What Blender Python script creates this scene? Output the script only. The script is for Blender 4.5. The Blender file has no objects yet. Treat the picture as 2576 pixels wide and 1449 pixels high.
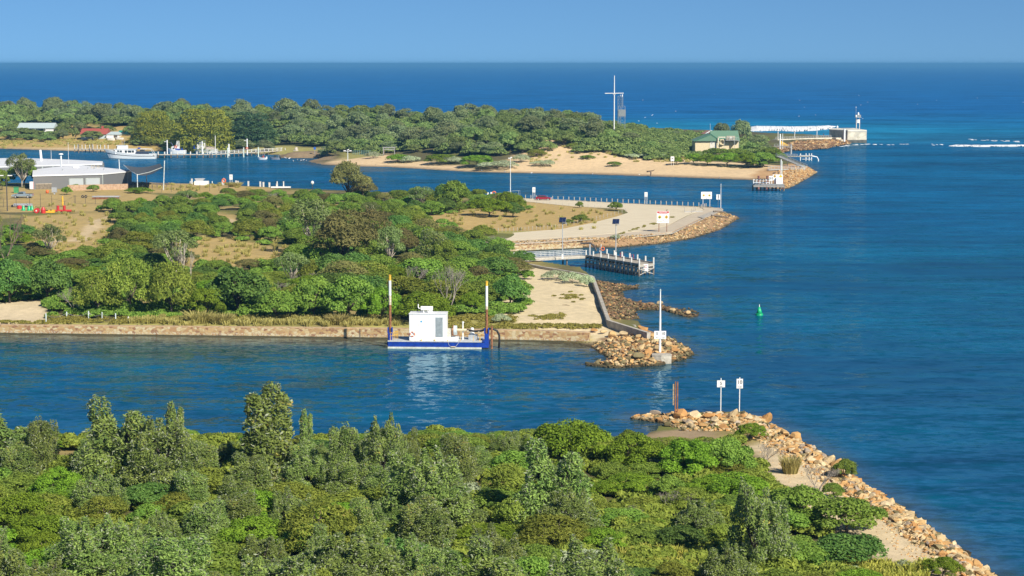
import bpy, bmesh, math, random
import numpy as np
from mathutils import Vector, Matrix
R = math.radians
rnd = random.Random(7)
C = bpy.context.scene.collection
sc = bpy.context.scene

# ------------------------------------------------------------------ camera
# Survey of the view: W x HGT is the survey grid; F the focal length in the same units.
W, HGT, F, CAMH = 2576.0, 1449.0, 5000.0, 40.0
PITCH = math.atan((HGT / 2 - 160.0) / F)
cp, sp_ = math.cos(PITCH), math.sin(PITCH)
cam_d = bpy.data.cameras.new('camera'); cam = bpy.data.objects.new('camera', cam_d); C.objects.link(cam)
cam.location = (0, 0, CAMH); cam.rotation_euler = (math.pi / 2 - PITCH, 0, 0)
cam_d.sensor_width = 36.0; cam_d.lens = 36.0 * F / W
cam_d.clip_start = 1.0; cam_d.clip_end = 200000.0
sc.camera = cam

def ray(x, y):
    a = (x - W / 2) / F; b = (HGT / 2 - y) / F
    return a, cp + b * sp_, -sp_ + b * cp
def G(x, y, z=0.0):
    """point at height z seen at survey coordinates x, y"""
    dx, dy, dz = ray(x, y)
    t = (z - CAMH) / dz
    return Vector((dx * t, dy * t, z))
def ztop(Y, y):
    """height at world depth Y of something seen at row y"""
    dx, dy, dz = ray(W / 2, y)
    return CAMH + dz * Y / dy
def xat(Y, x, y):
    dx, dy, dz = ray(x, y)
    return dx * Y / dy
def S(p):
    """survey units per metre at point p"""
    return F / (p[1] * cp + (CAMH - p[2]) * sp_)

# ------------------------------------------------------------------ mesh helper
class MB:
    def __init__(s): s.v = []; s.f = []
    def add(s, vs, fs):
        b = len(s.v); s.v += [tuple(v) for v in vs]; s.f += [tuple(b + i for i in f) for f in fs]; return s
    def box(s, c, d, rz=0.0, rx=0.0, ry=0.0):
        hx, hy, hz = d[0] / 2, d[1] / 2, d[2] / 2
        m = Matrix.Rotation(rz, 3, 'Z') @ Matrix.Rotation(ry, 3, 'Y') @ Matrix.Rotation(rx, 3, 'X')
        vs = [m @ Vector((x, y, z)) + Vector(c) for x in (-hx, hx) for y in (-hy, hy) for z in (-hz, hz)]
        return s.add(vs, [(0, 1, 3, 2), (4, 6, 7, 5), (0, 4, 5, 1), (2, 3, 7, 6), (0, 2, 6, 4), (1, 5, 7, 3)])
    def bb(s, x0, x1, y0, y1, z0, z1):
        return s.box(((x0 + x1) / 2, (y0 + y1) / 2, (z0 + z1) / 2), (abs(x1 - x0), abs(y1 - y0), abs(z1 - z0)))
    def beam(s, a, b, w, h):
        a, b = Vector(a), Vector(b); d = b - a; L = d.length; t = d.normalized()
        u = Vector((0, 0, 1)) if abs(t.z) < 0.95 else Vector((0, 1, 0))
        r = t.cross(u).normalized(); u = r.cross(t)
        vs = [p + r * (i * w / 2) + u * (j * h / 2) for p in (a, b) for i in (-1, 1) for j in (-1, 1)]
        return s.add(vs, [(0, 1, 3, 2), (4, 6, 7, 5), (0, 4, 5, 1), (2, 3, 7, 6), (0, 2, 6, 4), (1, 5, 7, 3)])
    def tube(s, pts, r, n=8, cap=True):
        pts = [Vector(p) for p in pts]; k = len(pts)
        rs = r if isinstance(r, (list, tuple)) else [r] * k
        vs = []; prev = None
        for i, p in enumerate(pts):
            t = (pts[min(i + 1, k - 1)] - pts[max(i - 1, 0)])
            t = t.normalized() if t.length > 1e-9 else Vector((0, 0, 1))
            if prev is None:
                a = Vector((0, 0, 1)) if abs(t.z) < 0.9 else Vector((1, 0, 0))
                u = t.cross(a).normalized()
            else:
                u = (prev - t * prev.dot(t)); u = u.normalized() if u.length > 1e-6 else prev
            prev = u; w = t.cross(u)
            for j in range(n):
                an = 2 * math.pi * j / n
                vs.append(p + (u * math.cos(an) + w * math.sin(an)) * rs[i])
        fs = [(i * n + j, i * n + (j + 1) % n, (i + 1) * n + (j + 1) % n, (i + 1) * n + j) for i in range(k - 1) for j in range(n)]
        if cap:
            fs.append(tuple(range(n - 1, -1, -1))); fs.append(tuple((k - 1) * n + j for j in range(n)))
        return s.add(vs, fs)
    def lathe(s, prof, n=16, c=(0, 0, 0)):
        vs = [(c[0] + r * math.cos(2 * math.pi * j / n), c[1] + r * math.sin(2 * math.pi * j / n), c[2] + z) for r, z in prof for j in range(n)]
        k = len(prof)
        fs = [(i * n + j, i * n + (j + 1) % n, (i + 1) * n + (j + 1) % n, (i + 1) * n + j) for i in range(k - 1) for j in range(n)]
        fs.append(tuple(range(n - 1, -1, -1))); fs.append(tuple((k - 1) * n + j for j in range(n)))
        return s.add(vs, fs)
    def prism(s, poly, z0, z1):
        n = len(poly)
        a = sum(poly[i][0] * poly[(i + 1) % n][1] - poly[(i + 1) % n][0] * poly[i][1] for i in range(n))
        if a < 0: poly = poly[::-1]
        zb = z0 if isinstance(z0, (list, tuple)) else [z0] * n
        zt = z1 if isinstance(z1, (list, tuple)) else [z1] * n
        vs = [(p[0], p[1], zb[i]) for i, p in enumerate(poly)] + [(p[0], p[1], zt[i]) for i, p in enumerate(poly)]
        fs = [tuple(range(n - 1, -1, -1)), tuple(range(n, 2 * n))] + [(i, (i + 1) % n, n + (i + 1) % n, n + i) for i in range(n)]
        return s.add(vs, fs)
    def ext(s, prof, x0, x1, ax='x'):
        """closed profile in the (y, z) plane swept along x (or (x, z) along y)"""
        n = len(prof)
        if ax == 'x': vs = [(x0, p[0], p[1]) for p in prof] + [(x1, p[0], p[1]) for p in prof]
        else: vs = [(p[0], x0, p[1]) for p in prof] + [(p[0], x1, p[1]) for p in prof]
        fs = [tuple(range(n)), tuple(range(2 * n - 1, n - 1, -1))] + [(i, n + i, n + (i + 1) % n, (i + 1) % n) for i in range(n)]
        return s.add(vs, fs)
    def torus(s, c, r, a, n=20, m=6, axis='y', arc=1.0):
        pts = []
        k = n if arc >= 1 else n
        for i in range(k + 1):
            t = 2 * math.pi * arc * i / k
            o = (r * math.cos(t), 0, r * math.sin(t)) if axis == 'y' else ((r * math.cos(t), r * math.sin(t), 0) if axis == 'z' else (0, r * math.cos(t), r * math.sin(t)))
            pts.append(Vector(c) + Vector(o))
        return s.tube(pts, a, m, cap=arc < 1)
    def build(s, name, mat, parent=None, smooth=False, loc=None):
        me = bpy.data.meshes.new(name); me.from_pydata(s.v, [], s.f); me.update()
        bm = bmesh.new(); bm.from_mesh(me); bmesh.ops.recalc_face_normals(bm, faces=bm.faces); bm.to_mesh(me); bm.free()
        if mat: me.materials.append(mat)
        if smooth:
            for p in me.polygons: p.use_smooth = True
        o = bpy.data.objects.new(name, me); C.objects.link(o)
        if parent is not None: o.parent = parent
        if loc is not None: o.location = loc
        return o

def bevel(o, w=0.03, seg=2):
    m = o.modifiers.new('edge', 'BEVEL'); m.width = w; m.segments = seg; m.limit_method = 'ANGLE'; return o

def tag(o, label=None, cat=None, group=None, kind=None):
    if label: o['label'] = label
    if cat: o['category'] = cat
    if group: o['group'] = group
    if kind: o['kind'] = kind
    return o
def thing(name, label, cat, loc=(0, 0, 0), rz=0.0, group=None):
    o = bpy.data.objects.new(name, None); C.objects.link(o)
    o.location = loc; o.rotation_euler = (0, 0, rz); o.empty_display_size = 0.3
    return tag(o, label, cat, group)
KIDS = {}
def dup(root, loc, rz=0.0, label=None, group=None, scale=None):
    r = root.copy(); C.objects.link(r); r.location = loc; r.rotation_euler = (0, 0, rz)
    if scale is not None: r.scale = scale
    if label: r['label'] = label
    if group: r['group'] = group
    for ch in list(root.children):
        c = ch.copy(); C.objects.link(c); c.parent = r
        for g in list(ch.children):
            d = g.copy(); C.objects.link(d); d.parent = c
    return r
ORD = 'first second third fourth fifth sixth seventh eighth ninth tenth eleventh twelfth'.split()
def ordinal(i): return ORD[i] if i < 12 else '%dth' % (i + 1) if (i + 1) % 10 not in (1, 2, 3) or i + 1 in (11, 12, 13) else '%d%s' % (i + 1, {1: 'st', 2: 'nd', 3: 'rd'}[(i + 1) % 10])

# ------------------------------------------------------------------ materials
def nd(nt, t, **kw):
    n = nt.nodes.new(t)
    for k, v in kw.items(): setattr(n, k, v)
    return n
def newmat(name):
    m = bpy.data.materials.new(name); m.use_nodes = True; nt = m.node_tree; nt.nodes.clear()
    out = nd(nt, 'ShaderNodeOutputMaterial'); b = nd(nt, 'ShaderNodeBsdfPrincipled')
    nt.links.new(b.outputs[0], out.inputs[0])
    return m, nt, b, out
def col4(c): return (c[0], c[1], c[2], 1.0)
def ramp(nt, fac, stops):
    r = nd(nt, 'ShaderNodeValToRGB'); cr = r.color_ramp
    while len(cr.elements) < len(stops): cr.elements.new(0.5)
    for e, (p, c) in zip(cr.elements, stops): e.position = p; e.color = col4(c)
    nt.links.new(fac, r.inputs[0]); return r.outputs[0]
def noise(nt, vec, scale, detail=4.0, rough=0.55, out=0):
    n = nd(nt, 'ShaderNodeTexNoise'); n.inputs['Scale'].default_value = scale; n.inputs['Detail'].default_value = detail; n.inputs['Roughness'].default_value = rough
    if vec is not None: nt.links.new(vec, n.inputs['Vector'])
    return n.outputs[out]
def mix(nt, fac, a, b, mode='MIX'):
    n = nd(nt, 'ShaderNodeMix', data_type='RGBA', blend_type=mode)
    for sock, v in ((n.inputs[0], fac), (n.inputs[6], a), (n.inputs[7], b)):
        if hasattr(v, 'is_output'): nt.links.new(v, sock)
        elif isinstance(v, (int, float)): sock.default_value = v
        else: sock.default_value = col4(v)
    return n.outputs[2]
def math_(nt, op, a, b=None, clamp=False):
    n = nd(nt, 'ShaderNodeMath', operation=op, use_clamp=clamp)
    for i, v in enumerate((a, b)):
        if v is None: continue
        if hasattr(v, 'is_output'): nt.links.new(v, n.inputs[i])
        else: n.inputs[i].default_value = v
    return n.outputs[0]
def objcoord(nt): return nd(nt, 'ShaderNodeTexCoord').outputs['Object']
def position(nt): return nd(nt, 'ShaderNodeNewGeometry').outputs['Position']
def bump(nt, b, h, dist=0.02, strength=0.6):
    n = nd(nt, 'ShaderNodeBump'); n.inputs['Distance'].default_value = dist; n.inputs['Strength'].default_value = strength
    nt.links.new(h, n.inputs['Height']); nt.links.new(n.outputs[0], b.inputs['Normal'])

MATS = {}
def M(name, c=None, rough=0.6, metal=0.0, var=0.12, scale=2.0, spec=0.5, dirt=None):
    """a plain painted / metal / timber surface with uneven tone and slight wear"""
    if name in MATS: return MATS[name]
    m, nt, b, o = newmat(name)
    v = objcoord(nt)
    n1 = noise(nt, v, scale, 5.0)
    lo = tuple(x * (1 - var * 2) for x in c); hi = tuple(min(1, x * (1 + var)) for x in c)
    colr = ramp(nt, n1, [(0.3, lo), (0.65, hi)])
    if dirt:
        n2 = noise(nt, v, scale * 2.7, 6.0, 0.7)
        f = ramp(nt, n2, [(0.52, (0, 0, 0)), (0.68, (1, 1, 1))])
        colr = mix(nt, math_(nt, 'MULTIPLY', f, 0.6), colr, dirt)
    nt.links.new(colr, b.inputs['Base Color'])
    b.inputs['Roughness'].default_value = rough; b.inputs['Metallic'].default_value = metal
    b.inputs['Specular IOR Level'].default_value = spec
    MATS[name] = m; return m

def leafmat(name, c1, c2, c3=None, back=None, rough=0.5, trans=0.25, spec=0.35):
    """foliage: a leaf's own tone runs from c1 to c2 (c3 for a few), each plant a little different"""
    m, nt, b, out = newmat(name)
    a = nd(nt, 'ShaderNodeAttribute', attribute_name='tint')
    stops = [(0.0, c1), (0.75, c2)] + ([(0.93, c2), (0.97, c3)] if c3 else [])
    colr = ramp(nt, a.outputs['Fac'], stops)
    oi = nd(nt, 'ShaderNodeObjectInfo')
    hs = nd(nt, 'ShaderNodeHueSaturation')
    hv = math_(nt, 'ADD', math_(nt, 'MULTIPLY', oi.outputs['Random'], 0.035), 0.483)
    vv = math_(nt, 'ADD', math_(nt, 'MULTIPLY', oi.outputs['Random'], 0.5), 0.78)
    nt.links.new(hv, hs.inputs['Hue']); nt.links.new(vv, hs.inputs['Value']); nt.links.new(colr, hs.inputs['Color'])
    colr = hs.outputs[0]
    if back:
        g = nd(nt, 'ShaderNodeNewGeometry'); bk = math_(nt, 'MULTIPLY', g.outputs['Backfacing'], ramp(nt, a.outputs['Fac'], [(.22, (.15, .15, .15)), (.40, (1, 1, 1))]))
        colr = mix(nt, bk, colr, back)
    nt.links.new(colr, b.inputs['Base Color']); b.inputs['Roughness'].default_value = rough
    b.inputs['Specular IOR Level'].default_value = spec
    t = nd(nt, 'ShaderNodeBsdfTranslucent'); nt.links.new(colr, t.inputs[0])
    mx = nd(nt, 'ShaderNodeMixShader'); mx.inputs[0].default_value = trans
    nt.links.new(b.outputs[0], mx.inputs[1]); nt.links.new(t.outputs[0], mx.inputs[2]); nt.links.new(mx.outputs[0], out.inputs[0])
    return m

# ------------------------------------------------------------------ light
SUN_AZ = (0.60, -0.80); SUN_EL = R(37)
sl = bpy.data.lights.new('sun', 'SUN'); sl.energy = 5.0; sl.angle = R(0.53); sl.color = (1.0, 0.93, 0.80)
sun = bpy.data.objects.new('sun', sl); C.objects.link(sun)
n_ = math.hypot(*SUN_AZ)
sd = Vector((SUN_AZ[0] / n_ * math.cos(SUN_EL), SUN_AZ[1] / n_ * math.cos(SUN_EL), math.sin(SUN_EL)))
sun.rotation_euler = sd.to_track_quat('Z', 'Y').to_euler()
wd = bpy.data.worlds.new('World'); sc.world = wd; wd.use_nodes = True
nt = wd.node_tree; bgn = nt.nodes['Background']
sky = nd(nt, 'ShaderNodeTexSky', sky_type='NISHITA'); sky.sun_disc = False
sky.sun_elevation = SUN_EL; sky.sun_rotation = math.atan2(SUN_AZ[0], SUN_AZ[1])
sky.altitude = 0.0; sky.air_density = 1.0; sky.dust_density = 0.0; sky.ozone_density = 4.0
# look the sky up a little above the true direction: the coast haze hides the palest band at the horizon
tc = nd(nt, 'ShaderNodeTexCoord'); sx = nd(nt, 'ShaderNodeSeparateXYZ'); cx = nd(nt, 'ShaderNodeCombineXYZ'); nt.links.new(tc.outputs['Generated'], sx.inputs[0])
nt.links.new(sx.outputs[0], cx.inputs[0]); nt.links.new(sx.outputs[1], cx.inputs[1])
nt.links.new(math_(nt, 'ADD', math_(nt, 'MULTIPLY', math_(nt, 'ABSOLUTE', sx.outputs[2]), 0.93), 0.085), cx.inputs[2])
nt.links.new(cx.outputs[0], sky.inputs[0])
sky.air_density = 0.85; sky.ozone_density = 10.0
gm = nd(nt, 'ShaderNodeMix', data_type='RGBA', blend_type='MULTIPLY'); gm.inputs[0].default_value = 1.0; gm.inputs[7].default_value = (0.83, 0.92, 0.92, 1.0)
nt.links.new(sky.outputs[0], gm.inputs[6]); nt.links.new(gm.outputs[2], bgn.inputs[0]); bgn.inputs[1].default_value = 0.072
sc.view_settings.view_transform = 'Standard'; sc.view_settings.look = 'None'; sc.view_settings.exposure = 0.45; sc.view_settings.gamma = 1.0
try: sc.view_settings.use_curve_mapping = False
except Exception: pass
# ------------------------------------------------------------------ lands
def gp(pts, z=0.0): return [tuple(G(x, y, z)[:2]) for x, y in pts]
def inside(poly, X, Y):
    p = np.asarray(poly); res = np.zeros(X.shape, bool); n = len(p)
    for i in range(n):
        x0, y0 = p[i]; x1, y1 = p[(i + 1) % n]
        if y0 == y1: continue
        c = ((y0 > Y) != (y1 > Y)) & (X < (x1 - x0) * (Y - y0) / (y1 - y0) + x0)
        res ^= c
    return res
def segdist(a, b, X, Y):
    dx, dy = b[0] - a[0], b[1] - a[1]; L = dx * dx + dy * dy + 1e-12
    t = np.clip(((X - a[0]) * dx + (Y - a[1]) * dy) / L, 0, 1)
    return np.hypot(X - a[0] - t * dx, Y - a[1] - t * dy)
def polydist(poly, X, Y, closed=True):
    d = np.full(X.shape, 1e9); n = len(poly)
    for i in range(n if closed else n - 1): d = np.minimum(d, segdist(poly[i], poly[(i + 1) % n], X, Y))
    return d
def smooth(x, a, b):
    t = np.clip((x - a) / (b - a), 0, 1); return t * t * (3 - 2 * t)
def vnoise(X, Y, s, seed=0):
    """cheap smooth 2D value noise in 0..1"""
    r = np.random.RandomState(seed).rand(64, 64)
    u, v = X / s, Y / s; i, j = np.floor(u).astype(int), np.floor(v).astype(int); fu, fv = u - i, v - j
    fu = fu * fu * (3 - 2 * fu); fv = fv * fv * (3 - 2 * fv)
    g = lambda a, b: r[a % 64, b % 64]
    return (g(i, j) * (1 - fu) + g(i + 1, j) * fu) * (1 - fv) + (g(i, j + 1) * (1 - fu) + g(i + 1, j + 1) * fu) * fv

# each shore: (points, slope of the ground behind that stretch)
NEAR = [(-500, 1114, .3), (0, 1116, .3), (600, 1116, .3), (1100, 1110, .3), (1430, 1106, .25), (1530, 1104, .1), (1600, 1099, .06), (1632, 1088, .06), (1668, 1064, .3),
        (1590, 1053, .5), (1600, 1044, .5), (1700, 1042, .55), (1800, 1040, .55), (1887, 1044, .5), (1959, 1078, .5), (2032, 1122, .5), (2079, 1144, .5), (2161, 1212, .5), (2259, 1268, .5),
        (2302, 1300, .5), (2386, 1360, .5), (2460, 1416, .5), (2530, 1470, .5), (2660, 1600, .5), (2900, 1900, .5), (3600, 2900, .4), (3600, 6000, .4), (-3000, 6000, .4), (-1500, 1500, .4), (-900, 1150, .4)]
ISLE = [(-420, 835, 4), (0, 840, 4), (400, 845, 4), (900, 851, 4), (1260, 857, 4), (1400, 860, 1), (1441, 864, .1), (1483, 874, .12), (1514, 894, .25), (1535, 904, .3), (1475, 918, .3), (1546, 926, .3), (1650, 920, .35),
        (1722, 903, .35), (1741, 890, .35), (1718, 869, .35), (1681, 848, .4), (1640, 836, 2), (1606, 826, 2), (1556, 806, .6), (1606, 803, .2), (1597, 781, .2), (1664, 780, .2), (1733, 800, .2), (1764, 795, .2),
        (1660, 768, .2), (1577, 754, .2), (1572, 746, .2), (1560, 731, .2), (1612, 725, .2), (1581, 718, .2), (1502, 706, .4), (1491, 696, 2), (1456, 687, 3), (1366, 672, 3), (1305, 657, 1), (1250, 650, .6),
        (1235, 636, .5), (1288, 633, .6), (1458, 623, .6), (1550, 623, .4), (1663, 613, .33), (1738, 601, .33), (1813, 578, .33), (1861, 548, .33), (1834, 541, .5), (1819, 533.5, 3), (1588, 523.5, 3), (1388, 512.8, 3),
        (1301, 509, 3), (1000, 496, 3), (800, 487, 3), (700, 482.5, 3), (630, 479, 3), (482, 467, 3), (330, 457, 3), (0, 436, 3), (-420, 415, 3), (-800, 560, 1)]
SPIT = [(-700, 366, .1), (0, 374, .12), (190, 380, .12), (270, 381, .12), (400, 380.5, .12), (560, 381.5, .15), (704, 391, .5), (709, 397, .5), (819, 398, .4), (769, 406, .06), (806, 414, .06), (894, 419, .08), (969, 420, .08),
        (1056, 425, .1), (1177, 432, .1), (1288, 435, .08), (1463, 438, .05), (1638, 444, .05), (1893, 453, .06), (1920, 474, .3), (1973, 476, .45), (1990, 471, .45), (2032, 448, .45), (2055, 433, .45), (2032, 418, .5), (1985, 400, .4),
        (1960, 386, .4), (1976, 383, .4), (1993, 376, .4), (2033, 374, .4), (2090, 370, .4), (2136, 363, .4), (2150, 356, .4), (2090, 349, .4), (1990, 344, .2), (1893, 338, .1), (1700, 330, .1), (1300, 322, .1), (600, 315, .1), (0, 312, .1), (-700, 309, .1)]
LANDS = {}
def land(name, spec, base, xr, yr, step, hfun, cfun, matname):
    poly = gp([(a, b) for a, b, _ in spec]); sl = [s for _, _, s in spec]; n = len(poly)
    def height(X, Y):
        X = np.asarray(X, float); Y = np.asarray(Y, float)
        ins = inside(poly, X, Y); h = np.full(X.shape, 1e9); d = np.full(X.shape, 1e9)
        for i in range(n):
            e = segdist(poly[i], poly[(i + 1) % n], X, Y)
            h = np.minimum(h, (e - (.9 if sl[i] >= 2.5 else 0)) * sl[i]); d = np.minimum(d, e)
        z = hfun(np.minimum(h, base), d, X, Y)
        return np.where(ins, z, -np.minimum(2.5, d * 0.35)), np.where(ins, d, -d)
    xs = np.arange(xr[0], xr[1] + step, step); ys = np.arange(yr[0], yr[1] + step, step)
    X, Y = np.meshgrid(xs, ys); Z, D = height(X, Y)
    nx, ny = len(xs), len(ys)
    keep = (D[:-1, :-1] > -8) | (D[1:, 1:] > -8) | (D[:-1, 1:] > -8) | (D[1:, :-1] > -8)
    idx = np.arange(nx * ny).reshape(ny, nx)
    q = np.stack([idx[:-1, :-1], idx[:-1, 1:], idx[1:, 1:], idx[1:, :-1]], -1)[keep]
    use = np.unique(q); remap = np.full(nx * ny, -1); remap[use] = np.arange(len(use)); q = remap[q]
    co = np.stack([X.ravel()[use], Y.ravel()[use], Z.ravel()[use]], -1)
    colr = cfun(co[:, 0], co[:, 1], co[:, 2], D.ravel()[use])
    me = npmesh(name, co, q); setcol(me, 'ground_tone', colr)
    for p in (me,): p.polygons.foreach_set('use_smooth', np.ones(len(q), bool))
    me.materials.append(matname); o = bpy.data.objects.new(name, me); C.objects.link(o); tag(o, kind='structure')
    LANDS[name] = (poly, height, xs[0], ys[0], step, Z)
    return o
def npmesh(name, co, faces):
    co = np.asarray(co, np.float32); faces = np.asarray(faces, np.int32); k = faces.shape[1]
    me = bpy.data.meshes.new(name); me.vertices.add(len(co)); me.vertices.foreach_set('co', co.ravel())
    me.loops.add(faces.size); me.loops.foreach_set('vertex_index', faces.ravel())
    me.polygons.add(len(faces)); me.polygons.foreach_set('loop_start', np.arange(0, faces.size, k, dtype=np.int32))
    me.polygons.foreach_set('use_smooth', np.zeros(len(faces), bool)); me.update(calc_edges=True); return me
def setcol(me, nm, c):
    a = me.color_attributes.new(nm, 'FLOAT_COLOR', 'POINT')
    c4 = np.ones((len(me.vertices), 4), np.float32); c4[:, :3] = c; a.data.foreach_set('color', c4.ravel())
def setval(me, nm, v):
    a = me.attributes.new(nm, 'FLOAT', 'POINT'); a.data.foreach_set('value', np.asarray(v, np.float32))

def groundmat(name, s1=0.6, s2=6.0, bumpd=0.06):
    m, nt, b, o = newmat(name)
    a = nd(nt, 'ShaderNodeAttribute', attribute_name='ground_tone')
    p = position(nt)
    n1 = noise(nt, p, s1, 6.0, 0.65); n2 = noise(nt, p, s2, 3.0, 0.6)
    v = math_(nt, 'ADD', math_(nt, 'MULTIPLY', n1, 0.85), math_(nt, 'MULTIPLY', n2, 0.55))
    v = math_(nt, 'ADD', v, 0.30)
    cc = nd(nt, 'ShaderNodeCombineColor')
    for i in range(3): nt.links.new(v, cc.inputs[i])
    colr = mix(nt, 1.0, a.outputs['Color'], cc.outputs[0], 'MULTIPLY')
    nt.links.new(colr, b.inputs['Base Color']); b.inputs['Roughness'].default_value = 0.9; b.inputs['Specular IOR Level'].default_value = 0.15
    bump(nt, b, n2, bumpd, 0.5); return m
GMAT = groundmat('ground_soil')
SAND = np.array([.66, .51, .30]); WET = np.array([.30, .22, .13]); DRY = np.array([.38, .29, .115]); GRASS = np.array([.19, .20, .05]); SOIL = np.array([.10, .09, .04]); PALE = np.array([.60, .52, .38]); ROCKY = np.array([.30, .19, .10])
def blend(c, f, t): return c * (1 - f[:, None]) + np.asarray(t) * f[:, None]
def zone(c, pts, X, Y, t, soft=1.5, z=1.8, amp=0.0, seed=1, f=1.0):
    """lay tone t over a patch of ground with a ragged edge"""
    poly = gp(pts, z); d = polydist(poly, X, Y); d = np.where(inside(poly, X, Y), d, -d)
    if amp: d = d + (vnoise(X, Y, 3.0, seed) - .5) * amp + (vnoise(X, Y, 1.1, seed + 5) - .5) * amp * .6
    return blend(c, smooth(d, -soft, soft) * f, t)

# near bank
def h_near(h, d, X, Y):
    z = h + 0.35 * (vnoise(X, Y, 7, 3) - .4) * smooth(d, 3, 9)
    return z + smooth(-Y, -60, -2) * 36.0
def c_near(X, Y, Z, D):
    c = np.tile(SOIL, (len(X), 1)); n = vnoise(X, Y, 6, 9)
    c = blend(c, smooth(n, .35, .7) * .8, GRASS); c = blend(c, smooth(vnoise(X, Y, 9, 11), .55, .8) * .8, DRY * .9)
    c = zone(c, [(1600, 1098), (1640, 1078), (1730, 1070), (1800, 1090), (1760, 1130), (1640, 1120)], X, Y, WET * 1.2, 1.0, .5, 1.0)
    c = zone(c, [(1870, 1095), (1900, 1130), (1880, 1180), (1930, 1240), (2010, 1270), (2110, 1330), (2230, 1400), (2330, 1449), (2520, 1449), (2420, 1420), (2200, 1250), (2060, 1140), (1960, 1080)], X, Y, SAND * np.array([.95, .98, 1.05]), 1.2, 2.0, 2.0)
    c = zone(c, [(1905, 1060), (1960, 1076), (2082, 1146), (2165, 1214), (2305, 1302), (2460, 1418), (2560, 1500), (2470, 1500), (2380, 1400), (2240, 1290), (2140, 1210), (2040, 1150), (1960, 1100)], X, Y, np.array([.42, .25, .12]), 1.0, 1.0, 2.0)
    c = zone(c, [(1560, 1390), (1640, 1385), (1780, 1400), (1780, 1449), (1600, 1470)], X, Y, DRY * 1.1 + GRASS * .3, 1.5, 2, 2.5)
    return c
land('ground', NEAR, 1.5, (-170, 170), (0, 262), 1.25, h_near, c_near, GMAT)

# the island in the middle
def h_isle(h, d, X, Y):
    return h + (0.9 * vnoise(X, Y, 22, 5) + .25 * vnoise(X, Y, 6, 6)) * smooth(d, 6, 22) * (1 - smooth(X, -14, 4)) 
def c_isle(X, Y, Z, D):
    c = np.tile(SOIL * 1.2, (len(X), 1)); n = vnoise(X, Y, 8, 19)
    c = blend(c, smooth(n, .3, .7) * .7, GRASS * .9); c = blend(c, smooth(vnoise(X, Y, 11, 21), .45, .7) * .8, DRY)
    # dry clearings
    for pts in ([(60, 545), (260, 535), (300, 560), (240, 640), (130, 650), (60, 610)], [(400, 610), (520, 595), (720, 625), (720, 660), (600, 672), (430, 660)], [(520, 540), (600, 540), (620, 575), (545, 585)],
                [(640, 700), (700, 690), (730, 720), (640, 730)], [(0, 470), (160, 480), (330, 478), (430, 500), (260, 530), (0, 540)], [(310, 455), (490, 458), (700, 470), (700, 480), (520, 492), (340, 486)]):
        c = zone(c, pts, X, Y, DRY * np.array([1.15, 1.1, 1.1]), 2.0, 1.9, 3.0, 31)
    c = zone(c, [(160, 610), (200, 585), (235, 555), (275, 545), (265, 565), (230, 590), (215, 612)], X, Y, SAND * .85, 1.0, 1.9, 1.5)
    c = zone(c, [(110, 606), (215, 600), (235, 607), (120, 613)], X, Y, SAND * .9, 1.0, 1.9, 1.5)
    c = zone(c, [(575, 555), (600, 560), (590, 575), (560, 572)], X, Y, SAND * .8, 1.0, 1.9, 1.5)
    c = zone(c, [(1060, 545), (1120, 535), (1250, 525), (1330, 505), (1440, 512), (1560, 530), (1570, 537), (1500, 562), (1380, 580), (1210, 586), (1080, 575)], X, Y, DRY * np.array([1.2, 1.12, 1.1]), 1.2, 1.9, 1.8, 33)
    c = zone(c, [(1220, 585), (1400, 582), (1540, 555), (1570, 540), (1560, 545), (1480, 568), (1380, 576), (1220, 578)], X, Y, GRASS * .9 + DRY * .4, 1.2, 1.9, 1.2)
    # sand by the slip and along the wall
    c = zone(c, [(1310, 665), (1370, 668), (1460, 688), (1495, 700), (1530, 806), (1630, 836), (1290, 832), (1140, 815), (1240, 780), (1290, 720)], X, Y, SAND * np.array([1.0, 1.06, 1.12]), 1.5, 1.9, 1.5)
    c = zone(c, [(1100, 800), (1180, 790), (1290, 795), (1310, 812), (1500, 822), (1500, 834), (900, 822), (950, 806)], X, Y, GRASS * .9 + DRY * .5, 1.0, 1.9, 2.0, 37)
    c = zone(c, [(-50, 770), (108, 760), (125, 790), (110, 806), (-50, 806)], X, Y, SAND * np.array([.95, 1., 1.1]), 1.0, 1.9, 1.0)
    c = zone(c, [(-50, 806), (110, 804), (180, 802), (500, 808), (900, 815), (900, 826), (-50, 818)], X, Y, GRASS * .8 + DRY * .35, .8, 1.9, 1.4)
    c = blend(c, ((X > 10) & (Y < 385) & (D < 9) & (Z < 1.3)).astype(float) * .0, ROCKY)
    reef = gp([(1502, 706), (1581, 716), (1620, 724), (1600, 765), (1770, 795), (1606, 806), (1556, 808), (1531, 804)])
    d = polydist(reef, X, Y); c = blend(c, (inside(reef, X, Y) | (d < 1)).astype(float), np.array([.13, .085, .04]))
    pt = gp([(1441, 863), (1520, 850), (1640, 836), (1760, 890), (1700, 930), (1460, 930)], .5); c = blend(c, inside(pt, X, Y) * smooth(Z, -.2, .6), ROCKY)
    c = zone(c, [(1380, 858), (1450, 858), (1520, 868), (1500, 880), (1440, 868)], X, Y, WET * 1.2, 1, .3)
    c = zone(c, [(1220, 640), (1290, 632), (1550, 622), (1665, 612), (1815, 577), (1865, 545), (1826, 527), (1640, 585), (1460, 608), (1220, 622)], X, Y, ROCKY * 1.2, 1, .8)
    c = blend(c, smooth(-Z, -.25, -.05), np.array([.06, .05, .03]))
    return c
land('ground.001', ISLE, 1.5, (-235, 95), (258, 640), 1.0, h_isle, c_isle, GMAT)

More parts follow.
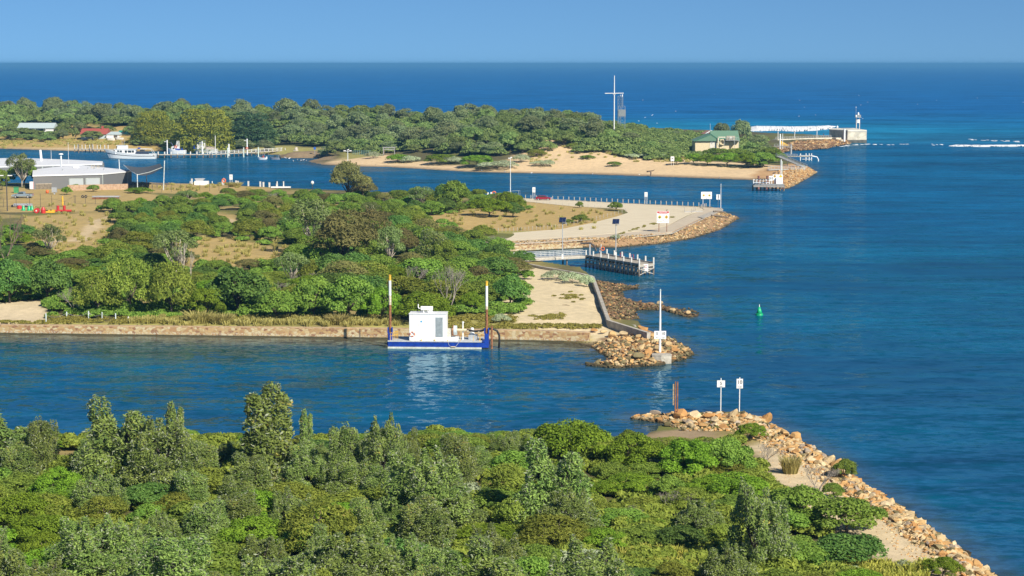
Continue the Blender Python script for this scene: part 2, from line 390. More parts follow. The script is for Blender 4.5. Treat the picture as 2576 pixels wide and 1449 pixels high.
# the far spit with its dune
def h_spit(h, d, X, Y):
    far = smooth(d, 22, 95)
    left = smooth(-X, 60, 175)       # lower, flat frontage where the houses stand
    amp = (8.5 - 1.5 * left) * (1 - .62 * smooth(X, 25, 75))
    return h + amp * far * (.75 + .5 * vnoise(X, Y, 45, 41)) + 0.8 * (vnoise(X, Y, 14, 42) - .3) * smooth(d, 8, 20)
def c_spit(X, Y, Z, D):
    c = np.tile(SOIL * 1.2, (len(X), 1)); c = blend(c, smooth(vnoise(X, Y, 12, 51), .4, .7) * .6, GRASS * .8)
    beach = [(760, 410), (870, 396), (960, 392), (1010, 408), (1100, 410), (1210, 424), (1280, 415), (1340, 395), (1420, 388), (1500, 396), (1640, 402), (1700, 405), (1790, 416), (1890, 420), (1990, 425), (2000, 470), (1890, 460), (1600, 450), (1200, 440), (890, 428)]
    c = zone(c, beach, X, Y, SAND * np.array([1.05, 1.0, .98]), 3, 1.2, 4, 53)
    c = zone(c, [(-600, 352), (0, 352), (130, 350), (300, 352), (400, 360), (560, 366), (600, 380), (560, 396), (300, 392), (0, 380), (-600, 370)], X, Y, DRY * np.array([1.2, 1.12, 1.0]), 4, 1.5, 6, 55)
    c = zone(c, [(-600, 366), (0, 369), (270, 375), (420, 377), (560, 379), (560, 386), (0, 380), (-600, 372)], X, Y, SAND * .95, 3, .8, 2)
    c = zone(c, [(700, 372), (800, 378), (830, 386), (800, 392), (690, 390), (560, 388), (560, 372)], X, Y, GRASS * .9 + DRY * .5, 4, 1.5, 3)
    c = zone(c, [(690, 387), (830, 391), (850, 402), (690, 402)], X, Y, WET * .9, 1, .6, 1)
    c = zone(c, [(865, 384), (960, 386), (950, 396), (860, 398)], X, Y, GRASS * .9 + DRY * .4, 3, 1.5, 3)
    c = zone(c, [(1890, 440), (1990, 420), (2060, 425), (2050, 440), (1975, 480), (1920, 480)], X, Y, np.array([.50, .31, .15]), 1, .8, 2)
    c = zone(c, [(1940, 378), (2000, 366), (2140, 352), (2180, 345), (2180, 365), (1975, 390)], X, Y, ROCKY, 2, .8, 2)
    c = blend(c, smooth(-Z, -.5, -.05), WET * .8)
    return c
land('ground.002', SPIT, 2.2, (-460, 175), (610, 1330), 3.0, h_spit, c_spit, GMAT)
def gz(X, Y):
    best = -3.0
    for _, _, x0, y0, st, Z in LANDS.values():
        u, v = (X - x0) / st, (Y - y0) / st; i, j = int(math.floor(u)), int(math.floor(v))
        if 0 <= i < Z.shape[1] - 1 and 0 <= j < Z.shape[0] - 1:
            u -= i; v -= j
            best = max(best, (Z[j, i] * (1 - u) + Z[j, i + 1] * u) * (1 - v) + (Z[j + 1, i] * (1 - u) + Z[j + 1, i + 1] * u) * v)
    return float(best)
def GG(x, y):
    """where the ground is seen at x, y"""
    z = 1.8
    for _ in range(6):
        p = G(x, y, z); z = 0.5 * z + 0.5 * gz(p.x, p.y)
    p = G(x, y, z); return Vector((p.x, p.y, gz(p.x, p.y)))

# ------------------------------------------------------------------ water
def build_water():
    ang = np.linspace(R(-42), R(42), 260)
    rad = np.concatenate([np.geomspace(90, 1500, 330), np.geomspace(1540, 52000, 60)])
    A, Q = np.meshgrid(ang, rad); X = Q * np.sin(A); Y = Q * np.cos(A)
    co = np.stack([X.ravel(), Y.ravel(), np.zeros(X.size)], -1)
    idx = np.arange(X.size).reshape(X.shape)
    q = np.stack([idx[:-1, :-1], idx[:-1, 1:], idx[1:, 1:], idx[1:, :-1]], -1).reshape(-1, 4)
    me = npmesh('water', co, q)
    x, y = co[:, 0], co[:, 1]
    # depth tints: deep ocean, the shallow surf bench, the tidal channel, sandy margins
    deep = np.array([.003, .095, .28]); chan = np.array([.002, .085, .150]); turq = np.array([.008, .19, .33]); shoal = np.array([.075, .075, .05])
    surf = gp([(-800, 330), (300, 322), (1300, 318), (1700, 320), (1900, 326), (2080, 336), (2170, 352), (2300, 352), (2600, 345)], 0)
    ds = polydist(surf, x, y, closed=False)
    ocean = smooth(y, 940, 1120)
    c = chan * (1 - ocean[:, None]) + deep * ocean[:, None]
    c = c * (.86 + .14 * smooth(y, 300, 420))[:, None] * np.stack([np.ones_like(y), np.ones_like(y), 1 + .22 * smooth(y, 380, 520) * (1 - ocean)], 1)
    c = blend(c, smooth(-y, -1800, -1150) * ocean * .55, turq * .8)
    c = blend(c, (1 - smooth(ds, 20, 230)) * .85 * smooth(y, 960, 1040) * (1 - .6 * smooth(x, 200, 380)), turq)
    for nm in LANDS:
        poly = LANDS[nm][0]; m = (y < 1400); d = polydist(poly, x, y)
        c = blend(c, (1 - smooth(d, 0, 4.5)) * .55 * m * (y < 1000), shoal)
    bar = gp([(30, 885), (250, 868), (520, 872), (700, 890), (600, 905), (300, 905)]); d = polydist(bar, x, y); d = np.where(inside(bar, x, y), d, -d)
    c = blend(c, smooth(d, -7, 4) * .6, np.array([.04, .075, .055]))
    bar = gp([(780, 412), (960, 424), (1000, 430), (900, 432)]); d = polydist(bar, x, y); d = np.where(inside(bar, x, y), d, -d)
    c = blend(c, smooth(d, -8, 2) * .6, shoal * 1.1)
    wallside = gp([(-420, 838), (0, 843), (400, 848), (900, 854), (1260, 860), (1440, 866)]); c = blend(c, (1 - smooth(polydist(wallside, x, y, closed=False), 1, 11)) * .75, np.array([.150, .112, .052]))  # muddy edge plus the seawall's tan reflection, painted into the water colour
    # a darker tide race near the pier head
    race = gp([(2300, 340), (2640, 335), (2640, 358), (2250, 360)]); d = polydist(race, x, y); d = np.where(inside(race, x, y), d, -d)
    c = blend(c, smooth(d, -40, 20) * .5, np.array([.01, .05, .11]))
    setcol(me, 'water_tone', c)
    m, nt, b, out = newmat('sea_water')
    a = nd(nt, 'ShaderNodeAttribute', attribute_name='water_tone'); p = position(nt)
    mp = nd(nt, 'ShaderNodeMapping'); mp.inputs['Scale'].default_value = (0.010, 0.022, 1); nt.links.new(p, mp.inputs[0])
    mp.inputs['Rotation'].default_value = (0, 0, R(8))
    patch = noise(nt, mp.outputs[0], 1.0, 5.0, 0.6)
    mp2 = nd(nt, 'ShaderNodeMapping'); mp2.inputs['Scale'].default_value = (0.05, 0.14, 1); nt.links.new(p, mp2.inputs[0])
    streak = noise(nt, mp2.outputs[0], 1.0, 4.0, 0.6)
    var = math_(nt, 'ADD', math_(nt, 'MULTIPLY', patch, 2.0), math_(nt, 'MULTIPLY', streak, 1.5)); var = math_(nt, 'ADD', var, -0.75)
    cc = nd(nt, 'ShaderNodeCombineColor')
    for i in range(3): nt.links.new(var, cc.inputs[i])
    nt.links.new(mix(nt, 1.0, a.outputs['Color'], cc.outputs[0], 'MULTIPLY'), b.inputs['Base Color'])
    b.inputs['Roughness'].default_value = 0.9; b.inputs['Specular IOR Level'].default_value = 0.0
    gl = nd(nt, 'ShaderNodeBsdfGlossy'); gl.inputs['Roughness'].default_value = 0.08; gl.inputs['Color'].default_value = (.62, .86, 1.0, 1)
    lw = nd(nt, 'ShaderNodeLayerWeight'); lw.inputs['Blend'].default_value = 0.5
    fr = ramp(nt, lw.outputs['Facing'], [(0.0, (.02, .02, .02)), (0.6, (.08, .08, .08)), (0.84, (.36, .36, .36)), (0.93, (.22, .22, .22)), (1.0, (.10, .10, .10))])
    ms = nd(nt, 'ShaderNodeMixShader'); nt.links.new(fr, ms.inputs[0]); nt.links.new(b.outputs[0], ms.inputs[1]); nt.links.new(gl.outputs[0], ms.inputs[2]); nt.links.new(ms.outputs[0], out.inputs[0])
    # wind chop in three sizes, calmer in the slicks
    w1 = nd(nt, 'ShaderNodeMapping'); w1.inputs['Scale'].default_value = (0.55, 0.95, 1); w1.inputs['Rotation'].default_value = (0, 0, R(12)); nt.links.new(p, w1.inputs[0])
    h1 = noise(nt, w1.outputs[0], 1.0, 3.0, 0.6)
    w2 = nd(nt, 'ShaderNodeMapping'); w2.inputs['Scale'].default_value = (0.06, 0.13, 1); w2.inputs['Rotation'].default_value = (0, 0, R(-6)); nt.links.new(p, w2.inputs[0])
    h2 = noise(nt, w2.outputs[0], 1.0, 3.0, 0.55)
    w3 = nd(nt, 'ShaderNodeMapping'); w3.inputs['Scale'].default_value = (0.16, 0.42, 1); w3.inputs['Rotation'].default_value = (0, 0, R(5)); nt.links.new(p, w3.inputs[0])
    h3 = noise(nt, w3.outputs[0], 1.0, 4.0, 0.62)
    # light and dark of the chop painted into the base colour: lighter crests, darker troughs
    crest = math_(nt, 'ADD', math_(nt, 'MULTIPLY', h3, 0.9), 0.55); nt.links.new(math_(nt, 'MULTIPLY', var, crest), cc.inputs[0]); nt.links.new(math_(nt, 'MULTIPLY', var, crest), cc.inputs[1]); nt.links.new(math_(nt, 'MULTIPLY', var, crest), cc.inputs[2])
    slick = ramp(nt, patch, [(0.35, (.35, .35, .35)), (0.6, (1, 1, 1))])
    # facet slopes straight from the noise, so the chop stays crisp at any distance
    def slope(src, amp):
        n = nd(nt, 'ShaderNodeVectorMath', operation='SUBTRACT'); nt.links.new(src.node.outputs['Color'], n.inputs[0]); n.inputs[1].default_value = (.5, .5, .5)
        k = nd(nt, 'ShaderNodeVectorMath', operation='MULTIPLY'); nt.links.new(n.outputs[0], k.inputs[0]); k.inputs[1].default_value = (amp * .7, amp, 0); return k.outputs[0]
    def vadd(a_, b_):
        n = nd(nt, 'ShaderNodeVectorMath', operation='ADD'); nt.links.new(a_, n.inputs[0]); nt.links.new(b_, n.inputs[1]); return n.outputs[0]
    sc1 = nd(nt, 'ShaderNodeVectorMath', operation='SCALE'); nt.links.new(vadd(slope(h1, .80), slope(h3, .60)), sc1.inputs[0]); nt.links.new(slick, sc1.inputs[3])
    up_ = nd(nt, 'ShaderNodeVectorMath', operation='ADD'); nt.links.new(vadd(sc1.outputs[0], slope(h2, .22)), up_.inputs[0]); up_.inputs[1].default_value = (0, 0, 1)
    nn = nd(nt, 'ShaderNodeVectorMath', operation='NORMALIZE'); nt.links.new(up_.outputs[0], nn.inputs[0])
    for t_ in (gl, lw, b): nt.links.new(nn.outputs[0], t_.inputs['Normal'])
    me.materials.append(m); me.polygons.foreach_set('use_smooth', np.ones(len(q), bool))
    o = bpy.data.objects.new('water', me); C.objects.link(o); tag(o, kind='structure')
build_water()
# seabed, so the margins are never see-through from another side
sb = MB().bb(-60000, 60000, -2000, 60000, -6, -3.2).build('seabed', M('seabed_mud', (.05, .05, .04), .9)); tag(sb, kind='structure')

# ------------------------------------------------------------------ sea haze
hz = MB().bb(-70000, 70000, -3000, 70000, -7.2, 46).build('haze', None)
mh = bpy.data.materials.new('sea_haze'); mh.use_nodes = True; nth = mh.node_tree; nth.nodes.clear(); oh = nd(nth, 'ShaderNodeOutputMaterial'); pv = nd(nth, 'ShaderNodeVolumePrincipled')
pv.inputs['Color'].default_value = (.15, .45, .80, 1); pv.inputs['Density'].default_value = 1.0e-4; pv.inputs['Anisotropy'].default_value = 0.0
nth.links.new(pv.outputs[0], oh.inputs['Volume']); hz.data.materials.append(mh); tag(hz, kind='stuff', label='thin blue sea haze over the whole inlet', cat='haze')
# ------------------------------------------------------------------ plants
def unit(v): return v / (np.linalg.norm(v, axis=1, keepdims=True) + 1e-9)
def leafcloud(blobs, n, L, Wd, seed, up=0.25, outw=0.8, upright=0.0, shell=0.3, low=-0.35, lumps=0.18):
    """n diamond leaves spread over and just inside the surface of the blobs -> (verts, quads, tint)"""
    r = np.random.RandomState(seed); B = np.array(blobs, float)
    w = (B[:, 3] * B[:, 4] + B[:, 3] * B[:, 5]) * (.25 + 1.1 * r.rand(len(B))); w /= w.sum()
    out_p, out_d, out_k = [], [], []; got = 0
    while got < n:
        m = int(n * 1.6); k = r.choice(len(B), m, p=w); d = unit(r.normal(size=(m, 3))); 
        ok = d[:, 2] > low + 0.25 * r.rand(m); k, d = k[ok], d[ok]
        rr = 1 - shell * r.rand(len(k)) ** 2 + lumps * (np.sin(d[:, 0] * 7 + k * 1.7) * np.sin(d[:, 1] * 8 + k) * np.sin(d[:, 2] * 6 + k * .6)) + .06 * r.normal(size=len(k))
        p = B[k, :3] + d * B[k, 3:6] * rr[:, None]
        keep = p[:, 2] > 0.05
        for b in range(len(B)):
            q = (p - B[b, :3]) / B[b, 3:6]; keep &= ~((np.sum(q * q, 1) < 0.62) & (k != b))
        p, d, k = p[keep], d[keep], k[keep]; out_p.append(p); out_d.append(d); out_k.append(k); got += len(p)
    p = np.concatenate(out_p)[:n]; d = np.concatenate(out_d)[:n]; k = np.concatenate(out_k)[:n]
    nrm = unit(d * outw + r.normal(size=(n, 3)) * 0.55 + np.array([0, 0, up]))
    t = r.normal(size=(n, 3)) + np.array([0, 0, upright]) + d * upright * .5
    t = unit(t - nrm * np.sum(t * nrm, 1, keepdims=True)); b = np.cross(nrm, t)
    ls = (L * (0.6 + 0.8 * r.rand(n)))[:, None]; ws = (Wd * (0.7 + 0.6 * r.rand(n)))[:, None]
    v = np.stack([p - t * ls / 2, p + b * ws / 2 + t * ls * .1, p + t * ls / 2, p - b * ws / 2 + t * ls * .1], 1).reshape(-1, 3)
    f = np.arange(4 * n).reshape(n, 4)[:, ::-1]
    tint = np.clip(r.rand(n) * 0.55 + 0.45 * r.rand(len(B))[k], 0, 1)
    return v, f, np.repeat(tint, 4)
def dome(seed, w, h, n, r0, flat=0.0, z0=0.25, squash=.85):
    r = random.Random(seed); out = []
    for i in range(n):
        a = i * 2.399963 + r.uniform(-.4, .4); q = math.sqrt((i + .5) / n); rad = q * (w / 2 - r0 * .8)
        z = h * (z0 + (1 - z0) * math.sqrt(max(0, 1 - (q * .92) ** 2))) - r0 * .75
        if r.random() < .3: z *= r.uniform(.55, .95)
        k = r.uniform(.7, 1.25) * r0; out.append((rad * math.cos(a), rad * math.sin(a), max(k * .5, z), k, k, k * squash))
    return out
def upright_blobs(seed, w, h, stems, r0):
    r = random.Random(seed); out = []
    for i in range(stems):
        a = i * 2.399963 + r.random(); rad = (0 if i == 0 else r.uniform(.25, .8) * (w / 2 - r0)); hh = h * (1 if i == 0 else r.uniform(.6, .97))
        x, y = rad * math.cos(a), rad * math.sin(a); z = r.uniform(.1, .25) * h; lean = r.uniform(-.12, .12), r.uniform(-.12, .12)
        while z < hh - r0 * .3:
            f = 1 - z / hh; k = r0 * (.42 + .62 * f ** .5) * r.uniform(.75, 1.25)
            out.append((x + lean[0] * z + r.uniform(-.3, .3) * f * 1.6, y + lean[1] * z + r.uniform(-.3, .3) * f * 1.6, z, k, k, k * 1.25)); z += k * r.uniform(.8, 1.1)
    for i in range(stems + 3):
        a = r.uniform(0, 6.28); rad = r.uniform(.3, 1) * (w / 2 - r0 * .9); k = r0 * r.uniform(.8, 1.2); out.append((rad * math.cos(a), rad * math.sin(a), r.uniform(.5, .38 * h), k, k, k))
    return out
def spiky_dome(seed, w, h, n, r0, shoots):
    r = random.Random(seed); hd = h * .74; out = []
    for b in dome(seed, w, hd, n, r0, z0=.12): 
        k = r.uniform(.7, 1.3); out.append((b[0] + r.uniform(-.35, .35), b[1] + r.uniform(-.35, .35), b[2] + r.uniform(-.3, .35), b[3] * k, b[4] * k, b[5] * k * 1.15))
    for i in range(shoots):
        a = r.uniform(0, 6.28); q = math.sqrt(r.random()) * .75; x, y = q * w / 2 * math.cos(a), q * w / 2 * math.sin(a); z = hd * math.sqrt(max(.1, 1 - q * q)) - .5; top = z + r.uniform(.9, 1.0 + (h - hd) * 1.0); lx, ly = r.uniform(-.15, .15), r.uniform(-.15, .15)
        k = r.uniform(.34, .52); z1 = z
        while z < top: out.append((x + lx * (z - z1), y + ly * (z - z1), z, k, k, k * 1.3)); z += k * .95; k *= .88
    for i in range(7):
        a = r.uniform(0, 6.28); out.append((w * .42 * math.cos(a), w * .42 * math.sin(a), r.uniform(.5, h * .3), r0 * .8, r0 * .8, r0 * .8))
    return out
def tiers(seed, w, h, n, rounded=True):
    r = random.Random(seed); out = []
    for i in range(n):
        f = (i + .5) / n; z = h * (.06 + .9 * f); ww = (w / 2) * (math.sqrt(max(0.02, 1 - (f * .98 - .12) ** 2)) if rounded else (1.02 - f) ** .8)
        m = max(3, int(ww * 1.5))
        for j in range(m):
            a = 6.28 * j / m + r.random(); rad = ww * r.uniform(.55, .92); k = ww * r.uniform(.22, .36) + .5
            out.append((rad * math.cos(a), rad * math.sin(a), z + r.uniform(-.4, .4), k * 1.25, k * 1.25, k * .42))
    return out
def branches(mb, seed, h, w, blobs, r0, lean=0.0, forks=5):
    r = random.Random(seed); tops = sorted(blobs, key=lambda b: -b[2])[:max(forks, 1)]
    zf = h * r.uniform(.18, .3); x0, y0 = r.uniform(-.15, .15) * w * .3, r.uniform(-.15, .15) * w * .3
    mb.tube([(0, 0, -.4), (x0 * .4, y0 * .4, zf * .5), (x0, y0, zf)], [r0 * 1.25, r0, r0 * .85], 7)
    for b in tops + [r.choice(blobs) for _ in range(forks)]:
        e = Vector((b[0], b[1], max(b[2], zf + .2))); s = Vector((x0, y0, zf * r.uniform(.7, 1)))
        mid = s.lerp(e, .5) + Vector((r.uniform(-.3, .3), r.uniform(-.3, .3), -.1 * (e - s).length + r.uniform(-.1, .2)))
        mb.tube([s, mid, e], [r0 * .62, r0 * .4, r0 * .12], 5)
    return mb
def deadtwigs(seed, w, h, r0, depth=4, spread=.55, fan=1.0):
    r = random.Random(seed); mb = MB()
    def grow(p, d, L, rad, k):
        q = p + d * L; m = p.lerp(q, .5) + Vector((r.uniform(-1, 1), r.uniform(-1, 1), r.uniform(-.5, .5))) * L * .08
        mb.tube([p, m, q], [rad, rad * .8, rad * .62], 5 if k > 2 else 4, cap=False)
        if k == 0: return
        for i in range(r.choice((2, 3, 3)) if k > 1 else 3):
            a = r.uniform(0, 6.28); nd_ = (d + Vector((math.cos(a) * spread * fan, math.sin(a) * spread * fan, r.uniform(-.05, .35)))).normalized()
            grow(q, nd_, L * r.uniform(.62, .85), rad * .6, k - 1)
    n = r.choice((3, 4)) if fan > .8 else 2
    for i in range(n):
        a = i * 6.28 / n + r.random(); grow(Vector((0, 0, -.2)), Vector((math.cos(a) * .35 * fan, math.sin(a) * .35 * fan, 1)).normalized(), h * .3, r0 * r.uniform(.7, 1), depth)
    xs = [v[0] for v in mb.v]; ys = [v[1] for v in mb.v]; zs = [v[2] for v in mb.v]
    kx, kz = w / (max(xs) - min(xs)), h / max(zs)
    mb.v = [(x * kx, y * kx, z * kz) for x, y, z in mb.v]; return mb

LEAF = dict(
    banksia=leafmat('banksia_leaf', (0.074, 0.138, 0.028), (0.290, 0.375, 0.090), (.52, .42, .10), back=(.42, .46, .31), rough=.5, trans=.28, spec=.15),
    wattle=leafmat('wattle_leaf', (0.106, 0.196, 0.016), (0.256, 0.386, 0.036), rough=.6, trans=.34, spec=.12),
    teatree=leafmat('teatree_leaf', (0.094, 0.177, 0.026), (0.261, 0.378, 0.060), rough=.6, trans=.32, spec=.15),
    olive=leafmat('olive_leaf', (0.126, 0.178, 0.026), (0.318, 0.368, 0.060), (.34, .30, .08), rough=.65, trans=.32, spec=.12),
    dark=leafmat('dark_leaf', (0.053, 0.124, 0.025), (0.165, 0.280, 0.056), rough=.55, trans=.3, spec=.2),
    sheoak=leafmat('sheoak_needle', (0.126, 0.130, 0.040), (0.271, 0.251, 0.088), rough=.75, spec=.1),
    gum=leafmat('gum_leaf', (0.104, 0.154, 0.044), (0.259, 0.326, 0.097), rough=.45),
    grey=leafmat('saltbush_leaf', (0.276, 0.334, 0.188), (0.469, 0.536, 0.325), rough=.7, trans=.15),
    cypress=leafmat('cypress_frond', (0.117, 0.167, 0.018), (0.345, 0.370, 0.035), (0.524, 0.478, 0.062), rough=.65),
    pine=leafmat('pine_needle', (0.039, 0.094, 0.043), (0.108, 0.198, 0.072), rough=.6),
    reed=leafmat('reed_blade', (0.304, 0.275, 0.081), (0.580, 0.522, 0.175), rough=.7, trans=.35),
    herb=leafmat('herb_leaf', (.25, .27, .045), (.50, .48, .09), (.58, .48, .14), rough=.6, trans=.3),
    fdome=leafmat('coast_tea_tree_leaf', (0.105, 0.175, 0.051), (0.280, 0.362, 0.108), rough=.65, spec=.12),
    fgrey=leafmat('coast_banksia_leaf', (0.125, 0.178, 0.075), (0.288, 0.345, 0.150), (.40, .34, .16), back=(.30, .36, .22), rough=.6, spec=.12))
BARK = M('bark_grey', (.17, .135, .10), .85, var=.3, scale=6); BARKD = M('bark_dark', (.075, .058, .045), .9, var=.3, scale=6)
BARKP = M('bark_pale', (.46, .40, .32), .7, var=.25, scale=3); DEADW = M('dead_wood', (.30, .265, .225), .85, var=.25, scale=5)
CAT = {}
def reg(kind, name, W0, H0, variants): CAT[kind] = (name, W0, H0, variants)
def pmesh(name, arr, mat):
    v, f, t = arr; me = npmesh(name, v, f); setval(me, 'tint', t); me.materials.append(mat); return me
def tmesh(mb, mat, name='trunk'):
    o = mb.build(name, mat); me = o.data; bpy.data.objects.remove(o); 
    for p in me.polygons: p.use_smooth = True
    return me
def variants(kind, name, W0, H0, nv, blobf, n, L, Wd, leaf, bark, r0, forks=4, **kw):
    vs = []
    for i in range(nv):
        b = blobf(100 * len(CAT) + i); arr = leafcloud(b, n, L, Wd, 900 + 10 * len(CAT) + i, **kw)
        if arr[0][:, 2].max() > .3: arr[0][:, 2] *= H0 / arr[0][:, 2].max()
        tm = tmesh(branches(MB(), 50 + i, H0, W0, b, r0, forks=forks), bark)
        vs.append((pmesh('crown', arr, LEAF[leaf]), tm, arr))
    reg(kind, name, W0, H0, vs)
variants('banksia', 'coast_banksia', 5, 6.5, 6, lambda s: spiky_dome(s, 5, 6.5, 26, .66, 10) if s % 2 else upright_blobs(s, 5, 6.5, 9, .8), 15000, .23, .085, 'banksia', BARKD, .13, 7, upright=1.0, outw=.55, low=-.7, shell=.4)
variants('spire', 'coast_banksia', 3, 6.5, 3, lambda s: upright_blobs(s, 3, 6.5, 5, .62), 7500, .30, .11, 'banksia', BARKD, .12, 5, upright=1.1, outw=.5, low=-.7, shell=.45)
variants('wattle', 'wattle_bush', 5, 3, 3, lambda s: dome(s, 5, 3, 34, .55), 9000, .17, .10, 'wattle', BARK, .08, 4, outw=1.0)
variants('teatree', 'tea_tree', 5, 3.6, 4, lambda s: dome(s, 5, 3.6, 24, .72), 6500, .24, .14, 'teatree', BARK, .09, 5, outw=.9)
variants('olive', 'feathery_tea_tree', 5, 3.8, 3, lambda s: dome(s, 5, 3.8, 20, .8, z0=.1), 7000, .26, .09, 'olive', BARK, .09, 6, upright=.9, lumps=.3)
variants('dark', 'boobialla_bush', 5, 3.6, 3, lambda s: dome(s, 5, 3.6, 18, .9), 6500, .24, .14, 'dark', BARKD, .1, 4, outw=.8)
variants('sheoak', 'she_oak', 5, 5, 3, lambda s: dome(s, 5, 5, 16, .95, z0=.3), 6000, .34, .08, 'sheoak', BARKD, .12, 6, upright=-.4, lumps=.3)
variants('gum', 'gum_tree', 5, 6, 3, lambda s: [(b[0], b[1], b[2] + 1.2, b[3], b[4], b[5]) for b in dome(s, 5, 5, 13, .8, z0=.42)], 4200, .28, .10, 'gum', BARKP, .13, 9, upright=-.5, lumps=.3, low=-.8)
variants('grey', 'saltbush', 4, 1.5, 3, lambda s: dome(s, 4, 1.5, 16, .5, z0=.4), 3500, .18, .08, 'grey', BARK, .04, 3, upright=.4)
variants('cypress', 'golden_cypress', 16, 15, 2, lambda s: tiers(s, 16, 15, 10), 15000, .65, .32, 'cypress', BARKD, .35, 3, up=.7, outw=.5, low=-.9, lumps=.3)
variants('pine', 'dark_pine', 13, 15, 2, lambda s: tiers(s, 13, 15, 8), 9000, .75, .34, 'pine', BARKD, .3, 3, up=.6, outw=.5, low=-.9)
variants('fdome', 'coast_tea_tree', 10, 7, 4, lambda s: dome(s, 10, 7, 26, 1.35), 4200, .52, .32, 'fdome', BARK, .16, 6, outw=1.0)
variants('fgrey', 'far_banksia', 8, 9, 4, lambda s: dome(s, 8, 9, 20, 1.3, z0=.15), 4200, .50, .26, 'fgrey', BARK, .16, 8, upright=.5, lumps=.3, low=-.6)
def bladeclump(seed, w, h, n):
    r = np.random.RandomState(seed); a = r.rand(n) * 6.283; rad = np.sqrt(r.rand(n)) * w * .32
    base = np.stack([rad * np.cos(a), rad * np.sin(a), np.zeros(n)], 1); out = np.stack([np.cos(a), np.sin(a), np.zeros(n)], 1) * (rad / (w * .32) * w * .25 + .05)[:, None]
    hh = h * (.5 + .5 * r.rand(n)); tip = base + out + np.stack([r.normal(size=n) * .12, r.normal(size=n) * .12, hh], 1); mid = base + out * .35 + np.stack([0 * hh, 0 * hh, hh * .6], 1)
    th = r.rand(n) * 6.283; sd_ = np.stack([np.cos(th), np.sin(th), 0 * th], 1) * .028
    v = np.stack([base - sd_, base + sd_, mid + sd_ * .9, mid - sd_ * .9, mid - sd_ * .9, mid + sd_ * .9, tip + sd_ * .2, tip - sd_ * .2], 1).reshape(-1, 3)
    f = np.arange(8 * n).reshape(-1, 4); return v, f, np.repeat(r.rand(n), 8)
reg('tussock', 'grass_tussock', 1.6, 1.2, [(pmesh('blades', bladeclump(i, 1.6, 1.2, 420), LEAF['reed']), None, bladeclump(i, 1.6, 1.2, 420)) for i in range(2)])
reg('herb', 'dune_herb', 2, .5, [(pmesh('foliage', a, LEAF['herb']), None, a) for a in (leafcloud(dome(i, 2, .5, 12, .25, z0=.5), 900, .13, .07, i + 3) for i in range(2))])
reg('dead', 'dead_shrub', 4, 4.5, [(None, tmesh(deadtwigs(i + 3, 4, 4.5, .10, 5, .6), DEADW, 'branch'), None) for i in range(3)])
reg('deadtree', 'dead_gum_tree', 3, 8, [(None, tmesh(deadtwigs(i + 23, 3, 8, .14, 3, .4, .5), BARKP, 'branch'), None) for i in range(2)])
reg('bare', 'bare_casuarina', 4, 8, [(None, tmesh(deadtwigs(i + 43, 4, 8, .13, 5, .35, .8), M('bare_twigs', (.22, .16, .12), .9), 'branch'), None) for i in range(2)])

PLANTS = []   # (kind, x, object, section, band, look)
def put(kind, loc, Wm, Hm, section, band, look=None, var=None, rz=None):
    name, W0, H0, vs = CAT[kind]; i = rnd.randrange(len(vs)) if var is None else var; cm, tm, _ = vs[i]
    k = Wm / W0 * rnd.uniform(.95, 1.05)
    if cm is not None and tm is not None or (cm is None and tm is None):
        o = thing(name, None, None, loc, rnd.uniform(0, 6.28) if rz is None else rz)
        for nm, me in (('crown', cm), ('trunk', tm)):
            c = bpy.data.objects.new(nm, me); C.objects.link(c); c.parent = o
    else:
        o = bpy.data.objects.new(name, cm or tm); C.objects.link(o); o.location = loc; o.rotation_euler = (0, 0, rnd.uniform(0, 6.28) if rz is None else rz)
    o.scale = (k, k, Hm / H0)
    PLANTS.append((kind, loc[0], o, section, band, look)); return o
def putpx(kind, x, yb, wpx, hpx, section, band, look=None, **kw):
    p = GG(x, yb); s = S(p); return put(kind, p - Vector((0, 0, .08)), wpx / s, hpx / s, section, band, look, **kw)
LOOKS = dict(spire='slender silver-green banksia', banksia='silver-green coast banksia', wattle='bright green wattle bush', teatree='mid-green tea tree', olive='olive feathery tea tree', dark='dark green boobialla', sheoak='brown she-oak',
             gum='loose-crowned gum', grey='grey saltbush', cypress='golden cypress', pine='dark pine', fdome='domed green tea tree', fgrey='grey-green banksia', tussock='straw-coloured tussock', herb='yellow-green dune herb', dead='leafless grey shrub', deadtree='pale dead gum', bare='bare brown casuarina')
CATS = dict(tussock='grass', herb='plant', wattle='bush', dark='bush', grey='bush', dead='shrub')
def label_plants():
    sets = {}
    for t in PLANTS:
        kind, x, o, section, band, look = t
        sets.setdefault((look or LOOKS[kind], section, band), []).append(t)
    for (look, section, band), ts in sets.items():
        ts.sort(key=lambda t: t[2].location.x / max(t[2].location.y, 1)); n = len(ts)
        for i, t in enumerate(ts):
            if n == 1: l = f'{look} {band} {section}'
            elif i == n - 1: l = f'{look}, rightmost of {n} {band} {section}'
            elif i == 0: l = f'{look}, leftmost of {n} {band} {section}'
            else: l = f'{look}, {ordinal(i)} from left {band} {section}'
            tag(t[2], l, CATS.get(t[0], 'tree'), f'{LOOKS[t[0]]} plants {band}')
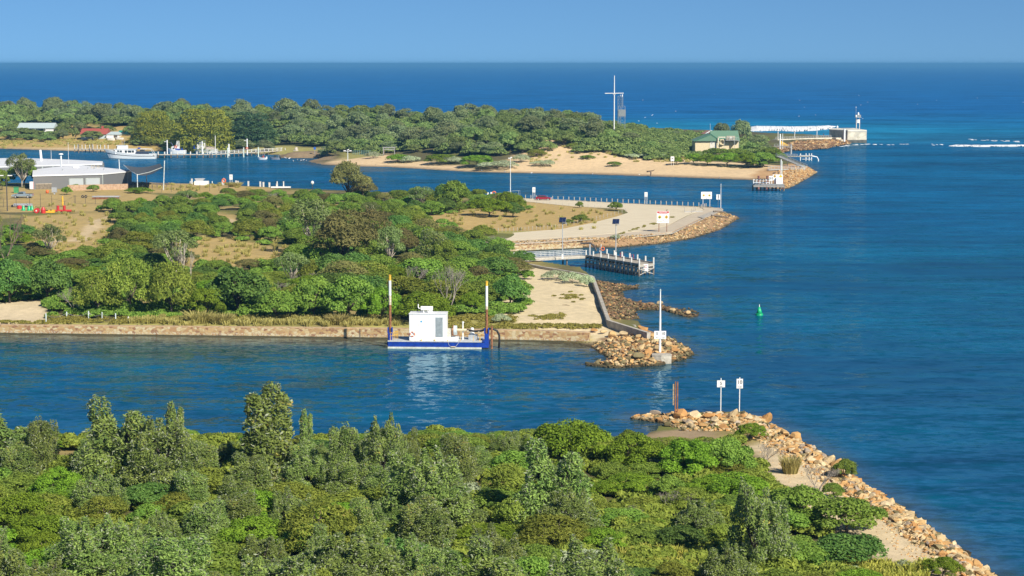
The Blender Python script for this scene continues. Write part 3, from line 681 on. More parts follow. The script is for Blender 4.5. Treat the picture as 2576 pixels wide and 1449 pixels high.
def mass(name, items, label, cat, leaf, group=None):
    """ground cover nobody could count: many small plants in one mesh"""
    V, Fc, T = [], [], []; b = 0
    for kind, loc, Wm, Hm in items:
        _, W0, H0, vs = CAT[kind]; v, f, t = vs[rnd.randrange(len(vs))][2]
        m = max(60, int(len(f) * min(1, .05 + .02 * Wm))); sel = np.random.RandomState(len(V)).permutation(len(f))[:m]
        q = v.reshape(-1, 4, 3)[sel] if len(v) == 4 * len(f) else v.reshape(-1, 4, 3)[sel]
        cen = q.mean(1, keepdims=True); a = rnd.uniform(0, 6.28); ca, sa = math.cos(a), math.sin(a); k, kz = Wm / W0, Hm / H0
        grow_ = math.sqrt(len(f) / m) * .75 / max(k, .4) if k < 1 else 1.6
        q = cen * np.array([k, k, kz]) + (q - cen) * min(grow_ * k, 2.0)
        q = np.stack([q[..., 0] * ca - q[..., 1] * sa, q[..., 0] * sa + q[..., 1] * ca, q[..., 2]], -1) + np.array(loc)
        V.append(q.reshape(-1, 3)); Fc.append(np.arange(4 * m).reshape(m, 4)[:, ::-1] + b); b += 4 * m; T.append(np.repeat(t.reshape(-1, 4)[sel, 0], 4))
    me = pmesh(name, (np.concatenate(V), np.concatenate(Fc), np.concatenate(T)), LEAF[leaf])
    o = bpy.data.objects.new(name, me); C.objects.link(o); tag(o, label, cat, group, 'stuff'); return o
def inpoly(pts, x, y):
    return bool(inside(pts, np.array([float(x)]), np.array([float(y)]))[0])
# ------------------------------------------------------------------ planting: the near thicket
def nsec(x): return 'below the chain fence' if x < 470 else 'left of the dredge' if x < 940 else 'below the dredge' if x < 1260 else 'left of the rusty posts' if x < 1690 else 'beside the breakwater track'
def nband(y): return 'at the channel edge' if y < 1165 else 'in the middle thicket' if y < 1370 else 'at the thicket front'
SKY = [(-100, 1090), (0, 1085), (150, 1125), (230, 1100), (520, 1110), (600, 1108), (820, 1105), (1100, 1092), (1400, 1082), (1540, 1090), (1700, 1105), (1900, 1100), (1960, 1180), (2080, 1260), (2180, 1330), (2290, 1449), (2700, 1700)]
def lerp(tab, x):
    for (a, b), (c, d) in zip(tab, tab[1:]):
        if x <= c: return b + (d - b) * (x - a) / (c - a)
    return tab[-1][1]
EDGE = [(1100, 1850), (1165, 1840), (1215, 1870), (1260, 1930), (1300, 1980), (1350, 2030), (1400, 2080), (1449, 2170), (1520, 2250), (1600, 2350)]   # where the track begins, row -> x
SPECN = [  # hand-placed: kind, x, base, width, height, look
    ('spire', 22, 1190, 130, 185, 'tall spiky silver banksia'), ('banksia', 100, 1205, 130, 165, None), ('banksia', 300, 1235, 260, 250, 'broad tall silver banksia'), ('banksia', 415, 1250, 220, 215, None), ('spire', 440, 1180, 60, 180, 'thin spire of banksia'),
    ('spire', 680, 1190, 150, 235, 'tall dark-trunked banksia'), ('spire', 770, 1170, 42, 150, 'slim leaning banksia shoot'), ('banksia', 865, 1215, 120, 160, None), ('banksia', 962, 1230, 140, 200, 'spiky-topped banksia'), ('banksia', 1035, 1200, 80, 130, None), ('banksia', 1150, 1230, 150, 150, None), ('banksia', 1075, 1330, 260, 220, None),
    ('banksia', 240, 1490, 260, 210, None), ('banksia', 430, 1570, 290, 240, None), ('banksia', 900, 1510, 270, 190, None), ('banksia', 1390, 1330, 250, 240, 'broad leafy banksia'), ('banksia', 1250, 1590, 300, 250, None), ('banksia', 1490, 1570, 270, 220, None), ('banksia', 20, 1560, 200, 230, None), ('banksia', 690, 1600, 280, 230, None), ('olive', 800, 1400, 220, 150, 'broad yellow-green feathery bush'), ('wattle', 640, 1330, 190, 105, None),
    ('wattle', 1440, 1170, 230, 115, 'broad domed wattle bush'), ('wattle', 1600, 1185, 180, 100, None), ('teatree', 1580, 1120, 60, 45, None), ('dark', 1225, 1275, 64, 52, 'rounded deep green bush'), ('wattle', 1730, 1200, 170, 100, None), ('teatree', 1830, 1200, 150, 105, None), ('wattle', 1890, 1105, 90, 45, 'low wattle on rocks'),
    ('wattle', 60, 1340, 190, 110, None), ('wattle', 150, 1265, 150, 95, None), ('wattle', 500, 1445, 150, 95, None), ('olive', 440, 1330, 120, 100, None), ('banksia', 1905, 1435, 180, 240, 'big silvery-blue banksia'), ('banksia', 1830, 1500, 170, 140, None), ('teatree', 2130, 1340, 200, 95, 'umbrella-shaped tea tree'), ('teatree', 2010, 1320, 180, 105, None), ('dark', 2140, 1425, 210, 85, 'leafy deep green bush'), ('grey', 2275, 1438, 70, 36, None), ('wattle', 2370, 1450, 120, 55, None),
    ('dead', 1925, 1165, 80, 55, None), ('dead', 2060, 1240, 110, 75, None), ('dead', 1860, 1195, 60, 60, None), ('tussock', 1988, 1190, 55, 50, None), ('teatree', 2125, 1205, 70, 55, 'thin straggly tea tree'), ('teatree', 2095, 1255, 60, 45, None), ('dead', 1700, 1290, 110, 60, None), ('wattle', 1850, 1255, 220, 65, None),
]
for k, x, yb, w, h, lk in SPECN: putpx(k, x, yb, w, h, nsec(x), nband(yb), lk)
rn = random.Random(21)
row = 0; y = 1128
while y < 1660:
    x = -60 + rn.uniform(0, 60); edge = None
    for (a, b), (c_, d_) in zip(EDGE, EDGE[1:]):
        if a <= y <= c_: edge = b + (d_ - b) * (y - a) / (c_ - a)
    edge = edge or (1880 if y < 1100 else 2350)
    while x < edge - 20:
        yy = y + rn.uniform(-16, 16)
        clear = inpoly([(1540, 1395), (1640, 1385), (1790, 1410), (1800, 1470), (1560, 1480)], x, yy) or inpoly([(1560, 1110), (1670, 1070), (1790, 1085), (1740, 1125)], x, yy)
        if not clear and yy < 1640:
            if x < 1150: kd = rn.choices(['banksia', 'wattle', 'olive', 'teatree', 'dark'], [6.5, 2.1, 2.2, 2.0, .6])[0]
            elif x < 1480: kd = rn.choices(['banksia', 'wattle', 'olive', 'teatree', 'grey'], [5, 1.8, 2.4, 2.5, .8])[0]
            else: kd = rn.choices(['banksia', 'wattle', 'olive', 'teatree', 'dark', 'grey'], [3.4, 2.6, 2, 4, 1, .7])[0]
            if rn.random() < .035: put('dead', GG(x + 30, yy), rn.uniform(1.6, 3), rn.uniform(1.8, 3), nsec(x), nband(yy))
            wm = rn.uniform(4.2, 7.2); hm = {'banksia': rn.uniform(2.8, 4.7), 'wattle': rn.uniform(1.8, 3), 'olive': rn.uniform(2.2, 3.4), 'teatree': rn.uniform(2, 3.2), 'dark': rn.uniform(1.8, 2.6), 'grey': 1.3}[kd]
            if x > 1480: hm *= .72; wm *= .85
            p = GG(x, yy); s = S(p); hm = min(hm, max(.9, (yy - lerp(SKY, x)) / s * rn.uniform(.9, 1.12)))
            if kd == 'banksia': wm = min(wm, max(2.2, hm * 1.35))
            if yy - hm * s < 1452 and x + wm * s * .55 > 0: put(kd, p, wm, hm, nsec(x), nband(yy))
        x += rn.uniform(85, 135) * (1 + (y - 1128) / 1300) * (.82 if x > 1450 else 1)
    y += 38 + row * 2.2; row += 1
for x in range(-40, 1500, 62):
    xx = x + rn.uniform(-14, 14); yy = rn.uniform(1106, 1122) - max(0, x - 1000) * .012; kd = rn.choice(['wattle', 'teatree', 'teatree', 'olive']); p = GG(xx, yy); s = S(p); put(kd, p, rn.uniform(78, 115) / s, rn.uniform(22, 34) / s, nsec(xx), 'hedging the channel')
it = []
for _ in range(1500):
    x = rn.uniform(-80, 2300); yy = rn.uniform(1098, 1640)
    e = 1880 if yy < 1165 else 1880 + (yy - 1165) * 1.05
    if x > e or inpoly([(1570, 1110), (1660, 1070), (1790, 1085), (1740, 1125)], x, yy): continue
    it.append((rn.choice(['teatree', 'wattle']), GG(x, yy), rn.uniform(1.8, 3.6), rn.uniform(.6, 1.5)))
mass('undergrowth', it, 'low leafy undergrowth filling gaps in the near thicket', 'undergrowth', 'olive')
it = [('tussock', GG(rn.uniform(1545, 1790), rn.uniform(1395, 1470)), rn.uniform(.6, 1.2), rn.uniform(.4, .8)) for _ in range(150)] + [('tussock', GG(rn.uniform(1380, 1460), rn.uniform(1190, 1215)), 1, .7) for _ in range(30)] + [('tussock', GG(rn.uniform(2050, 2330), rn.uniform(1430, 1475)), .9, .5) for _ in range(90)]
mass('grass', it, 'straw and yellow-green grass in the openings of the near thicket', 'grass', 'herb')

# ------------------------------------------------------------------ planting: the island
def msec(x): return 'above the chain fence' if x < 330 else 'around the dry clearing' if x < 730 else 'left of the dredge' if x < 960 else 'behind the dredge' if x < 1235 else 'beside the sand flat'
def mband(y, x_=999): return 'just behind stone wall' if y > 735 else 'in the island thicket' if y > 610 else 'on the island back' if x_ > 330 else 'near the sheds'
CLEAR = [[(-60, 505), (180, 505), (260, 535), (300, 556), (238, 640), (140, 660), (100, 620), (60, 600), (-60, 560)], [(420, 618), (520, 600), (720, 628), (720, 662), (610, 676), (440, 664)], [(525, 540), (600, 540), (620, 578), (560, 586)],
         [(1060, 545), (1250, 528), (1320, 500), (1900, 500), (1900, 700), (1340, 700), (1300, 640), (1210, 590)], [(-80, 766), (108, 760), (120, 815), (-80, 815)], [(-80, 400), (330, 400), (480, 452), (690, 462), (700, 478), (540, 490), (430, 512), (280, 530), (-80, 525)], [(1300, 655), (1360, 668), (1330, 760), (1290, 800), (1170, 800), (1150, 830), (1700, 840), (1500, 690)]]
SPECM = [('olive', 245, 790, 130, 115, None), ('olive', 330, 786, 150, 150, 'big olive tea tree over the chain fence'), ('olive', 430, 792, 150, 140, None), ('dark', 595, 790, 180, 125, 'big rounded dark boobialla'), ('dead', 188, 790, 85, 75, 'silvery leaning bare shrub'), ('wattle', 520, 800, 110, 80, None),
         ('dark', 25, 762, 130, 115, None), ('dark', 120, 756, 120, 110, None), ('teatree', 700, 806, 130, 80, None), ('teatree', 790, 800, 130, 110, None), ('teatree', 880, 806, 150, 120, None), ('wattle', 960, 808, 120, 90, None), ('wattle', 1065, 812, 170, 82, 'broad bright wattle bush'), ('dead', 1130, 792, 100, 130, 'tall grey bare shrub'), ('wattle', 1185, 785, 80, 55, None), ('dark', 1285, 770, 95, 85, 'dark umbrella bush'), ('grey', 1260, 812, 50, 26, None),
         ('deadtree', 471, 758, 45, 150, 'slender pale dead gum'), ('gum', 440, 705, 120, 130, None), ('gum', 735, 722, 95, 90, 'white-trunked gum'), ('gum', 125, 645, 90, 85, 'pale-limbed umbrella gum'), ('bare', 14, 665, 75, 130, None), ('sheoak', 868, 690, 170, 175, 'large brown she-oak'), ('sheoak', 930, 650, 130, 130, None), ('banksia', 1092, 672, 120, 100, 'white-flecked spreading banksia'), ('gum', 790, 640, 130, 145, 'tall shady gum'), ('sheoak', 870, 735, 130, 85, 'drooping grey-brown she-oak'), ('dead', 1045, 735, 70, 70, None), ('sheoak', 1040, 700, 90, 70, None), ('sheoak', 878, 507, 108, 108, 'tall brown-topped she-oak'), ('sheoak', 915, 500, 70, 60, None),
         ('teatree', 1145, 528, 90, 78, 'tall pale bush'), ('dark', 1120, 520, 60, 60, None), ('wattle', 1280, 530, 90, 50, None), ('dark', 1290, 546, 60, 40, None), ('wattle', 1230, 545, 130, 50, None), ('teatree', 1549, 530, 40, 24, 'small round bush by the bollards'), ('teatree', 1458, 523, 22, 18, 'tiny round bush on the gravel edge'), ('teatree', 1460, 560, 50, 22, 'low bush in the dry paddock'), ('teatree', 1428, 562, 40, 12, None), ('teatree', 1330, 527, 22, 12, 'little bush near the red car'),
         ('grey', 1400, 704, 80, 26, None), ('grey', 1440, 712, 70, 30, None), ('grey', 1475, 722, 45, 34, None), ('grey', 1548, 632, 28, 16, 'grey saltbush on revetment'), ('tussock', 500, 812, 80, 34, 'tall straw reed clump'), ('tussock', 560, 815, 60, 30, None), ('tussock', 850, 816, 60, 30, None),
         ('wattle', 168, 490, 30, 22, None), ('teatree', 60, 465, 95, 62, 'leafy tree in front of the shed'), ('gum', 55, 470, 75, 88, 'slim umbrella tree at the shed'), ('teatree', 5, 478, 40, 55, None), ('wattle', 190, 478, 40, 16, None), ('teatree', 235, 482, 35, 18, None), ('wattle', 350, 486, 80, 16, None), ('grey', 540, 460, 60, 14, None), ('tussock', 590, 470, 40, 14, None)]
for k, x, yb, w, h, lk in SPECM: putpx(k, x, yb, w, h, msec(x), mband(yb, x), lk)
rn = random.Random(5); y = 498.0
while y < 800:
    x = -60 + rn.uniform(0, 50); f = (y - 498) / 300
    while x < 1340:
        yy = y + rn.uniform(-6, 6) * (1 + f); xm = x
        lim = 1245 if yy > 715 else 1320 if yy > 600 else (1000 + (600 - yy) * 3.0 if yy > 540 else 1290)
        if not any(inpoly(c_, xm, yy) for c_ in CLEAR) and not (yy > 745 and xm < 480) and xm < lim:
            if yy > 700: wts = [3, 2.5, 2.2, 1, 1.2]
            elif yy > 600: wts = [3.2, 2.2, 2.2, 1.6, .7]
            else: wts = [4, 1.2, 1, .6, 2.2]
            kd = rn.choices(['teatree', 'olive', 'dark', 'sheoak', 'wattle'], wts)[0]
            if rn.random() < .05: kd = rn.choice(['gum', 'dead'])
            wm = rn.uniform(5, 8.5) * (.85 + .25 * f); hm = {'teatree': rn.uniform(3, 4.8), 'olive': rn.uniform(3, 5), 'dark': rn.uniform(3, 4.5), 'sheoak': rn.uniform(3.5, 5.5), 'wattle': rn.uniform(2, 3.2), 'gum': rn.uniform(5, 7), 'dead': rn.uniform(2.5, 3.5)}[kd]
            if yy < 610: hm *= .92
            elif 640 < yy < 728 and 395 < xm < 745: hm *= .55
            elif 640 < yy < 705 and xm < 270: hm *= .6
            elif 560 < xm < 1290 and yy < 770: hm *= 1.22; wm *= 1.12
            if xm > 1150: hm *= .8
            if yy < 520: hm *= .8
            put(kd, GG(xm, yy), wm, hm, msec(xm), mband(yy, xm))
        x += rn.uniform(42, 78) * (.8 + .5 * f)
    y += 9.5 + 19 * f
it = []
for _ in range(1500):
    x = rn.uniform(-80, 1330); yy = rn.uniform(490, 800)
    if any(inpoly(c_, x, yy) for c_ in CLEAR): continue
    it.append((rn.choice(['teatree', 'wattle', 'olive']), GG(x, yy), rn.uniform(2, 4), rn.uniform(.6, 1.6)))
mass('undergrowth', it, 'low scrub between the taller bushes of the middle island', 'undergrowth', 'teatree')
it = [('tussock', GG(rn.uniform(330, 1000), rn.uniform(803, 822)), rn.uniform(.7, 1.6), rn.uniform(.3, .8)) for _ in range(190)] + [('tussock', GG(rn.uniform(60, 300), rn.uniform(515, 640)), 1.0, .3) for _ in range(110)] + [('tussock', GG(rn.uniform(420, 720), rn.uniform(600, 665)), 1.2, .4) for _ in range(90)] + [('tussock', GG(rn.uniform(1080, 1530), rn.uniform(520, 580)), 1.0, .25) for _ in range(110)] + [('tussock', GG(rn.uniform(330, 690), rn.uniform(462, 486)), 1.2, .4) for _ in range(60)]
mass('grass', it, 'dry straw grass and reeds on the middle island', 'grass', 'reed')
it = [('herb', GG(1120 + 390 * rn.random(), 818 + 10 * rn.random()), 1.4, .35) for _ in range(150)] + [('herb', GG(rn.gauss(1385, 20), rn.gauss(797, 4)), 1.1, .25) for _ in range(40)] + [('herb', GG(rn.gauss(1432, 14), rn.gauss(748, 6)), 1.0, .2) for _ in range(24)] + [('herb', GG(rn.uniform(1130, 1300), rn.uniform(795, 815)), 1.3, .4) for _ in range(70)] + [('herb', GG(rn.uniform(-40, 180), rn.uniform(808, 815)), 1.3, .15) for _ in range(80)] + [('herb', GG(rn.uniform(120, 1000), rn.uniform(798, 816)), rn.uniform(1.2, 2.2), rn.uniform(.3, .6)) for _ in range(260)] + [('herb', GG(1560 + t * 150 + rn.gauss(0, 4), 590 - t * 48 + rn.gauss(0, 1)), .9, .2) for t in (rn.random() for _ in range(40))]
mass('herbage', it, 'yellow-green herbs on the sand flat and along the stone wall', 'plants', 'herb')

# ------------------------------------------------------------------ planting: the far spit
def fsec(x): return 'behind the cottages' if x < 345 else 'behind the timber jetty' if x < 700 else 'behind the lawn' if x < 1000 else 'left of the light pole' if x < 1285 else 'behind the long beach' if x < 1560 else 'around the green-roofed building'
def fband(d): return 'at the forest edge' if d < 75 else 'in the far forest' if d < 150 else 'on the skyline'
SH = [(a, b) for a, b, _ in SPIT[:19]]
def shoreY(x):
    tab = sorted((a, b) for a, b in SH if b < 460); best = None
    return lerp(sorted([(-700, 366), (0, 374), (190, 380), (400, 389), (560, 391), (704, 388), (820, 396), (894, 410), (969, 414), (1056, 420), (1177, 428), (1288, 430), (1463, 432), (1638, 438), (1893, 448), (2100, 455)]), x)
def far(kind, x, off, wm, hm, look=None, **kw):
    p = G(x, shoreY(x), 0); Y = p.y + off; X = xat(Y, x, 250); z = gz(X, Y)
    return put(kind, Vector((X, Y, z - .1)), wm, hm, fsec(x), fband(off), look, **kw)
for k, x, yb, w, h, lk in [('cypress', 388, 366, 90, 86, 'smaller golden cypress'), ('cypress', 512, 372, 148, 112, 'large golden cypress'), ('pine', 634, 370, 100, 92, 'dark spreading pine'), ('fdome', 232, 353, 60, 24, 'small umbrella tree before red roof'), ('fdome', 190, 350, 24, 30, 'yellowish small tree'), ('fgrey', 158, 352, 34, 28, None), ('fdome', 60, 348, 90, 26, None), ('fdome', 130, 350, 60, 20, None), ('fdome', 20, 352, 60, 24, None), ('fdome', 98, 330, 40, 22, None),
                           ('fgrey', 1862, 370, 62, 72, 'tall wind-bent banksia'), ('fgrey', 1815, 352, 50, 45, None), ('fgrey', 1905, 376, 60, 40, None), ('fdome', 1885, 395, 60, 40, None), ('fgrey', 1928, 386, 34, 26, None), ('fgrey', 615, 378, 52, 30, None), ('fgrey', 668, 380, 44, 30, None), ('fdome', 425, 372, 45, 16, None), ('fdome', 842, 392, 50, 40, None), ('fdome', 905, 380, 60, 34, None), ('fgrey', 820, 388, 50, 30, None)]:
    p = GG(x, yb); s = S(p); put(k, p - Vector((0, 0, .1)), w / s, h / s, fsec(x), 'near the waterfront', lk)
for k, x, yb, w, h, lk in [('teatree', 1545, 418, 40, 13, 'small green bush on the beach'), ('wattle', 1478, 408, 46, 10, 'flat yellow-green beach shrub'), ('wattle', 1702, 414, 40, 20, None), ('olive', 1440, 396, 40, 12, None), ('grey', 1250, 425, 120, 24, 'grey mat of shrubs above the tideline'), ('grey', 1365, 418, 70, 18, None), ('grey', 1140, 412, 60, 20, None), ('wattle', 1000, 408, 70, 22, None), ('wattle', 1110, 412, 90, 26, None), ('grey', 1030, 408, 60, 18, None), ('wattle', 1200, 420, 90, 32, None), ('grey', 940, 398, 50, 18, None), ('grey', 1310, 408, 50, 22, None),
                           ('wattle', 1780, 415, 60, 30, None), ('wattle', 1830, 418, 80, 36, None), ('wattle', 1880, 421, 80, 38, None), ('teatree', 1920, 420, 70, 40, None), ('wattle', 1745, 412, 50, 28, None), ('wattle', 1768, 388, 90, 20, None), ('teatree', 1838, 390, 95, 22, None), ('teatree', 1800, 384, 70, 14, None), ('teatree', 1855, 405, 80, 34, None), ('teatree', 1800, 400, 80, 30, None), ('teatree', 1940, 402, 60, 34, None), ('teatree', 1960, 410, 44, 28, None), ('olive', 1350, 396, 60, 20, None), ('teatree', 1520, 394, 60, 18, None), ('grey', 1600, 398, 70, 14, None), ('grey', 1660, 400, 50, 14, None)]:
    p = GG(x, yb); s = S(p); put(k, p - Vector((0, 0, .1)), w / s, h / s, fsec(x), 'above the beach', lk)
for x_, o_, w_, h_ in [(58, 40, 9, 3.4), (78, 44, 8, 3.0), (116, 42, 9, 3.2), (140, 50, 8, 4.5), (30, 56, 10, 6), (8, 64, 10, 7), (158, 64, 9, 6.5), (176, 80, 10, 7), (98, 46, 6, 2.2), (60, 47, 4, 4.5)]: far('fdome', x_, o_, w_, h_)
rn = random.Random(77)
for ri, off in enumerate([42, 60, 80, 102, 126, 152, 182, 214]):
    x = -60 + rn.uniform(0, 40)
    while x < 1915 - ri * 6:
        xx = x + rn.uniform(-12, 12); o2 = off + rn.uniform(-9, 9)
        if xx < 690: o2 += 40 - ri * 3
        if 345 < xx < 690 and ri < 2: x += 50; continue
        if 44 < xx < 140 and o2 < 112: x += 40; continue
        if 1100 < xx < 1330 and ri < 1: o2 += 8
        if xx > 1620: o2 = 42 + (o2 - 42) * (.80 if ri < 6 else 1.1)
        if 1700 < xx < 1900 and ri < 6: x += 30; continue
        if 1000 < xx < 1600 and ri == 0 and 1360 < xx: x += 40; continue
        grey_p = .55 if (ri < 4 and 640 < xx < 1500) else .28
        kd = 'fgrey' if rn.random() < grey_p else 'fdome'
        wm = rn.uniform(9, 15); hm = rn.uniform(7.5, 11) if kd == 'fgrey' else rn.uniform(5.5, 8.5)
        if ri == 0: hm *= .6; wm *= .75
        if xx > 1500: hm *= .75
        if xx > 1640: hm *= .62; wm *= .95
        if ri >= 5 and xx < 800: hm *= 1.2
        far(kd, xx, o2, wm, hm)
        x += rn.uniform(40, 68)
it = []
for _ in range(1500):
    x = rn.uniform(-80, 1915); off = rn.uniform(40, 215) if x > 345 else rn.uniform(112, 215)
    if x > 1640: off = 30 + off * .9
    if 1690 < x < 1905 and off < 150: continue
    p = G(x, shoreY(x), 0); Y = p.y + off; X = xat(Y, x, 250)
    it.append((rn.choice(['fdome', 'fgrey']), Vector((X, Y, gz(X, Y) - .3)), rn.uniform(6, 11), rn.uniform(3, 5.5)))
for _ in range(330):
    x = rn.uniform(1540, 1915); off = rn.uniform(112, 260); p = G(x, shoreY(x), 0); Y = p.y + off; X = xat(Y, x, 250); it.append((rn.choice(['fdome', 'fgrey']), Vector((X, Y, gz(X, Y) - .3)), rn.uniform(6, 11), rn.uniform(2.5, 4.5)))
for _ in range(60):
    x = rn.uniform(1560, 1770); p = GG(x, rn.uniform(376, 402)); it.append(('fdome', p - Vector((0, 0, .2)), rn.uniform(4, 8), rn.uniform(1.5, 3)))
mass('undergrowth', it, 'dense scrub filling the far coastal forest', 'undergrowth', 'fdome')
it = [('tussock', GG(rn.uniform(-60, 420), rn.uniform(352, 368)), 2.0, .7) for _ in range(260)] + [('tussock', GG(rn.uniform(1330, 1790), rn.uniform(392, 408)), 1.6, .6) for _ in range(90)]
mass('grass', it, 'dry grass on the foreshore of the far spit', 'grass', 'reed')
# ------------------------------------------------------------------ rock
def rockshape(seed, sub=1):
    bm = bmesh.new(); bmesh.ops.create_icosphere(bm, subdivisions=sub, radius=1); r = np.random.RandomState(seed)
    v = np.array([x.co[:] for x in bm.verts]); f = np.array([[q.index for q in p.verts] for p in bm.faces]); bm.free()
    for _ in range(13):
        n = r.normal(size=3); n /= np.linalg.norm(n); d = r.uniform(.36, .68); e = np.maximum(v @ n - d, 0); v = v - e[:, None] * n
    v *= np.array([1.15, .95, .8]) * r.uniform(.85, 1.15, 3); v /= np.abs(v).max(); return v, f
SHAPES = [rockshape(i, 2) for i in range(10)]; SMALL = [rockshape(30 + i, 1) for i in range(10)]
def rockmat():
    m, nt, b, o = newmat('rock'); a = nd(nt, 'ShaderNodeAttribute', attribute_name='rock_tone'); p = position(nt)
    n1 = noise(nt, p, 1.6, 6, .65); n2 = noise(nt, p, 9, 4, .6)
    v = math_(nt, 'ADD', math_(nt, 'MULTIPLY', n1, .9), math_(nt, 'MULTIPLY', n2, .5)); v = math_(nt, 'ADD', v, .3)
    cc = nd(nt, 'ShaderNodeCombineColor')
    for i in range(3): nt.links.new(v, cc.inputs[i])
    nt.links.new(mix(nt, 1.0, a.outputs['Color'], cc.outputs[0], 'MULTIPLY'), b.inputs['Base Color']); b.inputs['Roughness'].default_value = .85; b.inputs['Specular IOR Level'].default_value = .25
    bump(nt, b, n2, .06, .6); return m
ROCK = rockmat()
TONES = dict(orange=[(.50, .295, .115), (.53, .345, .15), (.44, .235, .085)], cream=[(.53, .40, .22), (.57, .45, .27), (.48, .345, .175)], grey=[(.33, .26, .19), (.38, .31, .23)], brown=[(.20, .12, .065), (.26, .16, .09), (.16, .10, .055)], dark=[(.055, .045, .03), (.08, .065, .035), (.10, .085, .04)], olive=[(.17, .14, .065), (.22, .18, .09)])
def rocks(name, items, label, small=True):
    """items: (location, size, tone)"""
    V, Fc, Cc = [], [], []; b = 0; r = np.random.RandomState(len(items))
    for loc, size, tone in items:
        v, f = (SMALL if small else SHAPES)[r.randint(10)]; a = r.uniform(0, 6.28); t = r.uniform(-.5, .5); ca, sa = math.cos(a), math.sin(a); ct, st = math.cos(t), math.sin(t)
        q = v * size * np.array([1, r.uniform(.65, 1), r.uniform(.55, .9)]) * .5
        q = np.stack([q[:, 0] * ct + q[:, 2] * st, q[:, 1], -q[:, 0] * st + q[:, 2] * ct], 1); q = np.stack([q[:, 0] * ca - q[:, 1] * sa, q[:, 0] * sa + q[:, 1] * ca, q[:, 2]], 1) + np.array(loc)
        c = np.array(TONES[tone][r.randint(len(TONES[tone]))]) * r.uniform(.85, 1.15)
        z = q[:, 2:3]; wet = np.clip((.38 - z) / .3, 0, 1); cw = c * (1 - wet) + np.array([.065, .052, .026]) * wet
        V.append(q); Fc.append(f + b); b += len(v); Cc.append(cw)
    me = npmesh(name, np.concatenate(V), np.concatenate(Fc)); setcol(me, 'rock_tone', np.concatenate(Cc)); me.materials.append(ROCK)
    o = bpy.data.objects.new(name, me); C.objects.link(o); return tag(o, label, 'rocks', kind='stuff')
BOULD = []
def boulder(x, y, wpx, tone, where, hpx=None, z=None):
    p = GG(x, y) if z is None else G(x, y, z); s = S(p); w = wpx / s * .74; hpx = hpx and hpx * .82
    v, f = SHAPES[rnd.randrange(10)]; c = np.array(rnd.choice(TONES[tone])) * rnd.uniform(.9, 1.12)
    h = (hpx / s) if hpx else w * rnd.uniform(.6, .85)
    q = v * np.array([w * .52, w * rnd.uniform(.4, .5), h * .62]); a = rnd.uniform(-.6, .6); ca, sa = math.cos(a), math.sin(a)
    q = np.stack([q[:, 0] * ca - q[:, 1] * sa, q[:, 0] * sa + q[:, 1] * ca, q[:, 2]], 1)
    me = npmesh('boulder', q, f); zz = q[:, 2:3] + p.z + h * .35; wet = np.clip((.38 - zz) / .3, 0, 1); setcol(me, 'rock_tone', c * (1 - wet) + np.array([.065, .052, .026]) * wet); me.materials.append(ROCK)
    o = bpy.data.objects.new('boulder', me); C.objects.link(o); o.location = (p.x, p.y, p.z + h * .35); BOULD.append((o, tone, where, w)); return o
def label_boulders():
    sets = {}
    for t in BOULD: sets.setdefault((t[1], t[2]), []).append(t)
    for (tone, where), ts in sets.items():
        ts.sort(key=lambda t: t[0].location.x / t[0].location.y); n = len(ts)
        for i, t in enumerate(ts):
            l = f'{tone} boulder {where}' if n == 1 else f'{tone} boulder, ' + ('leftmost' if i == 0 else 'rightmost' if i == n - 1 else ordinal(i) + ' from left') + f' of {n} {where}'
            tag(t[0], l, 'boulder', f'{tone} boulders {where}')
rr = random.Random(3)
def along(pts, t):
    L = [math.dist(a, b) for a, b in zip(pts, pts[1:])]; t *= sum(L)
    for (a, b), l in zip(zip(pts, pts[1:]), L):
        if t <= l: return (a[0] + (b[0] - a[0]) * t / l, a[1] + (b[1] - a[1]) * t / l)
        t -= l
    return pts[-1]
# near breakwater
for x, y, w, tone, h in [(1652, 1049, 50, 'grey', 34), (1712, 1054, 66, 'orange', 40), (1700, 1066, 30, 'orange', None), (1752, 1052, 46, 'cream', 36), (1785, 1054, 40, 'orange', 32), (1800, 1066, 34, 'cream', 36), (1820, 1060, 30, 'orange', None), (1842, 1052, 40, 'cream', 34), (1846, 1066, 44, 'cream', None), (1868, 1052, 32, 'orange', None), (1885, 1058, 42, 'cream', 30), (1908, 1062, 34, 'cream', None), (1925, 1060, 44, 'orange', 36), (1945, 1078, 30, 'orange', None),
                         (1770, 1074, 36, 'orange', None), (1740, 1074, 30, 'cream', None), (1822, 1078, 36, 'orange', None), (1866, 1080, 44, 'cream', None), (1890, 1086, 36, 'cream', None), (1680, 1072, 26, 'olive', None), (1660, 1062, 30, 'orange', None), (1720, 1082, 24, 'olive', None)]:
    boulder(x, y, w, tone, 'on breakwater tip', h)
for x, y, w, tone in [(1972, 1096, 46, 'orange'), (2000, 1105, 54, 'orange'), (1985, 1118, 30, 'cream'), (2020, 1128, 40, 'grey'), (2030, 1142, 44, 'grey'), (2005, 1140, 34, 'orange'), (2052, 1160, 36, 'orange'), (2072, 1152, 30, 'grey'), (2082, 1165, 50, 'cream'), (2100, 1178, 52, 'orange'), (2120, 1184, 34, 'cream'), (2150, 1215, 44, 'cream'), (2180, 1236, 36, 'orange'), (2215, 1248, 40, 'orange'), (2240, 1268, 36, 'cream'), (2195, 1255, 30, 'cream'), (2262, 1284, 34, 'orange')]:
    boulder(x, y, w, tone, 'on breakwater bend')
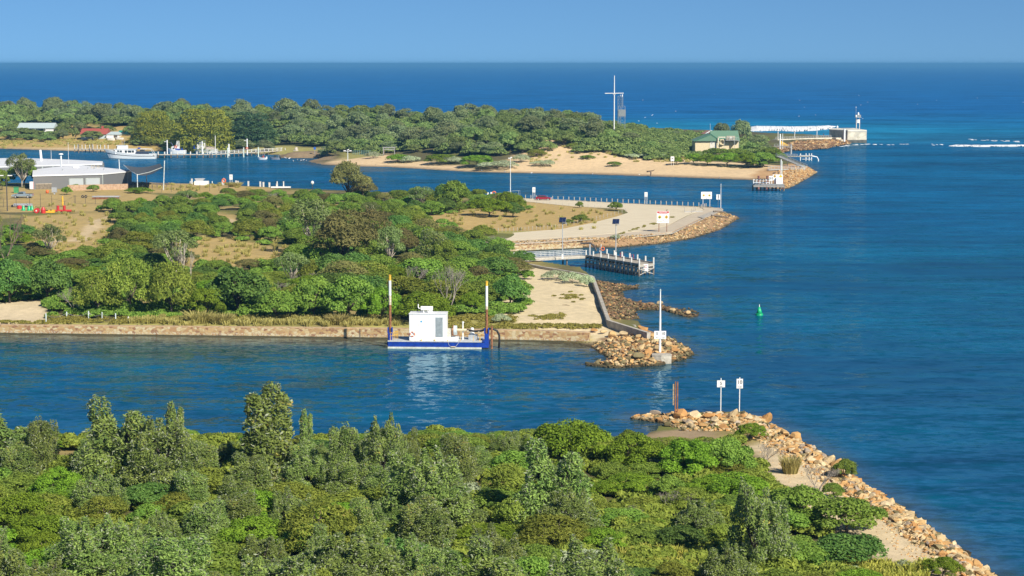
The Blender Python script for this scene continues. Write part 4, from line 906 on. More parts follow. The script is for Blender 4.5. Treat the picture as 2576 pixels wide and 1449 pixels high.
for x, y, w, tone in [(2290, 1302, 42, 'cream'), (2318, 1322, 34, 'orange'), (2345, 1344, 36, 'orange'), (2330, 1350, 30, 'cream'), (2368, 1362, 40, 'cream'), (2385, 1375, 44, 'orange'), (2350, 1372, 30, 'orange'), (2410, 1392, 40, 'orange'), (2395, 1404, 32, 'cream'), (2432, 1412, 44, 'cream'), (2455, 1426, 48, 'orange'), (2440, 1440, 36, 'cream'), (2480, 1446, 40, 'orange'), (2505, 1456, 36, 'cream')]:
    boulder(x, y, w, tone, 'on lower breakwater')
it = []
OUT = [(1592, 1052), (1700, 1044), (1800, 1042), (1890, 1046), (1960, 1080), (2032, 1124), (2079, 1146), (2161, 1214), (2259, 1270), (2302, 1302), (2386, 1362), (2460, 1418), (2530, 1472)]
for i in range(2600):
    t = rr.random(); x, y = along(OUT, t); d = rr.random() ** 1.3
    if x < 1890: yy = y + d * 42 * min(1, (x - 1580) / 150); xx = x
    else: xx = x - d * 60; yy = y + d * 26
    p = GG(xx, yy); size = rr.uniform(.35, 1.15) * (1 if d < .7 else .6)
    it.append((p + Vector((0, 0, size * .12)), size, rr.choices(['orange', 'cream', 'grey', 'olive'], [5, 5, 1, .8])[0]))
for i in range(160):
    x, y = along(OUT, rr.random()); p = GG(x + rr.uniform(-3, 8), y + rr.uniform(-4, 3)); it.append((Vector((p.x, p.y, max(p.z, -.1))), rr.uniform(.5, 1.1), 'dark'))
for i in range(700):
    x, y = along([(1930, 1110), (1950, 1150), (2010, 1190), (2090, 1220), (2190, 1290), (2290, 1380), (2380, 1440)], rr.random()); p = GG(x + rr.uniform(-30, 60), y + rr.uniform(-20, 24)); it.append((p, rr.uniform(.1, .35), rr.choice(['orange', 'cream'])))
rocks('rubble', it, 'tumbled sandstone rubble of the near breakwater')
# island tip
for x, y, w, tone in [(1496, 836, 30, 'orange'), (1520, 840, 30, 'cream'), (1540, 848, 42, 'orange'), (1570, 846, 36, 'cream'), (1590, 838, 40, 'orange'), (1618, 838, 44, 'orange'), (1612, 852, 40, 'cream'), (1640, 850, 34, 'orange'), (1580, 858, 30, 'orange'), (1650, 862, 36, 'cream'), (1630, 872, 38, 'orange'), (1612, 880, 34, 'cream'), (1655, 884, 44, 'cream'), (1680, 872, 36, 'cream'), (1632, 895, 34, 'orange'), (1665, 898, 34, 'orange'), (1608, 906, 50, 'olive'), (1585, 898, 30, 'olive'), (1560, 908, 30, 'olive'), (1700, 888, 36, 'orange')]:
    boulder(x, y, w, tone, 'on island point')
for x, y, w, tone in [(1480, 918, 22, 'dark'), (1503, 918, 30, 'olive'), (1528, 922, 30, 'dark')]: boulder(x, y, w, tone, 'at the point tip', z=.05)
it = []
PT = [(1500, 860), (1540, 850), (1640, 838), (1690, 850), (1722, 870), (1742, 890), (1722, 904), (1650, 921), (1546, 926), (1500, 921), (1540, 905), (1520, 892), (1490, 874)]
while len(it) < 1000:
    x, y = rr.uniform(1480, 1745), rr.uniform(838, 928)
    if not inpoly(PT, x, y): continue
    p = GG(x, y); it.append((p + Vector((0, 0, .12)), rr.uniform(.35, 1.05), rr.choices(['orange', 'cream', 'olive', 'brown'], [4, 3, 4, 2])[0]))
for i in range(150):
    x, y = along([(1470, 919), (1546, 926), (1650, 920), (1722, 903), (1741, 890), (1718, 869), (1690, 852)], rr.random()); p = GG(x, y); it.append((Vector((p.x, p.y, .05)), rr.uniform(.5, 1.2), 'dark'))
for i in range(90):
    x, y = rr.uniform(1380, 1500), rr.uniform(862, 876); it.append((GG(x, y), rr.uniform(.15, .5), rr.choice(['dark', 'olive', 'cream'])))
rocks('rubble', it, 'weathered rubble round the pole on the island point')
# reef outside the concrete wall
for x, y, w, h in [(1606, 768, 26, 18), (1637, 770, 28, 20), (1662, 770, 26, 26), (1692, 784, 32, 14), (1730, 792, 28, 20)]: boulder(x, y, w, 'brown' if x < 1650 else 'cream', 'along the reef spit', h, z=.1)
it = []; RF = [(1502, 706), (1560, 714), (1614, 724), (1566, 733), (1575, 748), (1600, 764), (1664, 768), (1760, 794), (1733, 800), (1664, 782), (1597, 782), (1606, 803), (1556, 806), (1534, 800)]
while len(it) < 1200:
    x, y = rr.uniform(1500, 1765), rr.uniform(705, 808)
    if not inpoly(RF, x, y): continue
    p = GG(x, y); it.append((Vector((p.x, p.y, max(p.z, -.05) + .08)), rr.uniform(.3, .9), rr.choices(['brown', 'olive', 'dark', 'orange'], [5, 3, 2, .8])[0]))
rocks('rubble', it, 'brown weedy reef rocks outside the concrete wall')
# car park revetment
it = []
TOPL = [(1210, 618), (1290, 613), (1450, 604), (1600, 592), (1690, 588), (1760, 556), (1818, 533)]; BOTL = [(1210, 640), (1290, 634), (1455, 624), (1560, 622), (1663, 613), (1740, 601), (1815, 578), (1863, 547), (1836, 540)]
while len(it) < 2600:
    t = rr.random(); a = along(TOPL, t); b = along(BOTL, min(1, t * 1.02)); d = rr.random(); x, y = a[0] + (b[0] - a[0]) * d, a[1] + (b[1] - a[1]) * d
    p = GG(x, y); it.append((p + Vector((0, 0, .05)), rr.uniform(.3, .85), rr.choices(['cream', 'orange', 'olive', 'brown'], [4, 3, 2.2 + 4 * d, 1.5 + d])[0]))
rocks('rubble', it, 'stone revetment sloping from the car park to the channel')
# dolphin point and pier mound on the spit
it = []; DP = [(1950, 430), (1985, 424), (2030, 418), (2056, 434), (2032, 449), (1992, 471), (1974, 477), (1960, 470)]
while len(it) < 900:
    x, y = rr.uniform(1945, 2060), rr.uniform(415, 480)
    if not inpoly(DP, x, y): continue
    p = GG(x, y); it.append((p + Vector((0, 0, .1)), rr.uniform(.5, 1.2), rr.choices(['orange', 'cream', 'brown'], [6, 3, 1])[0]))
rocks('rubble', it, 'orange stone mound at the end of the long beach')
it = []; PM = [(1950, 372), (2000, 356), (2090, 352), (2140, 354), (2137, 364), (2090, 371), (2033, 375), (1993, 378), (1976, 384)]
while len(it) < 1300:
    x, y = rr.uniform(1945, 2142), rr.uniform(350, 385)
    if not inpoly(PM, x, y): continue
    p = GG(x, y); it.append((Vector((p.x, p.y, max(p.z, .2) + .2)), rr.uniform(.8, 1.9), rr.choices(['brown', 'orange', 'cream'], [6, 3 if y < 362 else .6, .8])[0]))
rocks('rubble', it, 'brown boulder mound along the ocean pier')
label_boulders()

# ------------------------------------------------------------------ walls and paving
def stonemat(name, tones, mortar, scale, squash=1.0, zlow=True):
    m, nt, b, o = newmat(name); p = position(nt)
    sx_ = nd(nt, 'ShaderNodeSeparateXYZ'); nt.links.new(p, sx_.inputs[0]); cb = nd(nt, 'ShaderNodeCombineXYZ')
    nt.links.new(math_(nt, 'ADD', sx_.outputs[0], math_(nt, 'MULTIPLY', sx_.outputs[1], .6)), cb.inputs[0]); nt.links.new(math_(nt, 'MULTIPLY', sx_.outputs[2], squash), cb.inputs[1])
    jn = noise(nt, p, 1.5, 2); 
    vo = nd(nt, 'ShaderNodeTexVoronoi', voronoi_dimensions='2D', feature='F1'); vo.inputs['Scale'].default_value = scale; nt.links.new(cb.outputs[0], vo.inputs['Vector'])
    ve = nd(nt, 'ShaderNodeTexVoronoi', voronoi_dimensions='2D', feature='DISTANCE_TO_EDGE'); ve.inputs['Scale'].default_value = scale; nt.links.new(cb.outputs[0], ve.inputs['Vector'])
    sc_ = nd(nt, 'ShaderNodeSeparateColor'); nt.links.new(vo.outputs['Color'], sc_.inputs[0])
    colr = ramp(nt, sc_.outputs[0], [(i / len(tones), t) for i, t in enumerate(tones)]); colr.node.color_ramp.interpolation = 'CONSTANT'
    e = ramp(nt, ve.outputs['Distance'], [(.02, (1, 1, 1)), (.07, (0, 0, 0))]); colr = mix(nt, e, colr, mortar)
    if zlow:
        sp = noise(nt, p, 5.0, 4, .7); spm = ramp(nt, sp, [(.5, (0, 0, 0)), (.6, (1, 1, 1))])
        zb = ramp(nt, math_(nt, 'MULTIPLY', sx_.outputs[2], .5), [(.05, (1, 1, 1)), (.24, (1, 1, 1)), (.34, (0, 0, 0))])
        colr = mix(nt, math_(nt, 'MULTIPLY', spm, zb), colr, (.56, .52, .40))
        zd = ramp(nt, math_(nt, 'ADD', math_(nt, 'MULTIPLY', sx_.outputs[2], .5), math_(nt, 'MULTIPLY', jn, .06)), [(.10, (1, 1, 1)), (.17, (0, 0, 0))]); colr = mix(nt, zd, colr, (.06, .055, .025))
    nt.links.new(colr, b.inputs['Base Color']); b.inputs['Roughness'].default_value = .85; bump(nt, b, ve.outputs['Distance'], .04, .6); return m
STONE = stonemat('seawall_stone', [(.47, .31, .14), (.38, .22, .10), (.52, .40, .21), (.27, .14, .07), (.46, .33, .16), (.55, .46, .28), (.40, .25, .11)], (.36, .27, .16), 2.2, 1.4)
CONC = M('concrete', (.46, .42, .35), .85, var=.15, scale=1.2, dirt=(.22, .19, .13)); CONCP = M('pale_concrete', (.62, .58, .50), .85, var=.12, scale=.6, dirt=(.30, .26, .18))
def ribbon(pts, wl, wr, z0, z1):
    """a wall along world points (x, y): wl to the left, wr to the right of the line, from z0 to z1"""
    mb = MB(); n = len(pts); vs = []
    for i, p in enumerate(pts):
        a = Vector(pts[max(i - 1, 0)]); b = Vector(pts[min(i + 1, n - 1)]); t = (b - a).normalized(); nn = Vector((-t.y, t.x)); zt = z1[i] if isinstance(z1, list) else z1
        l = Vector(p) + nn * wl; r = Vector(p) - nn * wr; vs += [(l.x, l.y, z0), (l.x, l.y, zt), (r.x, r.y, zt), (r.x, r.y, z0)]
    fs = [(i * 4 + j, i * 4 + (j + 1) % 4, i * 4 + 4 + (j + 1) % 4, i * 4 + 4 + j) for i in range(n - 1) for j in range(4)] + [(0, 1, 2, 3), tuple(4 * n - 4 + j for j in (3, 2, 1, 0))]
    return mb.add(vs, fs)
wpx = [(-420, 835), (0, 840), (400, 845), (900, 851), (1260, 857), (1400, 860), (1482, 862)]
wl = [tuple(G(x, y)[:2]) for x, y in wpx]
w = thing('stone_seawall', 'long tan and orange stone seawall along the island channel', 'wall', (0, 0, 0))
ribbon(wl, 1.3, .12, -1.2, [1.25, 1.3, 1.35, 1.42, 1.5, 1.5, 1.4]).build('wall_face', STONE, w)
ribbon([(a, b + .25) for a, b in wl], 1.0, .2, 1.2, [1.31, 1.36, 1.41, 1.48, 1.56, 1.56, 1.46]).build('coping', M('coping_stone', (.50, .36, .21), .85, var=.2, scale=1.5), w)
p = G(908, 851); MB().box((p.x, p.y - .1, .55), (.42, .14, 1.7)).build('ladder_recess', M('dark_recess', (.10, .08, .06), .9), w)
cw = [tuple(G(x, y, 2.15)[:2]) for x, y in [(1632, 832), (1531, 805), (1491, 695)]]
w = thing('concrete_wall', 'low pale concrete wall bending round the sand flat', 'wall'); ribbon(cw, .28, .28, -.8, [1.9, 2.15, 2.15]).build('wall_run', CONC, w)
w2 = [tuple(G(x, y, 1.95)[:2]) for x, y in [(1489, 694), (1456, 686), (1366, 671), (1316, 660)]]
ribbon(w2, .26, .26, -.8, 1.95).build('return_wall', CONC, w)
p = G(1578, 820, 1.2); MB().box((p.x, p.y, .3), (2.6, 2.2, 1.9)).build('buttress', CONC, w)
# gravel car park and its apron
GRAV = [(1190, 590), (1288, 585.5), (1413, 576), (1488, 561), (1550, 545), (1580, 535), (1568, 526), (1525, 523), (1438, 518.5), (1363, 511), (1308, 505), (1296, 499), (1388, 500.5), (1588, 511.8), (1758, 521), (1770, 527), (1728, 542), (1678, 568), (1613, 581), (1450, 594.5), (1288, 604.5), (1190, 609)]
APRON = [(1762, 521.3), (1812, 524), (1800, 532), (1688, 584), (1610, 592), (1450, 602), (1288, 611), (1190, 616), (1190, 609.5), (1288, 605), (1450, 595), (1613, 581.6), (1680, 568), (1730, 542.5), (1772, 527)]
def sheetmat(name, c, c2, s):
    m, nt, b, o = newmat(name); p = position(nt); n1 = noise(nt, p, s, 6, .65); n2 = noise(nt, p, 12, 3)
    mp = nd(nt, 'ShaderNodeMapping'); mp.inputs['Scale'].default_value = (.06, .5, 1); mp.inputs['Rotation'].default_value = (0, 0, R(-24)); nt.links.new(p, mp.inputs[0]); n3 = noise(nt, mp.outputs[0], 1.6, 4)
    f = math_(nt, 'ADD', math_(nt, 'MULTIPLY', n1, .6), math_(nt, 'MULTIPLY', n3, .4)); nt.links.new(ramp(nt, f, [(.36, c2), (.6, c)]), b.inputs['Base Color']); b.inputs['Roughness'].default_value = .92; bump(nt, b, n2, .02, .4); return m
o = MB().prism(gp(GRAV, 1.56), 1.3, 1.56).build('gravel_road', sheetmat('pale_gravel', (.68, .59, .42), (.60, .51, .35), .35)); tag(o, kind='structure')
o = MB().prism(gp(APRON, 1.56), 1.3, 1.552).build('pavement', sheetmat('worn_concrete', (.58, .49, .36), (.46, .38, .27), .5)); tag(o, kind='structure')
qp = [tuple(G(x, y, 1.6)[:2]) for x, y in [(1296, 499), (1388, 501.3), (1588, 512.3), (1814, 523.5), (1818, 527), (1690, 586), (1612, 594.5), (1450, 604), (1288, 613), (1200, 618)]]
w = thing('quay_wall', 'grey concrete quay edge round the gravel car park', 'wall'); ribbon(qp[:4], .25, .25, -1, 1.66).build('far_edge', CONC, w); ribbon(qp[3:], .2, .15, 1.45, 1.60).build('near_edge', CONC, w)
sw = thing('stone_seawall', 'orange stone retaining wall behind the footbridge', 'wall'); ribbon([tuple(G(x, y, 0)[:2]) for x, y in [(1465, 625), (1380, 629), (1288, 634), (1190, 641)]], .1, 1.2, -.8, 1.28).build('wall_face', STONE, sw)
p = G(1795, 530, 1.7); MB().prism([tuple(G(x, y, 1.7)[:2]) for x, y in [(1812, 524), (1818, 528), (1770, 549), (1755, 545)]], .6, 1.72).build('ramp', CONC, w)
MB().prism([tuple(G(x, y, 1.6)[:2]) for x, y in [(1722, 531), (1768, 530), (1768, 533), (1722, 534)]], 1.3, 1.62).build('slab', CONCP, w)
# edging posts
TIMB = M('weathered_timber', (.40, .37, .32), .85, var=.2, scale=4); POSTW = M('white_post', (.66, .65, .61), .6, var=.08, dirt=(.45, .40, .33))
me = None
for i in range(33):
    t = i / 32; x, y = 1322 + (1758 - 1322) * t, 500 + (520 - 500) * t
    p = G(x, y, 1.55)
    if me is None: pb = MB().box((0, 0, .55), (.2, .2, 1.1)).box((0, 0, 1.12), (.23, .23, .06)).build('bollard', TIMB); me = pb.data; o = pb
    else: o = bpy.data.objects.new('bollard', me); C.objects.link(o)
    o.location = p; tag(o, 'square timber bollard in the row along the far edge of the gravel', 'bollard', 'timber bollards along the quay edge')
for i, (x, y) in enumerate([(1722, 533), (1740, 536), (1746, 533), (1750, 530), (1764, 525), (1768, 524), (1772, 523), (1776, 522)]):
    o = bpy.data.objects.new('bollard', me); C.objects.link(o); o.location = G(x, y, 1.55); tag(o, 'timber bollard in the loose cluster below the big white sign', 'bollard', 'clustered timber bollards')
f = thing('paddock_fence', 'low post and wire fence curving round the dry paddock', 'fence', (0, 0, 0)); prev = None; wires = MB()
FP = [(1225, 584), (1300, 582), (1400, 574), (1480, 558), (1540, 543), (1574, 533)]
fm = MB().box((0, 0, .45), (.11, .11, .9)).build('post', TIMB, f).data; bpy.data.objects.remove(f.children[0])
for i in range(38):
    x, y = along(FP, i / 37); p = GG(x, y); o = bpy.data.objects.new('post', fm); C.objects.link(o); o.parent = f; o.location = p
    if prev is not None: wires.tube([prev + Vector((0, 0, .7)), p + Vector((0, 0, .7))], .012, 4)
    prev = p
wires.build('wire', M('fence_wire', (.3, .3, .3), .5, .6), f)
f = thing('paddock_fence', 'sparse thin posts between the dry paddock and the red car', 'fence', (0, 0, 0))
for i in range(16):
    x, y = along([(1318, 510), (1400, 516), (1470, 521), (1560, 528)], i / 15); o = bpy.data.objects.new('post', fm); C.objects.link(o); o.parent = f; o.location = GG(x, y); o.scale = (.8, .8, 1)
# chain fence behind the seawall
CHM = M('chain_steel', (.42, .40, .38), .5, .4); PST = M('pale_blue_post', (.62, .70, .70), .6, var=.1)
f = thing('chain_fence', 'pale posts with a hanging chain above the stone seawall', 'fence'); prev = None; cm = MB()
for x, yb, yt in [(116, 812, 789), (168, 802, 785), (223, 802, 783), (257, 802, 786), (291, 809, 789)]:
    p = GG(x, yb); h = ztop(p.y, yt) - p.z; MB().tube([(p.x, p.y, p.z - .2), (p.x, p.y, p.z + h)], .09, 8).tube([(p.x, p.y, p.z + h), (p.x, p.y, p.z + h + .05)], [.10, .04], 8).build('post', PST, f)
    q = Vector((p.x, p.y, p.z + h * .85))
    if prev is not None: cm.tube([prev.lerp(q, t) - Vector((0, 0, 1.9 * t * (1 - t))) for t in [i / 8 for i in range(9)]], .025, 5)
    prev = q
cm.build('chain', CHM, f)
p = GG(324 * .96, 806); MB()
sb_ = MB().lathe([(.14, 0), (.16, .25), (.12, .5), (.05, .6)], 10).build('marker_stub', POSTW); sb_.location = GG(323, 806); tag(sb_, 'small white marker stub in the grass by the chain fence', 'marker')
# ------------------------------------------------------------------ paint and metal
WHITE = M('white_paint', (.84, .84, .82), .35, var=.02, dirt=(.55, .48, .40)); WHITEB = M('bright_white', (.82, .82, .80), .45, var=.03)
BLACK = M('black_rubber', (.025, .025, .028), .6, var=.2); STEEL = M('galvanised_steel', (.52, .54, .55), .45, .3, var=.1); RUST = M('rust_brown', (.30, .125, .055), .85, var=.3, scale=3, dirt=(.10, .04, .02))
YEL = M('safety_yellow', (.78, .46, .04), .45, var=.1, dirt=(.45, .25, .06)); BLUE = M('hull_blue', (.012, .055, .36), .35, var=.12, dirt=(.02, .03, .10)); GLASS = M('dark_glass', (.03, .045, .055), .08, var=.1, spec=.8)
RED = M('signal_red', (.55, .035, .03), .45, var=.1); ORANGE = M('lifebuoy_orange', (.75, .16, .04), .5, var=.1); GREEN = M('buoy_green', (.01, .42, .17), .4, var=.1, dirt=(.02, .2, .08))
TIMD = M('dark_timber', (.20, .16, .12), .9, var=.3, scale=3); DECK = M('deck_boards', (.40, .36, .29), .85, var=.2, scale=2.5); ALU = M('rail_aluminium', (.62, .63, .63), .35, .4, var=.06); GREY = M('grey_paint', (.38, .40, .42), .5, var=.08)
PANEL = M('solar_cells', (.015, .025, .07), .15, var=.2, spec=.7); INK = M('sign_ink', (.02, .02, .025), .6, var=.02); CREAM = M('cream_wall', (.72, .60, .38), .7, var=.06)
FONT = None
def lettering(txt, size, parent, loc, mat=None, name='lettering', align='CENTER'):
    cu = bpy.data.curves.new('lettering', 'FONT'); cu.body = txt; cu.size = size; cu.align_x = align; cu.align_y = 'CENTER'; cu.offset = size * .012; cu.resolution_u = 3
    t = bpy.data.objects.new('t', cu); C.objects.link(t); bpy.context.view_layer.update()
    me = bpy.data.meshes.new_from_object(t.evaluated_get(bpy.context.evaluated_depsgraph_get())); bpy.data.objects.remove(t)
    me.materials.clear(); me.materials.append(mat or INK); o = bpy.data.objects.new(name, me); C.objects.link(o); o.parent = parent; o.location = loc; o.rotation_euler = (math.pi / 2, 0, 0); return o
def arrow(parent, loc, w, h, flip=False):
    k = -1 if flip else 1; pts = [(-w / 2, -h * .16), (w * .2, -h * .16), (w * .2, -h / 2), (w / 2, 0), (w * .2, h / 2), (w * .2, h * .16), (-w / 2, h * .16)]
    return MB().add([(loc[0] + k * x, loc[1], loc[2] + z) for x, z in pts], [tuple(range(7))]).build('arrow', INK, parent)
def streakmat():
    m, nt, b, o = newmat('streaked_white'); v = objcoord(nt); mp = nd(nt, 'ShaderNodeMapping'); mp.inputs['Scale'].default_value = (5.5, 5.5, .35); nt.links.new(v, mp.inputs[0])
    n1 = noise(nt, mp.outputs[0], 1.0, 5, .6); n2 = noise(nt, v, 1.1, 4); f = math_(nt, 'MULTIPLY', ramp(nt, n1, [(.55, (0, 0, 0)), (.72, (1, 1, 1))]), ramp(nt, n2, [(.42, (.1, .1, .1)), (.62, (.75, .75, .75))]))
    nt.links.new(mix(nt, f, (.86, .86, .84), (.50, .33, .19)), b.inputs['Base Color']); b.inputs['Roughness'].default_value = .4; return m
CABW = streakmat()
def ground_at(x, yb, z=None): return GG(x, yb) if z is None else G(x, yb, z)
def pole(name, label, cat, x, yb, yt, r, mat=None, z=None, group=None, taper=1.0):
    p = ground_at(x, yb, z); h = ztop(p.y, yt) - p.z; o = MB().tube([(0, 0, -.4), (0, 0, h)], [r, r * taper], 10).build(name, mat or WHITE); o.location = p; tag(o, label, cat, group); return o
def board_sign(name, label, x, yb, ytop, ybot, wpx_, z=None, posts=2, postmat=None, over=0.0, facing=0.0, group=None, pr=.06):
    """a flat board on posts; returns thing and its size"""
    p = ground_at(x, yb, z); s = S(p); zt = ztop(p.y, ytop) - p.z; zb = ztop(p.y, ybot) - p.z; w = wpx_ / s
    t = thing(name, label, 'sign', p, facing, group); MB().box((0, 0, (zt + zb) / 2), (w, .06, zt - zb)).build('board', WHITEB, t)
    MB().add([], [])
    xs = [0] if posts == 1 else [-w * .32, w * .32] if posts == 2 else posts
    for q in xs: MB().tube([(q, .09, -.3), (q, .09, zt + over)], pr, 8).build('post', postmat or WHITE, t)
    return t, w, zt, zb
# ------------------------------------------------------------------ speed signs on rocks
t, w, zt, zb = board_sign('speed_sign', 'smaller white speed sign with a 5 on the breakwater rocks', 1813, 1036, 957, 972 + 2, 20, posts=1, over=.25)
lettering('5', .5, t, (0, -.04, zb + (zt - zb) * .56)); MB().box((0, -.04, zb + .12), (.35, .01, .05)).build('mark', INK, t)
t, w, zt, zb = board_sign('speed_sign', 'larger white speed sign with a 10 on the breakwater rocks', 1860, 1036, 953, 977, 16, posts=1, over=.15)
lettering('10', .58, t, (0, -.04, zb + (zt - zb) * .64)); arrow(t, (0, -.04, zb + .17), .5, .16)
# rusty pile pair
p = GG(1701, 1056); t = thing('rusty_pile', 'tall rusted steel channel pile with a barnacled timber plank', 'post', p, 0); h = ztop(p.y, 960) - p.z
for q in (-.11, .13): MB().box((q, 0, h / 2 - .3), (.13, .22, h + .6)).build('channel', RUST, t)
MB().box((-.32, .05, h * .66), (.16, .1, h * .55)).build('plank', M('barnacled_timber', (.42, .33, .20), .9, var=.35, scale=5), t)
# channel beacon on the island point
p = G(1660, 886, 1.3); t = thing('beacon_pole', 'tall white beacon pole with twin 5 and 10 speed boards', 'pole', p); h = ztop(p.y, 731) - p.z
MB().tube([(0, 0, 0), (0, 0, h * .5), (0, 0, h)], [.17, .14, .07], 12).build('mast', WHITE, t); MB().lathe([(.12, 0), (.1, .12), (.02, .22)], 10, (0, 0, h)).build('lamp', M('lamp_lens', (.55, .65, .6), .2), t)
zt, zb = ztop(p.y, 832) - p.z, ztop(p.y, 852) - p.z
for q, tx in ((-.41, '5'), (.41, '10')):
    b = MB().box((q, -.2, (zt + zb) / 2), (.78, .05, zt - zb)).build('board', WHITEB, t); lettering(tx, .52, t, (q, -.24, zb + (zt - zb) * .66)); arrow(t, (q, -.24, zb + .16), .45, .12, q < 0)
p2 = G(1664, 903, .55); b = thing('concrete_plinth', 'cracked concrete plinth under the beacon pole', 'plinth', p2); MB().prism([(-1.3, -.6), (-.1, -.95), (1.3, -.5), (1.2, .9), (-1.2, .9)], -1.3, .55).build('block', CONC, b); MB().prism([(-1.35, -.65), (-.1, -1.0), (1.35, -.55), (1.25, .95), (-1.25, .95)], .552, .66).build('cap', CONC, b)
# green buoy
p = G(1910, 793, 0); t = thing('channel_buoy', 'green conical lateral buoy floating in the channel', 'buoy', p); s = S(p)
MB().lathe([(.45, -.4), (.62, -.05), (.62, .12), (.5, .3)], 20).build('float', GREEN, t, True); MB().lathe([(.48, .3), (.34, .8), (.14, 1.35)], 20).build('cone', GREEN, t, True); MB().tube([(0, 0, 1.3), (0, 0, 1.75)], [.07, .05], 8).build('lantern', WHITE, t); MB().torus((0, 0, .22), .6, .04, 20, 6, 'z').build('rim', GREEN, t)
# ------------------------------------------------------------------ cutter barge
p0, p1 = G(976, 876.5), G(1211, 878.5); L = (p1 - p0).length; ang = math.atan2(p1.y - p0.y, p1.x - p0.x)
D = thing('dredge_barge', 'blue and white dredge barge moored at the stone seawall', 'barge', p0, ang); u = L / 1490.0   # metres per drawing unit
def dx(v): return (v - 232) * u
def dz(v): return (1316 - v) * u
Wd = 4.6
prof = [(0.25, -.5), (Wd - .25, -.5), (Wd, dz(1205)), (0, dz(1205))]
MB().ext(prof, 0, L).build('hull', BLUE, D); MB().bb(-.02, L + .02, -.06, .04, -.3, dz(1288)).build('boot_stripe', M('pale_bottom_paint', (.60, .63, .55), .6, dirt=(.35, .36, .25)), D)
MB().bb(-.03, L + .03, -.05, Wd + .05, dz(1207), dz(1192)).build('deck', M('deck_grey', (.52, .54, .54), .6, var=.1, dirt=(.3, .3, .3)), D)
zd = dz(1192)
cabw = (dx(570), dx(1160)); cab = MB().bb(cabw[0], cabw[1], .15, 2.9, zd, dz(766)).build('cabin', CABW, D); bevel(cab, .06)
MB().bb(cabw[0] - .05, cabw[1] + .05, .08, 2.97, dz(766), dz(757)).build('cabin_roof', WHITEB, D)
MB().bb(dx(995), dx(1108), .10, .2, dz(1122), dz(812)).build('radiator_grille', M('grille_grey', (.42, .47, .48), .5, var=.1), D)
gm_ = MB()
for i in range(16): gm_.bb(dx(997), dx(1106), .07, .10, dz(1116 - i * 19), dz(1110 - i * 19))
gm_.build('grille_slats', M('grille_dark', (.22, .26, .28), .5), D)
for x in (690, 880, 960): MB().bb(dx(x) - .01, dx(x) + .01, .13, .16, zd + .1, dz(790)).build('door_seam', GREY, D)
MB().torus((dx(620), .1, dz(1085)), .30, .075, 24, 8).build('life_ring', ORANGE, D)
for a in range(4): MB().box((dx(620) + .30 * math.cos(a * 1.57 + .78), .06, dz(1085) + .30 * math.sin(a * 1.57 + .78)), (.17, .06, .17), ry=-(a * 1.57 + .78)).build('ring_band', WHITEB, D)
MB().tube([(dx(765), .14, dz(882)), (dx(765), .12, dz(882))], .13, 16).build('emblem', M('emblem_blue', (.05, .35, .62), .5), D)
MB().tube([(dx(745), 1.4, dz(688)), (dx(935), 1.4, dz(688))], .31, 16).build('muffler', CABW, D); MB().tube([(dx(745), 1.4, dz(690)), (dx(715), 1.4, dz(690)), (dx(702), 1.4, dz(670)), (dx(702), 1.4, dz(622))], .08, 8).build('exhaust_pipe', WHITE, D)
for x in (790, 852): MB().bb(dx(x) - .05, dx(x) + .05, 1.3, 1.5, dz(757), dz(718)).build('muffler_leg', WHITE, D)
MB().bb(dx(866), dx(930), 1.1, 1.7, dz(757), dz(722)).build('muffler_box', WHITE, D)
MB().bb(dx(1150), dx(1340), .6, 2.6, zd, dz(1145)).build('skid', WHITE, D); MB().bb(dx(1155), dx(1225), .9, 2.2, dz(1145), dz(1015)).build('pump_motor', M('dirty_white', (.62, .60, .52), .6, var=.15, dirt=(.25, .2, .15)), D)
MB().tube([(dx(1268), 1.6, dz(1040)), (dx(1318), 1.6, dz(1040))], .68, 22).build('pump_casing', M('pump_pale_blue', (.58, .66, .66), .5, var=.1), D); MB().tube([(dx(1255), 1.6, dz(1040)), (dx(1268), 1.6, dz(1040))], .74, 22).build('pump_flange', RUST, D)
MB().tube([(dx(1318), 1.6, dz(1034)), (dx(1475), 1.6, dz(1034))], .17, 12).build('discharge_pipe', CREAM, D)
hp = [(1475, 1034, 1.6), (1520, 1040, 1.5), (1600, 1050, 1.4), (1680, 1048, 1.4), (1760, 1025, 1.3), (1830, 1008, 1.3), (1900, 1010, 1.3), (1960, 1040, 1.4), (1994, 1110, 1.5), (1998, 1200, 1.6), (1988, 1330, 1.6)]
MB().tube([(dx(a), c, dz(b)) for a, b, c in hp], .15, 12).build('delivery_hose', BLACK, D, True)
for a in (1485, 1660, 1820): MB().tube([(dx(a), 1.4, dz(1034 if a < 1600 else 1048 if a < 1700 else 1010) - .17), (dx(a) + .18, 1.4, dz(1034 if a < 1600 else 1048 if a < 1700 else 1008) - .17)], .19, 12).build('hose_clamp', M('clamp_tan', (.55, .45, .30), .6), D)
MB().tube([(dx(1410), 1.9, zd), (dx(1410), 1.9, dz(900))], .1, 10).tube([(dx(1410), 1.9, dz(918)), (dx(1432), 1.9, dz(918))], .07, 8).build('standpipe', WHITE, D)
MB().lathe([(.36, 0), (.30, .45), (.22, .95), (.12, 1.0)], 14, (dx(1556), 2.2, dz(1115))).build('winch_cover', WHITEB, D); MB().bb(dx(1500), dx(1640), 1.7, 2.8, zd, dz(1115)).build('winch_bed', GREY, D)
rl = MB()
for x in (268, 292, 316, 340, 362): rl.tube([(dx(x), .2 + (x - 268) * .02, zd), (dx(x), .2 + (x - 268) * .02, dz(1068))], .035, 6)
rl.tube([(dx(268), .2, dz(1070)), (dx(362), 2.1, dz(1070))], .035, 6).tube([(dx(268), .2, dz(1120)), (dx(362), 2.1, dz(1120))], .03, 6); rl.build('bow_rail', YEL, D)
rl = MB()
